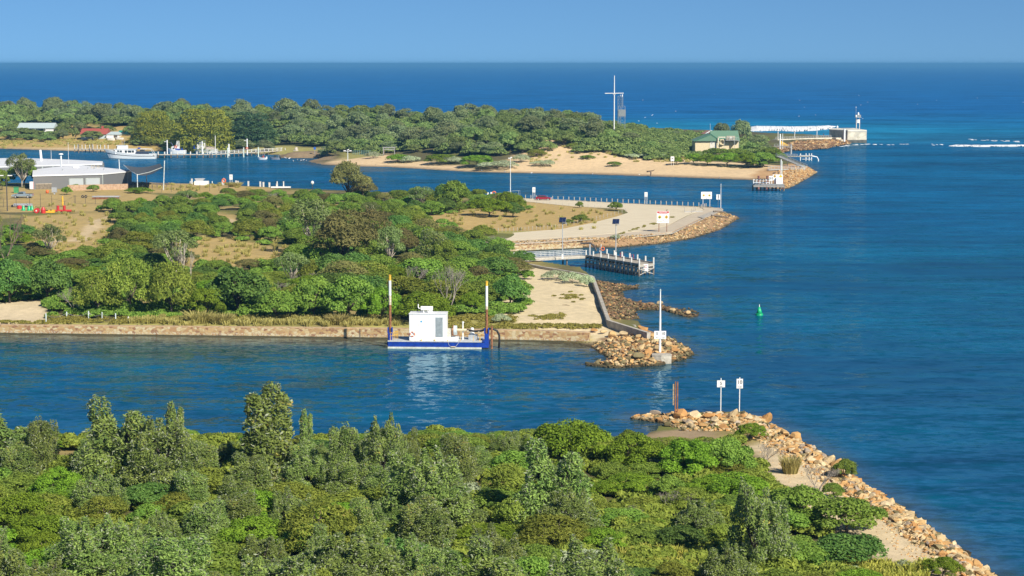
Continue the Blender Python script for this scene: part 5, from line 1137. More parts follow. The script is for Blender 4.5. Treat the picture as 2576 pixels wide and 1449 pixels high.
for x in (1385, 1595, 1690, 1705): rl.tube([(dx(x), .25, zd), (dx(x), .25, dz(1115))], .035, 6)
rl.tube([(dx(1690), .25, dz(1118)), (dx(1705), 2.4, dz(1118))], .035, 6).tube([(dx(1340), 3.4, dz(1130)), (dx(1720), 3.4, dz(1130))], .03, 6); rl.build('stern_rail', YEL, D)
for x in (765, 980, 1180): MB().bb(dx(x) - .06, dx(x) + .06, -.04, .1, zd, zd + .22).build('bollard', YEL, D)
MB().tube([(dx(1240), -.12, dz(1282)), (dx(1308), -.12, dz(1282))], .1, 10).build('fender', M('fender_tan', (.50, .42, .30), .7), D)
rp = MB(); rp.tube([(dx(1190), .0, dz(1200)), (dx(1205), -.1, dz(1250)), (dx(1240), -.12, dz(1282))], .022, 5).tube([(dx(1308), -.12, dz(1282)), (dx(1370), 0, dz(1205))], .022, 5); rp.build('rope', M('rope_white', (.62, .62, .58), .8), D)
def spud(x, y, ztp, cuts, name_bits):
    g = MB().bb(dx(x) - .30, dx(x) + .30, y - .3, y + .36, dz(1262) - .2, dz(1075)).bb(dx(x) - .36, dx(x) - .2, y - .34, y + .3, dz(1075), dz(990)).bb(dx(x) + .2, dx(x) + .36, y - .34, y + .3, dz(1075), dz(990)).build('spud_guide', BLUE, D)
    zs = [dz(v) for v in cuts]
    names = ['spud_base', 'spud_faded_band', 'spud_white_band', 'spud_yellow_top']; mats = [RUST, M('rust_stained_white', (.66, .55, .42), .7, var=.2, scale=3, dirt=(.32, .14, .06)), WHITE, YEL]
    for i in range(4): MB().tube([(dx(x), y, zs[i]), (dx(x), y, zs[i + 1])], .185, 14).build(names[i], mats[i], D)
    MB().tube([(dx(x), y, zs[4]), (dx(x), y, zs[4] + .06)], .22, 14).tube([(dx(x), y, zs[4] + .06), (dx(x), y, zs[4] + .14)], .08, 8).build('spud_cap', YEL, D)
spud(258, .9, 150, [1450, 628, 478, 240, 160], None); spud(1800, .9, 240, [1480, 690, 640, 315, 250], None)
MB().bb(dx(1722), dx(1830), .5, 1.4, dz(1300), dz(1225)).bb(dx(1722), dx(1830), 3.0, 3.8, dz(1300), dz(1225)).build('stern_block', BLUE, D); MB().bb(dx(214), dx(240), .3, 3.6, dz(1270), dz(1210)).build('bow_block', BLUE, D)
sp2 = G(1411 - 174, 877); q = G(1237, 876.5); t = pole('mooring_pile', 'brown steel mooring pile beside the dredge hose', 'pile', 1237, 877, 820, .15, RUST, z=0)
# ------------------------------------------------------------------ footbridge and timber jetty
ZD = 2.2
A, B, Cc, Dd = G(1474, 643.4, ZD), G(1608, 665.8, ZD), G(1644, 662.5, ZD), G(1508, 637.5, ZD)
J = thing('timber_jetty', 'timber jetty with rows of white tipped piles in the channel', 'jetty', (0, 0, 0))
MB().prism([tuple(A[:2]), tuple(B[:2]), tuple(Cc[:2]), tuple(Dd[:2])], ZD - .22, ZD).build('deck', DECK, J)
def edge(a, b, t): return a.lerp(b, t)
kerb = MB(); kerb.beam(edge(A, B, 0) + Vector((0, 0, .1)), B + Vector((0, 0, .1)), .25, .2).beam(Dd + Vector((0, 0, .1)), Cc + Vector((0, 0, .1)), .25, .2); kerb.build('kerb_beam', TIMB, J)
for i in range(15):
    t = i / 14
    for a, b in ((A, B), (Dd, Cc)):
        q = edge(a, b, t); tall = (i % 2 == 0); top = ZD + (1.15 if tall else -.1)
        MB().tube([(q.x, q.y, -3), (q.x, q.y, ZD - .2)], .17, 8).build('pile', TIMD, J)
        if tall: MB().tube([(q.x, q.y - .02, ZD - .9), (q.x, q.y - .02, top)], .16, 8).build('pile_head', POSTW, J)
        elif a is A: MB().box((q.x, q.y - .2, ZD - 1.0), (.16, .14, 2.0)).build('fender_post', TIMB, J)
    q0, q1 = edge(A, B, t), edge(Dd, Cc, t); MB().beam(q0 + Vector((0, 0, -.42)), q1 + Vector((0, 0, -.42)), .25, .3).build('crossbeam', TIMD, J)
for a, b in ((A, B), (Dd, Cc)): MB().beam(a + Vector((0, -.15, -.75)), b + Vector((0, -.15, -.75)), .12, .25).beam(a + Vector((0, -.15, -1.5)), b + Vector((0, -.15, -1.5)), .1, .18).build('waling', TIMB, J)
MB().beam(B + Vector((0, -.1, -.35)), Cc + Vector((0, -.1, -.35)), .2, .3).beam(B + Vector((.2, -.1, -.9)), Cc + Vector((0, -.1, -.9)), .15, .2).beam(B + Vector((.1, -.05, -.9)), Cc + Vector((0, -.05, -2)), .12, .15).beam(Cc + Vector((0, -.05, -.9)), B + Vector((0, -.05, -2)), .12, .15).build('end_brace', TIMB, J)
for tt in (.42, .62): q = edge(Dd, Cc, tt); MB().tube([(q.x - .25, q.y, ZD - 1), (q.x - .25, q.y, ZD + .95), (q.x + .25, q.y, ZD + .95), (q.x + .25, q.y, ZD - 1)], .05, 6).build('ladder', RED, J)
q = edge(A, B, .02); MB().box((q.x + .6, q.y, ZD + .9), (.3, .3, 2.9)).build('gate_post', GREY, J)
q = edge(B, Cc, .45); sg = thing('warning_board', 'small white notice board on the outer end of the timber jetty', 'sign', (q.x, q.y - .3, 0)); MB().box((0, 0, 1.55), (.95, .05, 1.35)).build('board', WHITEB, sg); MB().box((0, -.03, 1.9), (.5, .01, .12)).box((0, -.03, 1.6), (.6, .01, .08)).build('marks', M('sign_red', (.5, .05, .05), .6), sg)
q = edge(Dd, Cc, .03); lb = thing('lifebuoy_stand', 'orange lifebuoy on a white post at jetty entrance', 'lifebuoy', (q.x, q.y, ZD)); MB().tube([(0, 0, 0), (0, 0, 1.9)], .08, 8).build('post', POSTW, lb); MB().torus((.35, -.1, 1.0), .33, .09, 20, 8).build('ring', ORANGE, lb)
# footbridge
E = G(1305, 652, ZD); E2 = G(1282, 646, ZD); A2 = G(1484, 636.5, ZD)
Bq = thing('footbridge', 'grey footbridge with white tubular railings to the jetty', 'bridge', (0, 0, 0))
dirn = (A - E).normalized(); nrm = Vector((-dirn.y, dirn.x, 0)); wv = nrm * 2.3
MB().prism([tuple(E[:2]), tuple(A[:2]), tuple((A + wv)[:2]), tuple((E + wv)[:2])], ZD - .12, ZD).build('deck', CONCP, Bq)
MB().beam(E + Vector((0, 0, -.3)), A + Vector((0, 0, -.3)), .25, .4).beam(E + wv + Vector((0, 0, -.3)), A + wv + Vector((0, 0, -.3)), .25, .4).build('girder', CONC, Bq)
for side in (0, 1):
    o_ = wv * side; r_ = MB(); n = 15
    for k in (.35, .7, 1.05): r_.tube([E + o_ + Vector((0, 0, k)), A + o_ + Vector((0, 0, k))], .04, 6)
    for i in range(n + 1): q = (E + o_).lerp(A + o_, i / n); r_.tube([q, q + Vector((0, 0, 1.05))], .035, 6)
    q = A + o_ + Vector((0, 0, 1.05)); r_.tube([q, q + dirn * .5, q + dirn * .7 + Vector((0, 0, -.3)), q + dirn * .5 + Vector((0, 0, -.7)), q + Vector((0, 0, -.7))], .04, 6)
    r_.build('railing', ALU, Bq)
for tt in (.2, .73):
    for oo in (.2, .9):
        q = (E + wv * oo).lerp(A + wv * oo, tt); MB().tube([(q.x, q.y, -3), (q.x, q.y, ZD - .1)], .16, 8).build('pier_pile', TIMD, Bq)
MB().box((E + wv * .5 - dirn * .8)[:2] + (1.2,), (1.6, 2.6, 1.9), rz=math.atan2(dirn.y, dirn.x)).build('abutment', CONC, Bq)
def solar(x, yb, ytop, z, lab):
    p = G(x, yb, z); h = ztop(p.y, ytop) - z; t = thing('solar_lamp', lab, 'lamp post', p); MB().tube([(0, 0, -.2), (0, 0, h)], [.11, .075], 10).build('pole', STEEL, t)
    MB().box((0, 0, .45), (.34, .34, .9)).build('battery_box', WHITE, t)
    for k in (-.33, .33): MB().box((k, 0, h + .25), (.62, 1.35, .05), rx=R(38), rz=R(-8)).build('panel', PANEL, t)
    MB().box((0, .06, h + .2), (1.36, 1.42, .04), rx=R(38), rz=R(-8)).build('panel_frame', ALU, t); MB().tube([(0, 0, h - .5), (.45, -.2, h - .42)], .035, 6).box((.6, -.25, h - .42), (.4, .18, .09)).build('lamp_arm', STEEL, t)
solar(1415, 651, 556, ZD - .1, 'solar lamp post on the footbridge, left of two'); q = edge(Dd, Cc, .32); solar(1549, 646.2, 560, ZD, 'solar lamp post on the timber jetty, right of two')
# ------------------------------------------------------------------ car park signs
t, w, zt, zb = board_sign('caution_sign', 'CAUTION board with yellow beach warnings on rusty posts', 1667.5, 584, 531, 561, 31, postmat=RUST, pr=.08)
hh = zt - zb
MB().box((0, -.04, zt - hh * .1), (w * .94, .02, hh * .15)).build('red_band', RED, t); lettering('CAUTION', hh * .15, t, (0, -.056, zt - hh * .1), WHITEB); lettering('BOAT OPERATORS', hh * .085, t, (0, -.045, zt - hh * .235), RED)
for q, k in ((-w * .26, 0), (w * .28, 1)):
    MB().box((q, -.04, zb + hh * .5), (hh * .24, .02, hh * .24), ry=R(45)).build('warning_diamond', YEL, t); MB().box((q, -.056, zb + hh * .5), (hh * .12, .01, hh * .07)).build('pictogram', INK, t)
MB().box((-w * .28, -.056, zb + hh * .44), (hh * .2, .01, hh * .05)).build('pictogram', M('sign_green', (.08, .30, .10), .6), t)
for q in (-.42, 0, .42): MB().box((q * w, -.04, zb + hh * .25), (hh * .07 if q else hh * .13, .02, hh * .05)).build('arrow_mark', M('sign_red', (.5, .05, .05), .6), t)
MB().box((-w * .25, -.04, zb + hh * .12), (w * .35, .01, hh * .05)).build('small_print', M('print_tan', (.65, .5, .35), .6), t); MB().box((w * .25, -.04, zb + hh * .12), (w * .35, .01, hh * .04)).build('small_print', M('print_grey', (.5, .5, .5), .6), t)
tp = t.location
def bird(label, loc, rz, size, body=None, group=None, name='seagull', dark=False):
    b = thing(name, label, 'bird', loc, rz, group); bm_ = body or WHITEB; s_ = size
    MB().tube([(-.5 * s_, 0, .34 * s_), (-.25 * s_, 0, .38 * s_), (.1 * s_, 0, .42 * s_), (.32 * s_, 0, .55 * s_), (.42 * s_, 0, .64 * s_), (.52 * s_, 0, .62 * s_)], [.03 * s_, .12 * s_, .17 * s_, .10 * s_, .09 * s_, .04 * s_], 8).build('body', bm_, b, True)
    MB().tube([(.5 * s_, 0, .62 * s_), (.66 * s_, 0, .58 * s_)], [.03 * s_, .01 * s_], 6).build('beak', M('beak_orange', (.6, .25, .06), .5), b)
    for k in (-.06, .06): MB().tube([(.02 * s_, k * s_, .3 * s_), (.03 * s_, k * s_, 0)], .018 * s_, 5).build('leg', M('beak_orange'), b)
    MB().tube([(-.48 * s_, 0, .40 * s_), (-.1 * s_, 0, .5 * s_), (.12 * s_, 0, .46 * s_)], [.02 * s_, .13 * s_, .05 * s_], 6).build('wing', BLACK if dark else M('wing_grey', (.42, .44, .46), .7), b)
    return b
bird('dark cormorant perched on the CAUTION board', (tp.x + .85, tp.y, tp.z + zt), .4, .5, BLACK, name='cormorant', dark=True)
t, w, zt, zb = board_sign('warning_sign', 'wide white sign with two yellow diamonds at quay corner', 1777, 520, 482.5, 500.5, 27, z=1.55, pr=.07)
for q in (-w * .26, w * .26): MB().box((q, -.04, (zt + zb) / 2), (.5, .02, .5), ry=R(45)).build('warning_diamond', YEL, t); MB().box((q, -.055, (zt + zb) / 2), (.25, .01, .15)).build('pictogram', INK, t)
MB().box((w * .3, -.057, (zt + zb) / 2 - .1), (.5, .01, .14)).build('pictogram', M('sign_green'), t)
t, w, zt, zb = board_sign('speed_sign', 'white speed sign with a 5 at the quay corner', 1806.5, 522.5, 489, 502, 9.5, z=1.55, posts=1); lettering('5', .8, t, (0, -.04, (zt + zb) / 2 + .1))
pole('flag_pole', 'thin white pole at the outer corner of the car park quay', 'pole', 1813, 523, 462, .09, z=1.55, taper=.6)
for x, yb, yt, ybt, lab in [(1343, 501, 471, 484, 'tall narrow white sign just left of the red car'), (1625, 513.5, 483.5, 495, 'tall narrow white sign midway along the bollard row')]:
    t, w, zt, zb = board_sign('speed_sign', lab, x, yb, yt, ybt, 7.5, z=1.55); lettering('10' if x < 1500 else '5', .55, t, (0, -.04, zb + (zt - zb) * .62)); MB().box((0, -.04, zb + .2), (.3, .01, .08)).build('mark', INK, t)
# tall light pole and rescue gear at the quay
p = G(1284, 494, 1.5); t = thing('light_pole', 'tall slim white light pole standing on the island quay', 'lamp post', p); h = ztop(p.y, 397) - p.z; MB().tube([(0, 0, -.2), (0, 0, h)], [.13, .07], 10).build('pole', WHITE, t); MB().box((-.3, 0, h - .1), (.7, .3, .22)).box((.25, 0, h + .1), (.45, .3, .3)).build('floodlight', WHITEB, t)
p = G(1300, 499, 1.5); t = thing('gear_hanger', 'thin white pipe frame with gear at quay left of the car', 'rack', p); MB().tube([(-2.6, 0, 0), (-2.6, 0, 2.0), (.9, 0, 2.3), (.9, 0, 0)], .06, 6).tube([(.5, 0, 0), (.5, 0, 2.25)], .05, 6).build('pipe_frame', ALU, t)
p = G(1235, 494, 1.5); t = thing('lifebuoy_stand', 'orange lifebuoy and white boxes on quay behind the bushes', 'lifebuoy', p); h = ztop(p.y, 486) - p.z
MB().torus((.9, 0, h), .5, .14, 18, 8).build('ring', ORANGE, t); MB().box((.1, 0, h - .1), (.5, .3, .8)).build('box', WHITEB, t); MB().box((-.9, 0, h - .1), (.5, .3, .7)).build('box', WHITEB, t); MB().tube([(.9, .1, -.2), (.9, .1, h + .4)], .06, 6).build('post', GREY, t)
# driftwood and old pipes on the revetment
for (a, b, r_, lab) in [((1795, 536), (1825, 538), .22, 'dark log on the upper revetment rocks'), ((1790, 546), (1832, 551), .22, 'long dark log on the lower revetment rocks')]:
    q0, q1 = GG(*a), GG(*b); o = MB().tube([q0 + Vector((0, 0, .45)), (q0 + q1) / 2 + Vector((0, 0, .55)), q1 + Vector((0, 0, .4))], [r_, r_ * .95, r_ * .7], 8).build('driftwood_log', TIMD); tag(o, lab, 'log')
q0 = G(1460, 612, 1.9); o = MB().tube([q0, q0 + Vector((2.2, 0, .05)), q0 + Vector((3.0, -.3, -.6)), q0 + Vector((3.4, -.5, -1.6))], .2, 8).build('outfall_pipe', M('dark_pipe', (.09, .07, .06), .7)); tag(o, 'dark bent outfall pipe by the footbridge end', 'pipe')
for (pts, lab) in [([(2070 / 1.0, 0)], '')]: pass
q0 = GG(1424, 768); o = MB().tube([q0 + Vector((-.6, .3, .03)), q0 + Vector((0, 0, .08)), q0 + Vector((.6, -.5, .03))], [.03, .05, .02], 6).tube([q0, q0 + Vector((.1, .5, .1))], [.03, .01], 5).build('driftwood_branch', M('drift_brown', (.28, .20, .12), .9)); tag(o, 'small driftwood branch on the sand flat', 'branch')
# ------------------------------------------------------------------ sheds and yard at the island's left end
CLAD = stonemat('dark_cladding', [(.20, .20, .20)], (.13, .13, .13), .4, 1, False)
def cladmat(name, c, c2, n=5.0, vertical=False):
    m, nt, b, o = newmat(name); p = position(nt); wv_ = nd(nt, 'ShaderNodeTexWave', wave_type='BANDS', bands_direction='Z' if not vertical else 'X'); wv_.inputs['Scale'].default_value = n; wv_.inputs['Distortion'].default_value = .3; nt.links.new(p, wv_.inputs[0])
    n1 = noise(nt, p, .8, 5); nt.links.new(mix(nt, math_(nt, 'MULTIPLY', wv_.outputs['Fac'], n1), c, c2), b.inputs['Base Color']); b.inputs['Roughness'].default_value = .7; bump(nt, b, wv_.outputs['Fac'], .03, .5); return m
SHED = cladmat('grey_timber_cladding', (.145, .148, .15), (.21, .20, .19), 1.6); ROLL = cladmat('roller_door_grey', (.42, .45, .46), (.50, .53, .54), 3.0); ROOFW = M('white_roof', (.80, .80, .80), .5, var=.03, scale=.3, dirt=(.6, .6, .58))
ROOFG = cladmat('green_roof', (.12, .23, .15), (.15, .27, .18), 1.0, True); ROOFR = cladmat('red_roof', (.34, .075, .05), (.40, .10, .07), 1.0, True); ROOFB = cladmat('pale_blue_roof', (.42, .50, .50), (.5, .57, .57), 1.0, True); BRICKT = stonemat('tan_block', [(.42, .27, .17), (.48, .32, .20), (.38, .24, .15)], (.5, .4, .3), 1.2, 1, False)
ZR = 6.0
def xy(x, y, z): return tuple(G(x, y, z)[:2])
t = thing('storage_shed', 'front grey shed with white roof and two roller doors', 'shed')
fl, c_, r_ = GG(84, 477), GG(259, 471.5), GG(322, 466); zr = ztop(c_.y, 436.5)
pl = [tuple(fl[:2]), tuple(c_[:2]), tuple(r_[:2]), xy(331, 428, zr), xy(192, 417.5, zr), xy(120, 424, zr), xy(84, 428, zr)]
cx_, cy_ = sum(p[0] for p in pl) / 7, sum(p[1] for p in pl) / 7
MB().prism(pl, .8, zr - .35).build('wall', SHED, t)
big = [(cx_ + (p[0] - cx_) * 1.012, cy_ + (p[1] - cy_) * 1.012) for p in pl]
MB().prism(big, zr - .35, [zr + .02, zr, zr - .05, zr, zr + .35, zr + .25, zr + .15]).build('roof', ROOFW, t)
vdir = (Vector(c_) - Vector(fl)); vdir.z = 0; vl = vdir.length; vdir.normalize(); ra = math.atan2(vdir.y, vdir.x)
def onwall(f, z, off=-.06): q = Vector(fl) + vdir * (vl * f); return Vector((q.x + vdir.y * -off * -1, q.y + off, z))
for f in (.615, .855):
    d = MB().box(onwall(f, zr - 1.45 - 1.6), (vl * .19, .1, 3.2), rz=ra).build('roller_door', ROLL, t); MB().box(onwall(f, zr - 1.38, -.1), (vl * .20, .14, .16), rz=ra).box(onwall(f - .1, zr - 3.05, -.1), (.14, .14, 3.3), rz=ra).box(onwall(f + .1, zr - 3.05, -.1), (.14, .14, 3.3), rz=ra).build('door_frame', M('frame_pale', (.5, .55, .5), .5), d)
d = MB().box(onwall(.15, zr - 2.7 - 1.0), (vl * .22, .1, 2.0), rz=ra).build('timber_door', M('brown_door', (.20, .165, .12), .8, var=.2), t); MB().box(onwall(.15, zr - 2.65, -.1), (vl * .23, .14, .14), rz=ra).build('door_frame', M('frame_tan', (.5, .42, .3), .6), d)
MB().box((c_.x, c_.y - .05, (zr + 1) / 2), (.18, .18, zr - 1.3)).box((r_.x, r_.y - .05, (zr + 1) / 2), (.18, .18, zr - 1.3)).build('corner_trim', M('frame_pale'), t)
for x, y in ((222, 424), (238, 424.5), (158, 428), (262, 426)):
    q = G(x, y, zr + .2); MB().tube([(q.x, q.y, zr - .2), (q.x, q.y, zr + .55)], .25, 8).build('roof_vent', GREY, t)
q = G(192, 423, zr); MB().box((q.x, q.y, zr + .5), (1.6, 1.6, .9)).build('roof_hatch', ROOFW, t)
q = G(234, 424, zr); MB().torus((q.x, q.y, zr + .7), .5, .1, 14, 6).torus((q.x + 1.6, q.y, zr + .5), .38, .09, 14, 6).build('vent_hoop', M('hoop_tan', (.45, .38, .25), .6), t)
t = thing('storage_shed', 'rear grey shed with long white roof left of the shade sail', 'shed')
fr = GG(262, 446); z2 = ztop(fr.y, 411.5); pl = [xy(-110, 421.5, z2), xy(262, 411.5, z2), xy(262, 406, z2), xy(180, 403, z2), xy(60, 399.5, z2), xy(-110, 401, z2)]
MB().prism(pl, .8, z2 - .4).build('wall', SHED, t); MB().prism([(p[0] * 1.004, p[1] + (.5 if i > 1 else -.5)) for i, p in enumerate(pl)], z2 - .4, [z2, z2, z2, z2 + .2, z2 + .3, z2 + .3]).build('roof', ROOFW, t)
for x in (20, 45): q = G(x, 425, 4); MB().box((q.x, pl[0][1] + (q.x - pl[0][0]) * (pl[1][1] - pl[0][1]) / (pl[1][0] - pl[0][0]) - .1, z2 - 1.6), (.35, .2, 2.2)).build('downpipe', M('frame_pale'), t)
q = G(18, 424, 4); MB().box((q.x, pl[0][1] + 1, 3.2), (4.5, 3.2, .15)).build('awning', ROOFW, t)
q = G(104, 404.5, z2); MB().tube([(q.x, q.y, z2), (q.x - .3, q.y, ztop(q.y, 377))], [.5, .42], 10).build('roof_flue', WHITEB, t)
q = G(154, 420, z2); MB().tube([(q.x, q.y, z2 - 1), (q.x, q.y, ztop(q.y, 388.5))], .3, 10).lathe([(.9, 0), (.75, .3), (.4, .4)], 12, (q.x, q.y, ztop(q.y, 388.5))).build('roof_vent', WHITEB, t)
q = G(34, 400.5, z2); MB().box((q.x, q.y, z2 + .6), (1.8, .1, .08)).box((q.x - .8, q.y, z2 + .3), (.08, .1, .9)).box((q.x + .8, q.y, z2 + .4), (.08, .1, 1.1)).build('roof_rail', ALU, t)
mast = pole('radio_mast', 'thin pale mast rising behind the white shed roofs', 'mast', 173, 428, 358, .09, z=z2 - 1, taper=.5)
pole('radio_mast', 'thin grey aerial on the rear shed roof', 'mast', 129, 403, 378, .07, z=z2, taper=.6)
for x0, x1, yb, yt, lab in [(170, 322, 480, 465.5, 'tan block wall in front of the grey shed')]:
    a, b = GG(x0, yb), GG(x1, yb - 3); o = ribbon([tuple(a[:2]), tuple(b[:2])], .15, .15, .6, ztop(a.y, yt)).build('block_wall', BRICKT); tag(o, lab, 'wall')
# shade sail
t = thing('shade_sail', 'grey fabric shade sail stretched between pale poles', 'shade sail'); pts = {}
for nm, x, yb, yt in (('a', 303, 462, 401), ('b', 346, 478, 438), ('c', 411, 478, 404), ('d', 369, 462, 433)):
    p = GG(x, yb); h = ztop(p.y, yt); lean = {'a': -.3, 'c': .5}.get(nm, 0); MB().tube([(p.x, p.y, p.z - .3), (p.x + lean, p.y, h)], .14, 8).build('pole', M('pole_pale', (.62, .68, .68), .5), t); pts[nm] = Vector((p.x, p.y, h))
pa, pb, pc, pd = pts['a'], Vector((xat(pts['b'].y, 345, 440), pts['b'].y, ztop(pts['b'].y, 440))), Vector((xat(pts['c'].y, 408, 422), pts['c'].y, ztop(pts['c'].y, 421))), Vector((xat(pts['d'].y + 14, 403, 411), pts['d'].y + 14, ztop(pts['d'].y + 14, 411)))
pa = Vector((xat(pa.y, 311, 416), pa.y, ztop(pa.y, 415)))
mb = MB(); n = 10; vs = []
for i in range(n + 1):
    for j in range(n + 1):
        u_, v_ = i / n, j / n; q = pa.lerp(pb, u_).lerp(pd.lerp(pc, u_), v_); q = q - Vector((0, 0, 1.1 * math.sin(math.pi * v_) * .9)); vs.append(q)
fs = [(i * (n + 1) + j, (i + 1) * (n + 1) + j, (i + 1) * (n + 1) + j + 1, i * (n + 1) + j + 1) for i in range(n) for j in range(n)]
o = mb.add(vs, fs).build('sail', M('sail_grey', (.075, .085, .09), .8), t); sm_ = o.modifiers.new('thick', 'SOLIDIFY'); sm_.thickness = .06
MB().tube([pa, pa.lerp(pb, .5) - Vector((0, 0, .2)), pb, pb.lerp(pc, .5) - Vector((0, 0, .3)), pc], .11, 6).build('edge_tube', M('pole_pale'), t)
# yard gear
CARP = {}
def car(label, x, yb, wpx_, yaw, body, ute=False):
    p = GG(x, yb); L = wpx_ / S(p); k = L / 4.8; t = thing('ute' if ute else 'hatchback_car', label, 'ute' if ute else 'car', p, yaw)
    if ute: pr = [(-2.4, .35), (-2.4, .95), (-.55, .98), (-.5, 1.42), (.55, 1.45), (1.15, .98), (2.2, .82), (2.4, .6), (2.4, .35)]
    else: pr = [(-2.2, .35), (-2.25, .85), (-2.0, 1.0), (-1.5, 1.4), (.3, 1.45), (1.1, .98), (2.1, .8), (2.3, .6), (2.3, .35)]
    pr = [(a * k, b * k) for a, b in pr]; hw = .88 * k
    o = MB().ext(pr, -hw, hw, 'y').build('body', body, t); bevel(o, .09 * k, 3)
    gl = [(-.42, 1.0), (-.40, 1.36), (.5, 1.38), (.98, 1.0)] if ute else [(-1.75, 1.02), (-1.42, 1.34), (.28, 1.38), (.95, 1.0)]
    w = MB().ext([(a * k, b * k) for a, b in gl], -hw - .012, hw + .012, 'y').build('side_window', GLASS, t)
    MB().add([(1.16 * k, -.72 * k, 1.0 * k), (1.16 * k, .72 * k, 1.0 * k), (.6 * k, .66 * k, 1.44 * k), (.6 * k, -.66 * k, 1.44 * k)], [(0, 1, 2, 3)]).build('windscreen', GLASS, t).location = (.03, 0, .02)
    if ute: MB().bb(-2.35 * k, -.6 * k, -.8 * k, .8 * k, .95 * k, 1.0 * k).build('tray_cover', M('tray_dark', (.08, .08, .085), .7), t)
    for wx in (-1.4 * k, 1.45 * k):
        for sy in (-1, 1):
            q = MB().tube([(wx, sy * (hw - .14 * k), .32 * k), (wx, sy * (hw + .03 * k), .32 * k)], .32 * k, 16).build('wheel', BLACK, t); MB().tube([(wx, sy * (hw - .02), .32 * k), (wx, sy * (hw + .04 * k), .32 * k)], .19 * k, 12).build('rim', ALU, q)
    for sy in (-1, 1):
        MB().box((2.3 * k, sy * .62 * k, .68 * k), (.22 * k, .32 * k, .14 * k)).build('headlight', WHITEB, t); MB().box(((-2.39 if ute else -2.2) * k, sy * .7 * k, .8 * k), (.1 * k, .25 * k, .2 * k)).build('tail_light', RED, t)
    return t
car('silver-blue ute parked by the sheds', 57, 498, 52, R(180), M('silver_blue_paint', (.30, .38, .44), .25, .3, var=.04), True)
car('red car parked at the quay bollard row', 1367, 503.8, 41, R(-6), M('red_car_paint', (.28, .012, .035), .25, .1, var=.05))
def yard(name, label, cat, x, yb, hpx, build, group=None):
    p = GG(x, yb); h = hpx / S(p); t = thing(name, label, cat, p, 0, group); build(t, h); return t
def can(mat, r=.45):
    def f(t, h): MB().lathe([(r * h, 0), (r * h, .6 * h), (r * .75 * h, .8 * h), (r * .55 * h, h)], 14).build('drum', mat, t); MB().tube([(0, 0, h), (0, 0, 1.12 * h)], .07 * h, 6).build('fitting', mat, t)
    return f
def bell(mat):
    def f(t, h): MB().lathe([(.42 * h, 0), (.38 * h, .3 * h), (.22 * h, .8 * h), (.12 * h, h)], 14).build('cone', mat, t); MB().tube([(0, 0, h), (0, 0, 1.1 * h)], .05 * h, 6).build('lantern', WHITE, t)
    return f
def pipebuoy(t, h): MB().tube([(0, 0, .18 * h), (2.6 * h, 0, .18 * h)], .18 * h, 10).build('pontoon', RED, t); MB().tube([(.5 * h, 0, .3 * h), (.5 * h, 0, h)], .22 * h, 10).tube([(1.5 * h, 0, .3 * h), (1.5 * h, 0, h)], .22 * h, 10).build('upright', RED, t)
for x, nm in ((59, 0), (73, 1), (80.5, 2)): yard('navigation_buoy', 'green conical buoy stored in the yard, ' + ('leftmost', 'middle', 'rightmost')[nm] + ' of three', 'buoy', x, 530, 12.5, bell(GREEN), 'stored green buoys')
yard('navigation_buoy', 'small red and white buoy at the left end of the stored buoys', 'buoy', 49, 525, 8, can(RED, .8)); yard('navigation_buoy', 'red can buoy lying on its side beside the green buoys', 'buoy', 93, 536, 12.5, lambda t, h: (MB().tube([(0, -.5 * h, .5 * h), (0, .5 * h, .5 * h)], .5 * h, 16).build('drum', RED, t), MB().tube([(0, -.55 * h, .5 * h), (0, -.5 * h, .5 * h)], .15 * h, 10).build('boss', WHITE, t)))
yard('navigation_buoy', 'tall red can buoy between the round red buoy and yellow floats', 'buoy', 109, 536.5, 15, can(RED, .40)); yard('float_block', 'yellow float block, left of two by the red pontoon', 'float', 119, 535.5, 9, lambda t, h: (MB().box((0, 0, .45 * h), (1.7 * h, 1.2 * h, .8 * h)).build('block', YEL, t), MB().box((0, -.62 * h, .75 * h), (.7 * h, .06 * h, .25 * h)).build('hatch', BLACK, t)))
yard('float_block', 'yellow float block, right of two by the red pontoon', 'float', 131, 535.5, 9.5, lambda t, h: (MB().box((0, 0, .45 * h), (1.5 * h, 1.2 * h, .8 * h)).build('block', YEL, t), MB().box((-.2 * h, -.62 * h, .8 * h), (.5 * h, .06 * h, .25 * h)).build('hatch', BLACK, t))); yard('pontoon_buoy', 'red pontoon buoy with two upright drums', 'buoy', 138, 533, 16, pipebuoy)
yard('marker_post', 'stout yellow marker post standing behind the red pontoon', 'post', 157.7, 520, 26, lambda t, h: MB().lathe([(.09 * h, 0), (.09 * h, .85 * h), (.06 * h, .88 * h), (.09 * h, .92 * h), (.09 * h, h)], 12).build('post', YEL, t))
yard('boat_trailer', 'long grey covered trailer behind the stored buoys', 'trailer', 58, 521, 9, lambda t, h: (MB().ext([(-.8, .3 * h), (-.9, .7 * h), (0, h), (.9, .7 * h), (.8, .3 * h)], -2.4, 2.4).build('cover', GREY, t), MB().tube([(-2.8, -.4, .3), (-2.8, .4, .3)], .3, 10).build('wheel', BLACK, t), MB().tube([(-1.2, -.95, .25), (-1.2, .95, .25)], .25, 10).tube([(1, -.95, .25), (1, .95, .25)], .25, 10).build('axle', BLACK, t)))
yard('instrument_box', 'white equipment cabinet with pink stripe by the shed corner', 'cabinet', 80, 478, 21, lambda t, h: (MB().box((0, 0, h * .55), (h * .45, .5, h * .9)).build('cabinet', WHITEB, t), MB().box((h * .22, -.27, h * .55), (h * .05, .04, h * .85)).build('stripe', M('pink_stripe', (.7, .25, .35), .6), t)))
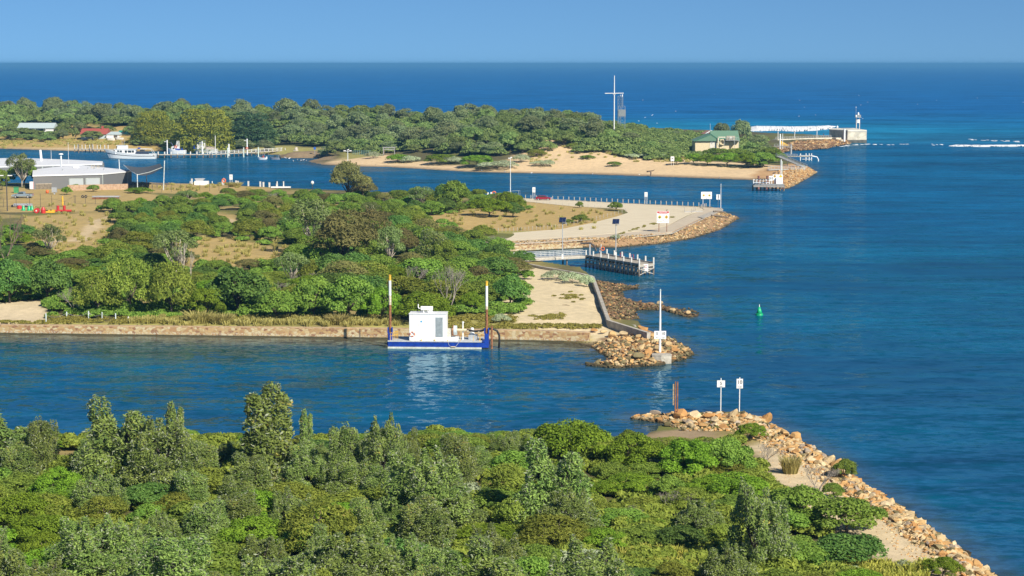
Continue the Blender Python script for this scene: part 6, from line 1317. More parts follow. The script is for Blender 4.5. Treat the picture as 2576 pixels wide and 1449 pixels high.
yard('instrument_box', 'pale grey equipment cabinet beside the orange float', 'cabinet', 137, 489, 18, lambda t, h: (MB().box((0, 0, h * .62), (h * .7, .6, h * .7)).build('cabinet', GREY, t), MB().box((0, 0, h * .15), (h * .2, .3, h * .3)).build('leg', GREY, t)))
yard('float_ball', 'orange float ball on the grass near the grey cabinet', 'float', 119, 487, 9, lambda t, h: (MB().lathe([(.1 * h, .0), (.4 * h, .2 * h), (.5 * h, .5 * h), (.4 * h, .8 * h), (.1 * h, h)], 14).build('ball', ORANGE, t, True), MB().box((0, 0, .04), (h * .6, h * .6, .1)).build('stand', RUST, t)))
yard('wheel_bin', 'green wheeled bins beside the parked ute', 'bin', 41, 485, 14, lambda t, h: (MB().box((0, 0, .5 * h), (1.3, .9, h)).build('bin', M('bin_green', (.06, .30, .12), .6), t), MB().box((0, -.05, h + .05), (1.4, 1.0, .1)).build('lid', M('bin_green'), t)))
yard('tyre_stack', 'pile of black tyres and gear by the pipe stack', 'tyres', 208, 498, 7, lambda t, h: (MB().torus((0, 0, h * .5), h * .38, h * .16, 16, 8).build('tyre', BLACK, t), MB().torus((h * 1.1, .2, h * .5), h * .38, h * .16, 16, 8).build('tyre', BLACK, t)))
t = yard('pipe_stack', 'long grey and rust pipes stacked in the yard', 'pipes', 264, 501, 9, lambda t, h: [MB().tube([(-3.6 + .3 * j, 1.2 * j * .5, .25 + .42 * i), (3.6 + .3 * i, 1.2 * j * .5, .25 + .42 * i)], .2, 8).build('pipe', RUST if (i + j) % 3 == 0 else GREY, t) for i in range(2) for j in range(4)])
for x, yb, yt, lab in ((18.5, 531, 442, 'tall dark street lamp with two pale lamp heads'),):
    p = GG(x, yb); t = thing('street_lamp', lab, 'lamp post', p); h = ztop(p.y, yt) - p.z; MB().tube([(0, 0, -.2), (0, 0, h)], [.14, .10], 8).build('pole', M('dark_post', (.05, .05, .06), .5), t); MB().tube([(-1.2, 0, h - .1), (1.2, 0, h - .1)], .06, 6).build('arm', M('dark_post'), t)
    for q in (-1.3, .9): MB().box((q, 0, h + .05), (1.1, .5, .22)).build('lamp_head', WHITEB, t)
f = thing('yard_fence', 'black steel mesh fence with gate posts round the yard', 'fence')
DP_ = M('dark_post'); prev = None
for x, yb, yt in ((-10, 522, 500), (9, 522, 500), (41, 522, 487), (75, 522, 487), (102, 522, 487), (130.6, 521, 492), (163, 521, 507), (187, 514, 491), (190, 514, 491), (215, 514, 493), (240, 514, 495), (277, 515, 497)):
    p = GG(x, yb); h = ztop(p.y, yt); MB().tube([(p.x, p.y, p.z - .2), (p.x, p.y, h)], .09 if yt < 487 else .05, 6).build('post', DP_, f)
    if prev is not None: MB().tube([(prev[0], prev[1], prev[2]), (p.x, p.y, min(h, p.z + 2.2))], .025, 4).tube([(prev[0], prev[1], prev[2] - 1.9), (p.x, p.y, p.z + .25)], .025, 4).build('rail', DP_, f)
    prev = (p.x, p.y, min(h, p.z + 2.2))
f = thing('yard_fence', 'thin dark fence posts on the grass right of the sheds', 'fence')
for i in range(11):
    p = GG(335 + i * 24, 486 - i * .6); MB().tube([(p.x, p.y, p.z - .2), (p.x, p.y, p.z + 2.4)], .05, 5).build('post', DP_, f)
t = thing('pipe_rack', 'dark timber racks on the grass behind the fence posts', 'rack')
for i in range(3): a, b = GG(330 + i * 30, 470 + i), GG(425, 470 + i); MB().beam(a + Vector((0, 0, 1.0)), b + Vector((0, 0, 1.0)), .3, .3).build('beam', TIMD, t)
for i in range(8): p = GG(335 + i * 12, 472); MB().box((p.x, p.y, p.z + .4), (.25, .25, .9)).build('leg', TIMD, t)
# quay fittings left
me = None
for i, (x, y) in enumerate([(483, 461), (560, 465), (594, 466), (599, 467), (625, 467.5), (655, 468.5), (663, 470), (678, 471), (697, 474)]):
    if me is None: o = MB().box((0, 0, .6), (.5, .5, 1.6)).box((0, 0, 1.45), (.56, .56, .12)).build('quay_bollard', POSTW); me = o.data
    else: o = bpy.data.objects.new('quay_bollard', me); C.objects.link(o)
    o.location = G(x, y, 1.5); tag(o, 'square white bollard along the far island quay', 'bollard', 'white quay bollards')
_GG = GG
def GG(x, y): return G(x, y, 1.5)
yard('water_tank', 'white trapezoid hopper on the quay edge', 'tank', 503, 461, 11, lambda t, h: (MB().add([(-1.5, -.8, h), (1.5, -.8, h), (1.5, .8, h), (-1.5, .8, h), (-.6, -.4, 0), (.6, -.4, 0), (.6, .4, 0), (-.6, .4, 0)], [(0, 1, 2, 3), (4, 7, 6, 5), (0, 4, 5, 1), (1, 5, 6, 2), (2, 6, 7, 3), (3, 7, 4, 0)]).build('hopper', WHITEB, t), MB().bb(-1.6, 1.6, -.9, .9, h, h + .1).build('rim', WHITE, t)))
t, w, zt, zb = board_sign('speed_sign', 'tall white quay sign beside an orange lifebuoy', 581.5, 466, 439, 452, 8); MB().torus((-2.3, -.1, 1.5), .55, .17, 18, 8).build('lifebuoy', ORANGE, t); MB().tube([(-2.3, 0, -.2), (-2.3, 0, 2.4)], .07, 6).build('buoy_post', WHITE, t); lettering('5', .7, t, (0, -.05, (zt + zb) / 2 + .2))
p = GG(786, 478); t = thing('quay_lamp', 'short dark post lamp with white dome behind the brown she-oak', 'lamp post', p); h = ztop(p.y, 464) - p.z; MB().tube([(0, 0, -.3), (0, 0, h)], .12, 8).build('post', DP_, t); MB().lathe([(.2, 0), (.5, .4), (.4, .9), (.1, 1.1)], 12, (0, 0, h)).build('dome', WHITEB, t)
p = GG(715, 474); t = thing('floating_pontoon', 'white pontoon walkway end behind the island bushes', 'pontoon', p); MB().bb(-4, 2, -.8, .8, .2, .6).build('deck', WHITEB, t)
for q in (-2.2, -.2): MB().tube([(q, 0, -1), (q, 0, 2.2)], .2, 8).build('pile', POSTW, t)

GG = _GG
# ------------------------------------------------------------------ boats
def hull(t, L, B, H, draft=.3, sheer=.5, stern=.85, mat=None, name='hull', stripe=None, n=14):
    """x from stern (0) to bow (L)"""
    vs = []; 
    for i in range(n + 1):
        f = i / n; bw = B / 2 * (stern + (1 - stern) * min(1, f * 3)) * (1 - max(0, (f - .55) / .45) ** 2.2); zt_ = H + sheer * max(0, f - .3) ** 1.6 * 1.6; k = .62 + .1 * (1 - f)
        rake = .0 if f < .99 else 0; x = f * L; xb = x - (L * .10 * max(0, (f - .7) / .3) ** 1.5)
        vs += [(x, -bw, zt_), (xb, -bw * k, -draft), (xb, bw * k, -draft), (x, bw, zt_)]
    fs = [(i * 4 + j, i * 4 + j + 1, i * 4 + 5 + j, i * 4 + 4 + j) for i in range(n) for j in range(3)] + [(i * 4 + 3, i * 4, i * 4 + 4, i * 4 + 7) for i in range(n)] + [(0, 3, 2, 1)]
    o = MB().add(vs, fs).build(name, mat or WHITE, t)
    if stripe:
        sv = []; 
        for i in range(n + 1):
            f = i / n; a = vs[i * 4]; b = vs[i * 4 + 1]
            for g in stripe[0]: sv.append((a[0] + (b[0] - a[0]) * g, (a[1] + (b[1] - a[1]) * g) - .03, a[2] + (b[2] - a[2]) * g))
        m_ = len(stripe[0]); MB().add(sv, [(i * m_ + j, i * m_ + j + 1, (i + 1) * m_ + j + 1, (i + 1) * m_ + j) for i in range(n) for j in range(0, m_, 2)]).build('stripe', stripe[1], t)
    return o
# big cruiser: bow at left
p = G(392, 399, 0); s = S(p); L = (392 - 264) / s; t = thing('motor_cruiser', 'long white motor cruiser moored at the end of the jetty', 'boat', p, R(180)); t.scale = (1, -1, 1)
k = L / 23.0
hull(t, L, 5.6 * k, 2.2 * k, .4, 2.4 * k, .9, WHITE, stripe=([.34, .42, .84, .88], M('dark_stripe', (.05, .06, .07), .5)))
MB().ext([(-2.1 * k, 2.1 * k), (-2.0 * k, 4.2 * k), (2.0 * k, 4.2 * k), (2.1 * k, 2.1 * k)], L * .38, L * .78).build('deckhouse', WHITE, t); MB().bb(L * .36, L * .80, -2.3 * k, 2.3 * k, 4.2 * k, 4.42 * k).build('house_roof', WHITEB, t)
for f0, f1 in ((.41, .45), (.46, .53), (.545, .59), (.645, .685), (.695, .74)):
    for sy in (-1, 1): MB().bb(L * f0, L * f1, sy * 2.04 * k, sy * 2.12 * k, 2.75 * k, 3.75 * k).build('window', GLASS, t)
MB().ext([(-1.5 * k, 4.4 * k), (-1.35 * k, 5.9 * k), (1.35 * k, 5.9 * k), (1.5 * k, 4.4 * k)], L * .55, L * .74).build('flybridge', WHITE, t); MB().bb(L * .56, L * .76, -1.7 * k, 1.7 * k, 5.9 * k, 6.05 * k).build('flybridge_roof', WHITEB, t); MB().bb(L * .74, L * .76, -1.3 * k, 1.3 * k, 4.9 * k, 5.6 * k).build('windscreen', GLASS, t)
MB().tube([(L * .12, -2.2 * k, 2.6 * k), (L * .37, -2.2 * k, 2.6 * k)], .62 * k, 10).build('dinghy_cover', M('navy_cover', (.02, .035, .07), .8), t)
fr_ = MB()
for y_ in (-2.0 * k, 2.0 * k): fr_.tube([(L * .03, y_, 2.2 * k), (L * .08, y_, 4.3 * k), (L * .3, y_, 4.4 * k)], .07 * k, 6)
for f in (.08, .18, .3): fr_.tube([(L * f, -2 * k, 4.35 * k), (L * f, 2 * k, 4.35 * k)], .05 * k, 6)
fr_.build('awning_frame', WHITEB, t); MB().bb(L * .16, L * .30, -1.9 * k, 1.9 * k, 4.4 * k, 4.5 * k).build('awning', WHITEB, t); MB().bb(L * .30, L * .345, -.8 * k, .8 * k, 4.42 * k, 5.0 * k).build('locker', BLUE, t); MB().bb(L * .22, L * .3, -1.4 * k, 1.4 * k, 2.2 * k, 4.0 * k).build('aft_screen', M('smoke_panel', (.10, .10, .10), .3), t)
rl = MB()
for i in range(9): f = .78 + .024 * i; rl.tube([(L * f, -2.3 * k * (1 - (i / 9) ** 2), 2.4 * k + i * .12 * k), (L * f, -2.3 * k * (1 - (i / 9) ** 2), 3.2 * k + i * .12 * k)], .03, 5)
rl.tube([(L * (.78 + .024 * i), -2.3 * k * (1 - (i / 9) ** 2), 3.2 * k + i * .12 * k) for i in range(9)], .03, 5); rl.build('bow_rail', ALU, t); MB().tube([(L * .62, 0, 6 * k), (L * .60, 0, 9.2 * k)], .05, 6).tube([(L * .66, .5, 6 * k), (L * .66, .5, 8.6 * k)], .04, 6).build('aerial', ALU, t); MB().tube([(L * .02, -2.5 * k, 1.7 * k), (L * .02, 2.5 * k, 1.7 * k)], .28 * k, 8).build('stern_fender', M('fender_tan'), t)
# white flybridge boat with blue side cover
p = G(468, 386.5, 0); s = S(p); L = (470 - 424) / s; t = thing('fishing_boat', 'white boat with blue side cover and lifebuoy behind the jetty', 'boat', p, R(180)); t.scale = (1, -1, 1); hull(t, L, 3.6, 1.6, .3, 1.0); 
MB().ext([(-1.5, 1.5), (-1.4, 3.2), (1.4, 3.2), (1.5, 1.5)], L * .36, L * .76).build('cabin', WHITE, t); MB().bb(L * .3, L * .55, -1.55, -1.42, 1.5, 2.3).build('side_cover', BLUE, t); MB().bb(L * .6, L * .7, -1.52, -1.4, 2.1, 2.8).build('window', GLASS, t)
MB().tube([(L * .52, -1.3, 3.2), (L * .46, -1.3, 5.6), (L * .40, -1.3, 5.6), (L * .38, -1.3, 3.2)], .12, 6).tube([(L * .52, 1.3, 3.2), (L * .46, 1.3, 5.6), (L * .40, 1.3, 5.6), (L * .38, 1.3, 3.2)], .12, 6).tube([(L * .46, -1.3, 5.6), (L * .46, 1.3, 5.6)], .1, 6).build('targa_arch', WHITE, t); MB().torus((L * .52, -1.6, 3.1), .5, .16, 16, 6).build('life_ring', ORANGE, t); MB().tube([(L * .8, -1.2, 5.0), (L * .8, 1.2, 5.0)], .05, 6).tube([(L * .62, -1.2, 3.2), (L * .8, -1.2, 5.0)], .05, 6).build('canopy_frame', BLUE, t); MB().lathe([(.35, 0), (.35, .7), (.2, .9)], 10, (L * .2, -1, 1.6)).build('drum', BLUE, t)
# workboat with blue wheelhouse frame
p = G(548, 384.5, 0); s = S(p); L = (548 - 486) / s; t = thing('work_boat', 'low white workboat with blue railing and exhaust stack', 'boat', p, R(180)); t.scale = (1, -1, 1); hull(t, L, 4.2, 1.8, .3, .9, mat=M('dirty_white'))
MB().ext([(-1.7, 1.7), (-1.6, 4.0), (1.6, 4.0), (1.7, 1.7)], L * .5, L * .82).build('wheelhouse', M('dirty_white'), t); MB().bb(L * .66, L * .7, -1.75, -1.6, 2.4, 3.5).build('door', GREY, t); b_ = MB()
for i in range(6): b_.tube([(L * (.56 + .05 * i), -1.5, 4.0), (L * (.56 + .05 * i), -1.5, 6.0)], .05, 5)
b_.tube([(L * .56, -1.5, 6.0), (L * .82, -1.5, 6.0)], .06, 5).tube([(L * .56, -1.5, 5.2), (L * .82, -1.5, 5.2)], .05, 5).tube([(L * .72, 0, 4), (L * .72, 0, 8)], .07, 6); b_.build('top_railing', M('faded_blue', (.10, .22, .50), .6), t); MB().bb(L * .5, L * .56, -.8, .4, 3.9, 5.6).build('exhaust_stack', WHITEB, t); MB().tube([(L * .1, -1.7, 2.6), (L * .48, -1.7, 3.2)], .08, 6).bb(L * .12, L * .45, -1.6, 1.6, 1.7, 2.6).build('aft_gear', M('gear_tan', (.5, .42, .35), .8, var=.3, scale=3), t); MB().box((L * .93, -1.2, 2.7), (.5, .5, 1.6)).build('deck_drum', BLUE, t)
# two small runabouts
for x, x0, lab, dark in ((672, 649, 'small white runabout, left of two near the sand spit', False), (706, 680, 'small runabout with dark canopy, right of two near the sand spit', True)):
    p = G(x - 2, 401.5, 0); s = S(p); L = (x - x0) / s * 1.05; t = thing('runabout', lab, 'boat', p, R(180 - 14)); hull(t, L, 2.0, .8, .2, .45, mat=WHITE if not dark else M('grey_hull', (.3, .32, .36), .4)); MB().add([(L * .55, -.7, .9), (L * .55, .7, .9), (L * .48, .65, 1.7), (L * .48, -.65, 1.7)], [(0, 1, 2, 3)]).bb(L * .47, L * .5, -.7, .7, .85, 1.5).build('windscreen', GLASS, t)
    MB().box((-.15, 0, .75), (.45, .5, 1.0)).build('outboard', BLACK if dark else WHITE, t); MB().tube([(.2, -.7, .8), (.2, -.7, 1.4)], .05, 5).build('stern_rail', ALU, t)
    if dark: MB().bb(L * .15, L * .6, -.9, .9, 1.9, 2.05).build('canopy', M('navy_cover'), t); MB().tube([(L * .2, -.85, .8), (L * .2, -.85, 1.9)], .04, 5).tube([(L * .55, -.85, .8), (L * .55, -.85, 1.9)], .04, 5).build('canopy_frame', ALU, t)
    else: MB().box((L * .3, .1, 1.25), (.5, .4, .9)).build('console', M('seat_red', (.45, .08, .06), .6), t); MB().tube([(L * .55, -.7, 1.5), (L * .45, -.7, 2.3), (L * .2, -.7, 2.3)], .05, 5).build('frame', ALU, t)
p = G(548, 493, .0); p = Vector((xat(G(545, 470, 0).y, 558, 480), G(545, 470, 0).y - 20, .9)); t = thing('moored_launch', 'white launch half hidden behind the island bushes', 'boat', p, R(180)); MB().bb(0, 7.5, -1.3, 1.3, 0, .8).build('hull', WHITE, t); MB().bb(1.2, 5.6, -1.1, 1.1, .8, 2.2).build('cabin', WHITE, t)
for q in (1.6, 2.6, 3.8, 4.6): MB().bb(q, q + .6, -1.14, -1.08, 1.3, 1.9).build('window', GLASS, t)
for q in (0.2, 6.6, 7.2): MB().tube([(q, -.9, .8), (q, -.9, 2.1)], .12, 6).build('post', WHITEB, t)

# ------------------------------------------------------------------ far jetties
ZJ = 1.5
def jetty_run(t, pts, w, ends, every, tall, dark_under=True):
    for a, b in zip(pts, pts[1:]):
        d = (b - a); n = max(1, int(d.length / every)); nn = Vector((-d.y, d.x, 0)).normalized() * (w / 2)
        MB().prism([tuple((a - nn)[:2]), tuple((b - nn)[:2]), tuple((b + nn)[:2]), tuple((a + nn)[:2])], ZJ - .3, ZJ).build('deck', M('jetty_deck_pale', (.50, .45, .36), .85, var=.2), t)
        for i in range(n + 1):
            q = a.lerp(b, i / n)
            for sg_ in (-1, 1):
                e = q + nn * sg_; MB().tube([(e.x, e.y, -2), (e.x, e.y, ZJ - .2)], .2, 6).build('pile', TIMD, t); MB().tube([(e.x, e.y, ZJ - .1), (e.x, e.y, ZJ + tall)], .17, 6).build('pile_head', POSTW, t)
t = thing('harbour_jetty', 'long jetty with white topped piles running behind the cruiser', 'jetty'); jetty_run(t, [G(398, 397, 0), G(528, 396.5, 0), G(712, 386.5, 0)], 2.6, None, 2.6, 1.1)
rl = MB(); a, b = G(528, 396.5, 0), G(712, 386.5, 0)
for k in (.6, 1.15): rl.tube([(a.x, a.y - 1.3, ZJ + k), (b.x, b.y - 1.3, ZJ + k)], .07, 5)
rl.build('handrail', WHITEB, t)
for x, y in ((573, 394.5), (613, 393.5), (650, 392.5)): q = G(x, y + 2, 0); MB().tube([(q.x, q.y, -1), (q.x, q.y, 4.2)], .25, 8).build('mooring_pile', M('pale_green_pile', (.62, .70, .60), .6), t)
t = thing('harbour_jetty', 'short jetty with thick white posts left of the cruiser', 'jetty'); jetty_run(t, [G(192, 382.5, 0), G(268, 383.5, 0), G(300, 384, 0)], 3.2, None, 3.6, 1.9)
for x, yb, lab in ((198, 382, 'leftmost'), (233, 383, 'rightmost')): pass
for x, yt, lab in ((421, 352, 'leftmost of three'), (509, 355, 'middle of three'), (622, 349, 'rightmost of three')):
    p = G(x, 392, 0); t = thing('jetty_lamp', f'white lamp post on the harbour jetty, {lab}', 'lamp post', Vector((p.x, p.y, ZJ))); h = ztop(p.y, yt) - ZJ; MB().tube([(0, 0, -1), (0, 0, h)], .26, 8).build('post', WHITEB, t); MB().tube([(-.7, 0, h - .8), (0, 0, h - .9)], .08, 5).box((-.9, 0, h - .75), (.6, .35, .2)).build('lamp_arm', WHITE, t)
    if x > 600: MB().torus((0, -.3, 1.8), .4, .14, 14, 6).build('lifebuoy', ORANGE, t)
pole('jetty_post', 'plump white topped mooring post on the harbour jetty', 'post', 576, 392, 362, .33, WHITEB, z=0); pole('light_pole', 'tall thin pale light pole behind the workboat', 'lamp post', 542, 386, 341, .13, WHITE, z=1.0)
t = thing('wooden_mast', 'tan timber mast with stays on the foreshore', 'mast', GG(356, 366)); p = t.location; h = ztop(p.y, 306) - p.z; MB().tube([(0, 0, 0), (-.6, 0, h)], [.22, .1], 8).build('mast', M('mast_tan', (.48, .32, .13), .6), t); MB().tube([(-.5, 0, h * .95), (2.6, 0, 0)], .03, 4).tube([(-.5, 0, h * .95), (1.2, 1, 0)], .03, 4).build('stay', GREY, t)
for x, lab in ((198, 'left of two'), (232, 'right of two')):
    o = pole('channel_pile', f'lone dark pile with white cap off the foreshore, {lab}', 'pile', x, 385 if x < 210 else 384, 361 if x > 210 else 362, .22, TIMD, z=0, group='lone dark piles'); 
# cottages
def house(name, label, x0, x1, yb, yeave, yridge, wall, roof, depth=9, hip=0, off=None):
    a, b = GG(x0, yb), GG(x1, yb)
    if off: Y_ = G(x0, shoreY(x0), 0).y + off; a, b = [Vector((xat(Y_, q, 340), Y_, gz(xat(Y_, q, 340), Y_))) for q in (x0, x1)]
    y_ = 0; y_ = (a.y + b.y) / 2; s = S(a); L = (x1 - x0) / s; t = thing(name, label, 'house', Vector(((a.x + b.x) / 2, y_, min(a.z, b.z)))); z0 = t.location.z; he = ztop(y_, yeave) - z0; hr = ztop(y_ + depth / 2, yridge) - z0
    MB().bb(-L / 2, L / 2, 0, depth, -.6, he).build('wall', wall, t)
    rv = [(-L / 2 - .4, -.5, he), (L / 2 + .4, -.5, he), (L / 2 + .4, depth + .5, he), (-L / 2 - .4, depth + .5, he), (-L / 2 - .4 + hip, depth / 2, hr), (L / 2 + .4 - hip, depth / 2, hr)]
    MB().add(rv + [(v[0], v[1], v[2] - .18) for v in rv[:4]], [(0, 1, 5, 4), (2, 3, 4, 5), (1, 2, 5), (3, 0, 4), (0, 6, 7, 1), (1, 7, 8, 2), (2, 8, 9, 3), (3, 9, 6, 0), (6, 9, 8, 7)]).build('roof', roof, t)
    return t, L, he, hr, z0
t, L, he, hr, z0 = house('cottage', 'white cottage with pale grey roof among dark trees', 46, 134, 334, 322, 309, WHITE, ROOFB, 10, off=52)
for q in (-.32, .1): MB().bb(L * q, L * (q + .12), -.06, .05, .9, he - .5).build('window', GLASS, t)
for q in (-.5, .02, .32): MB().box((L * q, -2.2, he / 2), (.2, .2, he)).build('verandah_post', WHITEB, t)
MB().bb(-L / 2 - .4, L * .33, -2.6, -.3, he - .1, he + .06).build('verandah_roof', ROOFB, t)
t, L, he, hr, z0 = house('cottage', 'pale blue cottage with a bright red roof', 204, 268, 352, 337, 323, M('pale_blue_wall', (.45, .55, .60), .7), ROOFR, 9)
MB().bb(L * .25, L * .33, 3.5, 4.5, hr - .5, hr + 1.2).build('chimney', ROOFR, t); MB().bb(L * .0, L * .2, -.06, .05, .8, 2.2).build('window', GLASS, t); MB().bb(L * .5, L * .5 + 3.5, 1, 8, -.5, he * .75).build('lean_to', M('pale_blue_wall'), t)
t, L, he, hr, z0 = house('boat_shed', 'small white open boat shed beside the red-roofed cottage', 270, 300, 351, 338, 331, WHITE, ROOFB, 8, hip=1.5); MB().bb(-L * .35, L * .35, -.06, .08, .4, he - .6).build('doorway', M('dark_recess'), t); MB().bb(-L * .5, L * .1, -2.0, -1.8, -.3, 1.6).build('front_fence', WHITEB, t)
t, L, he, hr, z0 = house('cottage', 'cream cottage with a teal green roof behind the moored cruiser', 298, 338, 349, 337, 328, CREAM, M('teal_roof', (.03, .26, .20), .5, var=.1), 8); MB().bb(-L * .1, L * .12, 3, 4, hr - .4, hr + 1.4).build('chimney', GREY, t); MB().bb(-L * .3, -L * .1, -.06, .05, .9, 2.2).build('window', GLASS, t)
for x, lab in ((324, 'white boat on the grass, left of two upturned by cottages'), (302, 'white dinghy on the grass by the boat shed')):
    p = GG(x - 14, 354); t = thing('beached_dinghy', lab, 'boat', p, R(170)); hull(t, 4.2, 1.5, .9, .0, .3); MB().bb(1.2, 2.4, -.6, .6, .88, .95).build('thwart', TIMB, t)
t = yard('tarpaulin_shelter', 'blue tarpaulin shelter under the golden cypress', 'shelter', 582, 376, 8, lambda t, h: (MB().add([(-3, -1.5, h * .7), (3, -1.5, h * .7), (3.2, 1.5, h), (-3.2, 1.5, h), (-3, -1.5, h * .62), (3, -1.5, h * .62), (3.2, 1.5, h * .93), (-3.2, 1.5, h * .93)], [(0, 1, 2, 3), (4, 7, 6, 5), (0, 4, 5, 1), (1, 5, 6, 2), (2, 6, 7, 3), (3, 7, 4, 0)]).build('tarpaulin', M('faded_blue'), t), MB().tube([(-2.8, -1.3, 0), (-2.8, -1.3, h * .7)], .06, 5).tube([(2.8, -1.3, 0), (2.8, -1.3, h * .7)], .06, 5).build('post', GREY, t)))

# ------------------------------------------------------------------ middle spit: signs, shelter, pelican lamp
p = GG(875, 409); t = thing('pelican_lamp', 'pole with a crossbar where pelicans perch above the beach', 'lamp post', p); h = ztop(p.y, 377) - p.z; MB().tube([(0, 0, -.2), (0, 0, h * .95)], .15, 8).tube([(-1.6, 0, h * .9), (1.6, 0, h * .9)], .1, 6).build('pole', M('pole_pale'), t)
for q in (-1.2, 1.1): MB().box((q, 0, h * .93), (.9, .6, .35)).build('lamp_head', WHITEB, t)
bird('pelican on the pole above the beach', (p.x + .1, p.y, p.z + h * .92), .3, 1.0, name='pelican')
t = yard('information_sign', 'small blue sign on a post at the forest edge', 'sign', 792, 388, 20, lambda t, h: (MB().tube([(0, 0, 0), (0, 0, h)], .08, 6).build('post', GREY, t), MB().box((0, -.1, h * .85), (1.0, .06, 1.1)).build('board', M('sign_blue', (.03, .12, .45), .5), t)))
t = yard('beach_shelter', 'dark timber shelter frame at the back of the beach', 'shelter', 979, 389, 19, lambda t, h: (MB().bb(-2.6, 2.6, -1.2, 1.2, h - .35, h).build('roof', M('grey_timber', (.30, .30, .29), .8), t), [MB().box((q, -1.0, h / 2), (.3, .3, h)).build('post', M('grey_timber'), t) for q in (-2.3, 2.3)], MB().bb(-2.4, 2.4, -1.1, -.9, h - 1.1, h - .8).build('fascia', M('grey_timber'), t), MB().bb(-2.3, -1.9, -1, 1, 0, h - .4).build('side_wall', TIMD, t)))
f = thing('mesh_fence', 'pale green mesh fence between the lawn and the shelter', 'fence'); prev = None; r_ = MB()
for i in range(10):
    p = GG(888 + i * 5.5, 389); h = ztop(p.y, 378) - p.z; MB().tube([p, p + Vector((0, 0, h))], .08, 5).build('post', M('fence_green', (.22, .38, .34), .6), f)
    if prev is not None:
        for k in (.15, .4, .65, .95): r_.tube([prev + Vector((0, 0, h * k)), p + Vector((0, 0, h * k))], .05, 4)
    prev = p
r_.build('mesh_rails', M('fence_green'), f)
for x, lab in ((842 - 24, 'pale stone monument, left of two on the foreshore lawn'), (742, 'pale stone monument, right of two on the foreshore lawn')):
    yard('stone_monument', lab.replace('right', 'smaller') if x < 800 else lab.replace('left', 'larger'), 'monument', x if x > 800 else 745, 379, 9, lambda t, h: (MB().lathe([(.9, 0), (.8, .5 * h), (.5, h)], 7).build('stone', M('monument_stone', (.52, .46, .38), .9, var=.2), t), MB().bb(-1.2, 1.2, -1.2, 1.2, -.1, .15).build('base', CONC, t)))
t, w, zt, zb = board_sign('beach_sign', 'white sign on two posts standing on the long beach', 1691.5, 417, 393.5, 405, 9); MB().box((0, -.04, (zt + zb) / 2), (w * .5, .01, .3)).build('mark', INK, t)
o = MB().tube([(0, 0, .25), (2.2, 2.5, .35), (3.6, 9, .5)], [.3, .25, .15], 7).build('driftwood_log', M('drift_dark', (.10, .075, .05), .9)); p = GG(1628, 433.5); o.location = p; tag(o, 'dark driftwood log lying up the long beach', 'log')
# gulls, pelicans and people on the beach
for i, (x, y) in enumerate([(1337, 437), (1434, 439.5), (1446, 440), (1455, 438.5), (1491, 441), (1608, 443), (1810, 450), (1330 - 60, 434), (946, 417), (1212, 432)]): bird('white gull standing at the tideline of the long beach', GG(x, y - 1.2) + Vector((0, 0, .02)), rnd.uniform(0, 6.28), .75, group='gulls along the beach')
for i, (x, y) in enumerate([(748, 404), (757, 405.5), (763, 404.5), (728, 400), (718, 399), (738, 407), (770, 406.5)]): p = G(x, y, 0); bird('white pelican afloat or wading off the sand spit', (p.x, p.y, -.2), rnd.uniform(0, 6.28), 1.25, group='pelicans by the sand spit', name='pelican')
def person(label, loc, rz, shirt, trousers, hh=1.72, hair=(.03, .02, .015)):
    t = thing('person', label, 'person', loc, rz); k = hh / 1.72; SK = M('skin', (.45, .28, .20), .6); V, E, Rr = [], [], []
    def j(v, r, pa=None): V.append(tuple(x * k for x in v)); Rr.append(r * k); (E.append((pa, len(V) - 1)) if pa is not None else None); return len(V) - 1
    pel = j((0, 0, .95), .13); sp1 = j((0, .01, 1.18), .135, pel); ch = j((0, .0, 1.38), .15, sp1); nk = j((0, 0, 1.50), .055, ch); hd = j((0, -.01, 1.58), .085, nk); j((0, -.015, 1.68), .075, hd)
    for s_ in (-1, 1):
        sh = j((s_ * .19, 0, 1.42), .06, ch); el = j((s_ * .25, .03, 1.14), .043, sh); wr = j((s_ * .24, -.10, .92), .032, el); j((s_ * .235, -.14, .82), .03, wr)
        hp = j((s_ * .09, 0, .88), .09, pel); kn = j((s_ * .10, -.04 * s_, .48), .06, hp); an = j((s_ * .10, .04 * s_, .09), .042, kn); j((s_ * .11, .04 * s_ - .14, .04), .04, an)
    me = bpy.data.meshes.new('body'); me.from_pydata(V, E, []); o = bpy.data.objects.new('body', me); C.objects.link(o); o.parent = t; me.materials.append(SK)
    md = o.modifiers.new('skin', 'SKIN'); o.modifiers.new('sub', 'SUBSURF').levels = 1
    if not me.skin_vertices: me.attributes.new('x', 'FLOAT', 'POINT')
    sv = me.skin_vertices[0].data if me.skin_vertices else None
    if sv:
        for i, r in enumerate(Rr): sv[i].radius = (r, r)
        sv[0].use_root = True
    MB().tube([(0, 0, .92 * k), (0, .01, 1.18 * k), (0, 0, 1.38 * k), (0, 0, 1.47 * k)], [.17 * k, .17 * k, .19 * k, .10 * k], 12).tube([(-.19 * k, 0, 1.42 * k), (-.25 * k, .03 * k, 1.16 * k)], [.075 * k, .065 * k], 8).tube([(.19 * k, 0, 1.42 * k), (.25 * k, .03 * k, 1.16 * k)], [.075 * k, .065 * k], 8).build('shirt', shirt, t, True)
    m_ = MB()
    for s_ in (-1, 1): m_.tube([(s_ * .08 * k, 0, .98 * k), (s_ * .10 * k, -.04 * s_ * k, .48 * k), (s_ * .10 * k, .04 * s_ * k, .1 * k)], [.125 * k, .085 * k, .065 * k], 8)
    m_.build('trousers', trousers, t, True); MB().lathe([(.095 * k, 1.60 * k), (.105 * k, 1.66 * k), (.09 * k, 1.73 * k), (.03 * k, 1.765 * k)], 12, (0, .015 * k, 0)).build('hair', M('hair_dark', hair, .6), t, True)
    return t
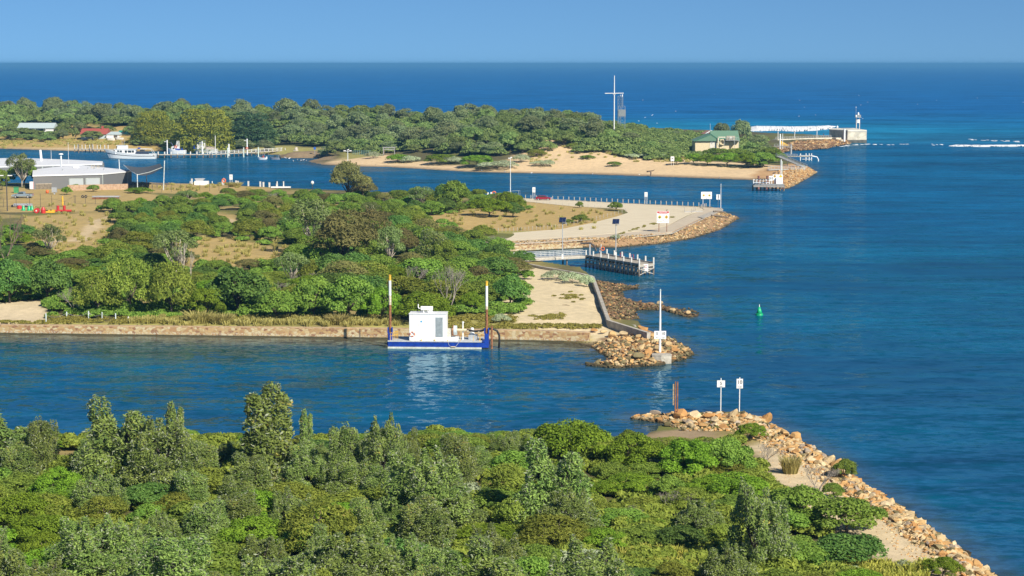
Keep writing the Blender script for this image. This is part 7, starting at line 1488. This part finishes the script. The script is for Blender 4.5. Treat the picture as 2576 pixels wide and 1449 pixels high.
person('person in dark clothes walking the waterline of the long beach', GG(1637, 443), .6, M('dark_shirt', (.03, .03, .04), .8), M('dark_trousers', (.04, .045, .06), .8))

# ------------------------------------------------------------------ green-roofed building
a = G(1747, shoreY(1747), 0); y_ = a.y + 80; z0 = gz(xat(y_, 1780, 360), y_) - .5
t = thing('pump_house', 'cream building with a green gabled roof at the forest edge', 'building', (0, 0, 0))
def X(x): return xat(y_, x, 360)
def Z(y): return ztop(y_, y)
ze = Z(353.5); MB().bb(X(1749), X(1834), y_, y_ + 14, z0 - 1, ze).build('wall', CREAM, t); MB().bb(X(1830), X(1860), y_ + 1.5, y_ + 13, z0 - 1, ze - .1).build('side_wall', CREAM, t)
gx, gz_ = X(1788), Z(337.5)
MB().add([(X(1745), y_ - .8, ze - .2), (gx, y_ - .8, gz_), (X(1812), y_ - .8, Z(354.5)), (X(1745), y_ + 14, ze - .2), (gx, y_ + 14, gz_), (X(1812), y_ + 14, Z(354.5))], [(0, 1, 4, 3), (1, 2, 5, 4), (0, 2, 1), (3, 4, 5), (0, 3, 5, 2)]).build('gable_roof', ROOFG, t)
MB().ext([(y_ - .3, ze - .1), (y_ + 7, Z(330)), (y_ + 14.4, ze - .1)], X(1790), X(1861)).build('main_roof', ROOFG, t)
MB().beam((X(1745), y_ - .85, ze - .2), (gx, y_ - .85, gz_), .12, .35).beam((gx, y_ - .85, gz_), (X(1812), y_ - .85, Z(354.5)), .12, .35).build('barge_board', M('barge_green', (.05, .17, .11), .5), t)
MB().bb(X(1786), X(1803), y_ - .1, y_ + .02, z0 - .5, Z(353.8)).build('pale_door', M('door_cream', (.74, .70, .60), .6), t); MB().beam((X(1790), y_ - .15, Z(361)), (X(1797), y_ - .15, Z(355)), .1, .3).build('duct_louvre', GREY, t)
MB().beam((X(1806), y_ - 1.2, Z(366)), (X(1806), y_ - 1.2, Z(345.5)), .45, .45).beam((X(1805.5), y_ - 1.2, Z(345)), (X(1824), y_ - 1.2, Z(345)), .45, .45).build('vent_pipe', M('cream_pipe', (.72, .68, .52), .5), t)
MB().bb(X(1824), X(1856), y_ - 2.2, y_ - .4, Z(353.5), Z(352)).build('platform', M('grey_timber'), t); MB().bb(X(1826), X(1848), y_ - 2.0, y_ - .5, Z(351), Z(341.5)).build('air_handler', M('handler_tan', (.46, .42, .33), .6, var=.15), t); MB().bb(X(1835), X(1839), y_ - 2.05, y_ - 1.98, Z(348), Z(344)).build('label_plate', WHITEB, t)
r_ = MB()
for x in (1816, 1824, 1833, 1842, 1851, 1857): r_.tube([(X(x), y_ - 2.2, Z(352)), (X(x), y_ - 2.2, Z(345.5))], .06, 5)
for x in (1820, 1846, 1857): r_.tube([(X(x), y_ - 2.2, z0 - .5), (X(x), y_ - 2.2, Z(352))], .09, 5)
r_.tube([(X(1812), y_ - 2.2, Z(346)), (X(1857), y_ - 2.2, Z(346))], .05, 5); r_.build('platform_frame', ALU, t)
MB().torus((X(1816), y_ - .6, Z(357.5)), 1.0, .3, 18, 8).build('pipe_bend', CREAM, t); MB().bb(X(1820), X(1843), y_ - .05, y_ + .05, Z(356), Z(353.5)).build('opening', M('dark_recess'), t)
MB().tube([(X(1790), y_ + 6, Z(332)), (X(1790), y_ + 6, Z(312))], .08, 5).build('aerial', ALU, t)
t = thing('lookout_hut', 'small white gabled hut top behind the green roof', 'hut'); yq = y_ + 22; zq = ztop(yq, 337); MB().beam((xat(yq, 1775, 335), yq, ztop(yq, 336.5)), (xat(yq, 1789, 335), yq, ztop(yq, 328)), .3, .35).beam((xat(yq, 1789, 335), yq, ztop(yq, 328)), (xat(yq, 1801, 335), yq, ztop(yq, 335.5)), .3, .35).build('barge_board', WHITEB, t)
MB().add([(xat(yq, 1773, 335), yq + .2, ztop(yq, 337)), (xat(yq, 1789, 335), yq + .2, ztop(yq, 328)), (xat(yq, 1803, 335), yq + .2, ztop(yq, 337)), (xat(yq, 1765, 335), yq + 5, ztop(yq, 337)), (xat(yq, 1783, 335), yq + 5, ztop(yq, 328)), (xat(yq, 1800, 335), yq + 5, ztop(yq, 337))], [(0, 1, 4, 3), (1, 2, 5, 4), (0, 2, 1), (3, 4, 5)]).build('roof', M('terracotta_roof', (.42, .22, .16), .7), t); MB().bb(xat(yq, 1777, 335), xat(yq, 1799, 335), yq + .3, yq + 5, zq - 6, zq).build('wall', WHITE, t)
t = thing('small_shed', 'small teal roofed shed peeping from the scrub', 'shed'); q = GG(1704, 372); zz = ztop(q.y, 363); MB().add([(xat(q.y, 1697, 365), q.y, ztop(q.y, 365)), (xat(q.y, 1712, 365), q.y, ztop(q.y, 364.5)), (xat(q.y, 1711, 365), q.y + 6, ztop(q.y, 353)), (xat(q.y, 1702, 365), q.y + 6, ztop(q.y, 353))], [(0, 1, 2, 3)]).build('roof', M('teal_roof'), t).modifiers.new('thick', 'SOLIDIFY').thickness = .15; MB().bb(xat(q.y, 1699, 365), xat(q.y, 1710, 365), q.y + .3, q.y + 5, q.z - 1, zz - .1).build('wall', CREAM, t)

# ------------------------------------------------------------------ signal mast and tower
Ym = G(1545, shoreY(1545), 0).y + 105
t = thing('signal_mast', 'tall white signal mast with a crossyard above the forest', 'mast', (xat(Ym, 1545, 292), Ym, gz(xat(Ym, 1545, 292), Ym))); z0 = t.location.z
MB().tube([(0, 0, -.5), (0, 0, ztop(Ym, 235) - z0), (0, 0, ztop(Ym, 190) - z0)], [.26, .22, .15], 10).build('mast', WHITEB, t); wy = 23.5 / F * Ym; MB().tube([(-wy, 0, ztop(Ym, 235) - z0), (wy, 0, ztop(Ym, 234.5) - z0)], .16, 8).build('crossyard', WHITEB, t); MB().box((0, 0, ztop(Ym, 237) - z0), (.9, .5, .5)).build('collar', GREY, t)
Yt = Ym + 6; t = thing('lattice_tower', 'grey lattice observation tower right of the signal mast', 'tower', (xat(Yt, 1562, 292), Yt, gz(xat(Yt, 1562, 292), Yt))); z0 = t.location.z; LT = M('lattice_grey', (.30, .35, .38), .5, .2)
def lattice(x0, x1, zb_, zt_, n, dpt=2.0):
    m_ = MB(); xa, xb = xat(Yt, x0, 280) - t.location.x, xat(Yt, x1, 280) - t.location.x
    for x in (xa, xb):
        for y in (0, dpt): m_.tube([(x, y, zb_), (x, y, zt_)], .055, 5)
    for i in range(n + 1):
        zz = zb_ + (zt_ - zb_) * i / n; m_.tube([(xa, 0, zz), (xb, 0, zz)], .04, 4).tube([(xa, dpt, zz), (xb, dpt, zz)], .04, 4).tube([(xa, 0, zz), (xa, dpt, zz)], .03, 4).tube([(xb, 0, zz), (xb, dpt, zz)], .03, 4)
        if i < n: m_.tube([(xa, 0, zz), (xb, 0, zz + (zt_ - zb_) / n)], .03, 4).tube([(xb, 0, zz), (xa, 0, zz + (zt_ - zb_) / n)], .03, 4)
    return m_
z_ = lambda y: ztop(Yt, y) - z0
lattice(1554.5, 1562, 0, z_(242), 12).build('ladder_shaft', LT, t); lattice(1562, 1567, z_(270), z_(245), 5).build('upper_shaft', LT, t); lattice(1556, 1573, 0, z_(267), 6, 4).build('base_frame', LT, t)
MB().bb(xat(Yt, 1556, 280) - t.location.x, xat(Yt, 1574, 280) - t.location.x, 0, 4, z_(293), z_(276)).build('louvre_cabin', cladmat('louvre_grey', (.20, .23, .25), (.33, .34, .33), 2.2), t)
MB().tube([(.6, .5, z_(244)), (.6, .5, z_(240))], .18, 6).tube([(-.2, .5, z_(242)), (-.2, .5, z_(238))], .08, 6).box((.6, .5, z_(240)), (.4, .4, .8)).build('instruments', WHITEB, t)

# ------------------------------------------------------------------ ocean pier
PIERC = M('pier_concrete', (.68, .62, .49), .85, var=.15, scale=.35, dirt=(.38, .31, .16)); t = thing('ocean_pier', 'weathered concrete pier head at the harbour entrance', 'pier')
Yp = G(2181, 360, 0).y; zt_ = ztop(Yp, 327); zf = ztop(Yp, 333)
pts = [G(2134, 358, 0), G(2181, 360.5, 0)]
a_, b_, = Vector((xat(Yp, 2132, 345), Yp, 0)), Vector((xat(Yp, 2180, 345), Yp, 0)); c1, c2 = Vector((b_.x - 1, Yp + 32, 0)), Vector((xat(Yp + 28, 2088, 340), Yp + 28, 0)); c3 = Vector((xat(Yp + 14, 2086, 340), Yp + 14, 0))
poly_ = [tuple(v[:2]) for v in (a_, b_, c1, c2, c3)]
MB().prism(poly_, -2.5, zt_ - 1.0).build('head_block', PIERC, t); cx_, cy_ = sum(p[0] for p in poly_) / 5, sum(p[1] for p in poly_) / 5
o = MB().prism([(cx_ + (p[0] - cx_) * 1.01, cy_ + (p[1] - cy_) * 1.01) for p in poly_], zt_ - 1.0, zt_).build('capping', M('pier_cap', (.70, .66, .56), .8, var=.1, scale=.4), t); bevel(o, .3, 3)
MB().prism([(p[0] + (p[0] - cx_) * .012, p[1] + (p[1] - cy_) * .012 - .05) for p in poly_], -2.6, 1.6).build('tide_band', M('tide_dark', (.10, .10, .085), .9, var=.3, scale=.6), t)
wk = [G(1950, 352, 2.6), G(2000, 349, 2.8), G(2090, 343, 3.4), G(2110, 343, 3.6)]; w = ribbon([tuple(v[:2]) for v in wk], 1.6, 1.6, .6, 2.9).build('walkway', PIERC, t)
lw2 = [G(1955, 362, 1.8), G(2010, 358, 1.9), G(2080, 353, 2.0), G(2125, 353, 2.0)]; ribbon([tuple(v[:2]) for v in lw2], .4, .4, .2, 2.3).build('lower_wall', PIERC, t)
r_ = MB()
for k in (.55, 1.1): r_.tube([(v.x, v.y - 1.4, 2.9 + k) for v in wk[:3]], .07, 5)
for i in range(22): q = wk[0].lerp(wk[1], i / 7) if i < 8 else wk[1].lerp(wk[2], (i - 7) / 14); r_.tube([(q.x, q.y - 1.4, 2.8), (q.x, q.y - 1.4, 4.0)], .07, 5)
r_.build('railing', ALU, t)
for x, yb, yt, i in ((1957, 349, 325, 0), (1999, 347, 325, 1), (2055, 345, 319, 2), (2106, 343, 316, 3)):
    p = G(x, yb, 2.7); q = thing('pier_lamp', 'white pier lamp post, %s of four along the walkway' % ('leftmost', 'second', 'third', 'rightmost')[i], 'lamp post', p); h = ztop(p.y, yt) - 2.7; MB().tube([(0, 0, -.3), (0, 0, h)], .16, 8).build('post', WHITEB, q); MB().lathe([(.7, 0), (.35, .6), (.12, .9)], 10, (0, 0, h - .9)).build('lamp_shade', WHITE, q)
pole('pier_sign', 'thick white marker board post beside the pier head', 'sign', 2124, 354, 324, .5, WHITEB, z=2.0)
# beacon on the pier head
p = Vector((xat(Yp + 14, 2157.5, 327), Yp + 14, zt_)); t = thing('harbour_beacon', 'grey and white light beacon standing on the pier head', 'beacon', p); h = ztop(p.y, 283) - zt_
for x in (-.7, .9): MB().tube([(x, 0, 0), (x, 0, h * .75)], .22, 8).build('leg', M('beacon_leg', (.62, .58, .55), .6), t)
MB().bb(-.3, 1.0, -.4, .5, h * .37, h * .58).build('day_board', WHITE, t); MB().bb(-1.2, 1.4, -1.1, 1.1, h * .72, h * .86).build('lantern_room', M('beacon_grey', (.26, .28, .29), .5), t); MB().bb(-1.5, 1.7, -1.4, 1.4, h * .70, h * .72).build('gallery', GREY, t); MB().lathe([(.5, 0), (.4, 1.0), (.15, 1.3)], 12, (.2, 0, h * .86)).build('lamp', WHITE, t); MB().tube([(-1.0, 0, h * .6), (-1.0, 0, h * 1.32)], .06, 5).box((-1.0, 0, h * 1.32), (.5, .3, .4)).build('wind_vane', ALU, t); MB().lathe([(.35, 0), (.35, .9)], 10, (-1.1, -1.0, h * .74)).build('spotlight', WHITEB, t)
person('person in dark clothes standing on the ocean pier walkway', Vector((G(2072, 344, 3.0).x, G(2072, 344, 3.0).y, 2.9)), .4, M('dark_shirt'), M('dark_trousers'), 1.8)
# lower landing with stairs, pipes and gauge
t = thing('tide_landing', 'white steel landing on piles below the ocean pier', 'landing'); zl = 4.2; a, b = G(1947, 369, zl), G(1991, 370, zl); MB().beam(a, b, 2.2, .35).build('deck', M('jetty_deck_pale'), t); r_ = MB()
for k in (.6, 1.2): r_.tube([a + Vector((0, -1, k)), b + Vector((0, -1, k))], .07, 5)
for i in range(6): q = a.lerp(b, i / 5); r_.tube([q + Vector((0, -1, 0)), q + Vector((0, -1, 1.2))], .07, 5)
r_.build('railing', ALU, t)
for x, yt in ((1990, 362), (1968, 376), (1962, 376)): q = G(x, 388 if x > 1980 else 381, 0); MB().tube([(q.x, q.y, -2), (q.x, q.y, zl)], .35, 8).build('pile', M('pile_grey', (.45, .43, .40), .7), t)
pole('flag_pole', 'tall white pole at the landward end of the ocean pier', 'pole', 1962, 372, 337, .3, WHITEB, z=3.0); pole('tide_gauge', 'thin pale gauge post beside the pier landing', 'post', 1968.5, 372, 336, .12, WHITE, z=3.0)
q = G(1975, 366, 3); t = thing('ramp_cover', 'small yellow sloped cover on the ocean pier rocks', 'cover', q); MB().add([(-2, 0, 2.2), (2, 0, 0), (2, 2, 0), (-2, 2, 2.2), (-2, 0, 0), (-2, 2, 0)], [(0, 1, 2, 3), (4, 5, 2, 1), (0, 4, 1), (3, 2, 5), (0, 3, 5, 4)]).build('cover', YEL, t)
t = thing('sand_pipe_jetty', 'white pipe jetty with uprights and a bent outlet pipe', 'jetty'); zl = 1.9; a, b = G(1962, 393, zl), G(2042, 394, zl); MB().beam(a, b, 1.4, .3).build('deck', M('jetty_deck_pale'), t); r_ = MB()
for k in (.5, .95): r_.tube([a + Vector((0, -.8, k)), a.lerp(b, .55) + Vector((0, -.8, k))], .09, 5)
for i in range(6): q = a.lerp(b, .11 * i); r_.tube([q + Vector((0, -.8, 0)), q + Vector((0, -.8, .95))], .06, 5)
r_.build('railing', ALU, t); MB().tube([a + Vector((8, -1, .3)), b + Vector((0, -1, .3)), b + Vector((2.0, -1, -.1)), b + Vector((2.6, -1, -1.2)), b + Vector((2.6, -1, -4))], .24, 10).build('outlet_pipe', WHITEB, t)
for x in (2016, 2030, 2038, 2044): q = G(x, 405, 0); MB().tube([(q.x, q.y + 3, -2), (q.x, q.y + 3, zl + 1.1)], .2, 8).build('upright', WHITEB, t)
MB().tube([(G(2018, 400, 1).x, G(2018, 400, 1).y, .9), (G(2042, 400, 1).x, G(2042, 400, 1).y, .9)], .15, 6).build('brace', ALU, t)
t = thing('beach_stairway', 'grey steel stairway and boardwalk down to the stone mound', 'stairway'); a, b = G(1958, 393, 5.5), G(2024, 421, 2.2); MB().beam(a, b, 1.8, .3).build('flight', M('stair_grey', (.48, .50, .47), .6, .2), t); r_ = MB()
for off in (-.9, .9):
    for k in (.5, 1.0): r_.tube([a + Vector((off, 0, k)), b + Vector((off, 0, k))], .07, 5)
    for i in range(9): q = a.lerp(b, i / 8) + Vector((off, 0, 0)); r_.tube([q, q + Vector((0, 0, 1.0))], .06, 5)
r_.build('railing', ALU, t); r_ = MB()
c_, d_ = G(2024, 424, 2.2), G(1930, 430, 2.4); d_ = G(1932, 427, 2.2)
for k in (.5, 1.1): r_.tube([c_ + Vector((0, 0, k)), d_ + Vector((0, 0, k))], .07, 5)
for i in range(12): q = c_.lerp(d_, i / 11); r_.tube([q, q + Vector((0, 0, 1.1))], .07, 5)
r_.build('railing', ALU, t); MB().beam(c_ + Vector((0, .8, -.1)), d_ + Vector((0, .8, -.1)), 1.5, .25).build('boardwalk', M('stair_grey'), t)
for q in (a.lerp(b, .35), a.lerp(b, .7), c_): MB().tube([(q.x, q.y, -.5), (q.x, q.y, q.z)], .14, 6).build('support', M('stair_grey'), t)
# timber dolphin with signs at the stone mound
t = thing('timber_dolphin', 'timber berth with white rails and red-brown piles', 'berth'); zl = 2.0; a, b = G(1894, 463.5, zl), G(1972, 464.5, zl); MB().beam(a, b, 3.0, .4).build('deck', M('grey_timber'), t)
for i in range(9): q = a.lerp(b, i / 8); MB().tube([(q.x, q.y, -2), (q.x, q.y, zl - .2)], .28, 7).build('pile', TIMD, t)
r_ = MB()
for k in (.7, 1.5): r_.beam(a + Vector((0, -1.4, k)), a.lerp(b, .52) + Vector((0, -1.4, k)), .1, .22)
for i in range(6): q = a.lerp(b, .104 * i); r_.beam(q + Vector((0, -1.4, -.2)), q + Vector((0, -1.4, 1.7)), .16, .16)
r_.build('railing', WHITEB, t); MB().beam(a + Vector((0, -1.6, -.5)), b + Vector((0, -1.6, -.5)), .25, .5).build('waling', TIMB, t)
for x, lean in ((1907, .0), (1928, .1), (1952, -.3), (1969, -.45)): q = G(x + 1, 476, 0); MB().tube([(q.x, q.y, -2), (q.x + lean, q.y, 4.3)], .33, 8).build('fender_pile', M('redbrown_pile', (.27, .10, .075), .8, var=.25, scale=2, dirt=(.40, .28, .2)), t)
Yd = G(1933, 464, 2.0).y + .4
def bd(x0, x1, y0, y1, nm, lab):
    o = thing(nm, lab, 'sign', (xat(Yd, (x0 + x1) / 2, 450), Yd, zl)); w_ = (x1 - x0) / F * Yd; za, zb2 = ztop(Yd, y0) - zl, ztop(Yd, y1) - zl; MB().box((0, 0, (za + zb2) / 2), (w_, .12, za - zb2)).build('board', WHITEB, o); MB().box((-w_ * .3, .2, zb2 / 2 + .2), (.2, .2, zb2 + .4)).box((w_ * .3, .2, zb2 / 2 + .2), (.2, .2, zb2 + .4)).build('post', WHITEB, o); return o, w_, za, zb2
o, w_, za, zb2 = bd(1934.5, 1943.4, 442.5, 455, 'speed_sign', 'twin 5 and 10 speed board on the timber berth'); lettering('5', .9, o, (-w_ * .25, -.08, (za + zb2) / 2), name='lettering'); lettering('10', .9, o, (w_ * .25, -.08, (za + zb2) / 2)); MB().box((0, -.07, (za + zb2) / 2), (.06, .02, za - zb2)).build('divider', GREY, o)
o, w_, za, zb2 = bd(1944, 1969, 439, 453.5, 'warning_sign', 'wide white board with yellow marks on timber berth'); MB().box((-w_ * .3, -.08, za * .5 + zb2 * .5 + .4), (.7, .02, .7), ry=R(45)).box((w_ * .28, -.08, za * .5 + zb2 * .5 + .3), (.8, .02, .8), ry=R(45)).build('warning_diamond', YEL, o); MB().box((-w_ * .3, -.1, za * .5 + zb2 * .5 + .4), (.45, .02, .25)).build('pictogram', INK, o)
t = thing('control_cabinet', 'tall white cabinet standing on the timber berth', 'cabinet', (xat(Yd, 1960, 460), Yd - .3, zl)); MB().box((0, 0, 1.1), (2.1, 1.2, 2.2)).build('cabinet', WHITEB, t); MB().box((0, -.62, 1.1), (.04, .02, 2.0)).build('door_seam', GREY, t)
pole('flag_pole', 'white pole with rounded top behind the berth signs', 'pole', 1964, 468, 401, .16, WHITEB, z=1.0); pole('marker_post', 'thin pale green post behind the berth signs', 'post', 1967.5, 440, 405, .12, M('pale_green_pile'), z=1.5)
for x in (1899, 1906, 1914, 1921, 1928.5): q = xat(Yd, x, 452); bird('dark cormorant perched along the timber berth rail', (q, Yd - 2.6, ztop(Yd, 454)), rnd.uniform(0, 6), 1.1, BLACK, 'cormorants on the berth', 'cormorant', True)
for x, i in ((1947, 'left'), (1959, 'right')): q = xat(Yd, x, 438); bird(f'dark cormorant on top of the wide berth board, {i} of two', (q, Yd, ztop(Yd, 439)), rnd.uniform(0, 6), 1.1, BLACK, None, 'cormorant', True)

# ------------------------------------------------------------------ surf and whitecaps
FOAM = M('foam', (.82, .84, .84), .9, var=.06, scale=.5)
def surf(name, label, top, bot, hgt, n=160, seed=1):
    """a broken wave: a lumpy rounded bank of foam between two rows"""
    r = random.Random(seed); vs = []; m_ = 7
    for i in range(n + 1):
        f = i / n; a, b = along(top, f), along(bot, f); jag = r.uniform(-.25, .25); jag2 = r.uniform(-.3, .2)
        A_, B_ = G(*a, 0), G(*b, 0); env = min(1, min(f, 1 - f) * 10)
        for j in range(m_ + 1):
            g = j / m_; q = A_.lerp(B_, g + (jag2 * .15 if j == m_ else jag * .1 if j == 0 else 0)); vs.append((q.x, q.y, -.15 + hgt * env * math.sin(math.pi * min(1, g * .9 + .08)) ** .7 * r.uniform(.8, 1.15)))
    fs = [(i * (m_ + 1) + j, i * (m_ + 1) + j + 1, (i + 1) * (m_ + 1) + j + 1, (i + 1) * (m_ + 1) + j) for i in range(n) for j in range(m_)]
    nz = [[r.random() for _ in range(200)] for _ in range(m_ + 1)]
    def rag(f_):
        i, j = f_[0] // (m_ + 1), f_[0] % (m_ + 1); e = min(j, m_ - 1 - j); q = .5 * nz[j][(i // 9) % 200] + .5 * nz[j][i % 200]
        return q > (.50 if j == 0 else .30 if e == 0 else .2 if e == 1 else .1)
    o = MB().add(vs, [f_ for f_ in fs if rag(f_)]).build(name, FOAM, None, True); tag(o, label, 'wave', kind='stuff'); return o
surf('surf', 'white breaking wave beyond the ocean beach', [(1880, 318), (1990, 319.5), (2060, 318.5), (2106, 317)], [(1880, 331), (1950, 329), (2000, 331), (2050, 329), (2086, 325), (2106, 317.6)], 1.3)
surf('surf', 'short bright breaking wave off the entrance', [(2382, 365.6), (2470, 366.2), (2560, 365.4), (2600, 366)], [(2382, 368.4), (2470, 369.6), (2560, 368.6), (2600, 367)], .7, 90, 3)
for i, (a_, b_, tk) in enumerate([((2180, 362.6), (2386, 364), 1.0), ((2440, 351), (2640, 360), 1.3), ((2060, 372), (2180, 362.6), 1.0)]):
    mb = MB(); r = random.Random(i)
    for k in range((16, 34, 30)[i]):
        f = r.random(); x, y = a_[0] + (b_[0] - a_[0]) * f + r.uniform(-4, 4), a_[1] + (b_[1] - a_[1]) * f + r.uniform(-1.4, 1.4); q = G(x, y, .0); w_ = r.uniform(.25, 1.3) * tk; d_ = r.uniform(.5, 2.2) * tk; mb.lathe([(1, -.05), (.8, .06), (.3, .09)], 7); n0 = len(mb.v) - 21
        for j in range(n0, n0 + 21): v = mb.v[j]; mb.v[j] = (q.x + v[0] * w_, q.y + v[1] * d_, v[2])
    tag(mb.build('foam', FOAM, None, True), ('broken foam line across the entrance bar', 'long foam streaks on the right of the bar', 'foam along the foot of the pier rocks')[i], 'foam', kind='stuff')
mb = MB(); r = random.Random(9)
CAPS = [(2636 * .0 + 2430, 294), (2410, 300)]
for k in range(30):
    x = r.uniform(1600, 2576); y = 235 + (r.random() ** .8) * 120
    if x < 2190 and y > 312: continue
    q = G(x, y, 0); w_ = q.y / F * r.uniform(.8, 2.6); mb.lathe([(1, -.1), (.75, .12), (.2, .18)], 7); n0 = len(mb.v) - 21; d_ = w_ * r.uniform(.5, 1.5)
    for j in range(n0, n0 + 21): v = mb.v[j]; mb.v[j] = (q.x + v[0] * w_, q.y + v[1] * d_, v[2])
for x, y in ((2630 - 240, 270), (2640 - 310, 275), (2345 + 110, 279), (2270 + 60, 254), (2355 + 60, 268)): pass
tag(mb.build('whitecaps', FOAM, None, True), 'scattered whitecaps on the open sea', 'whitecaps', kind='stuff')
label_plants()
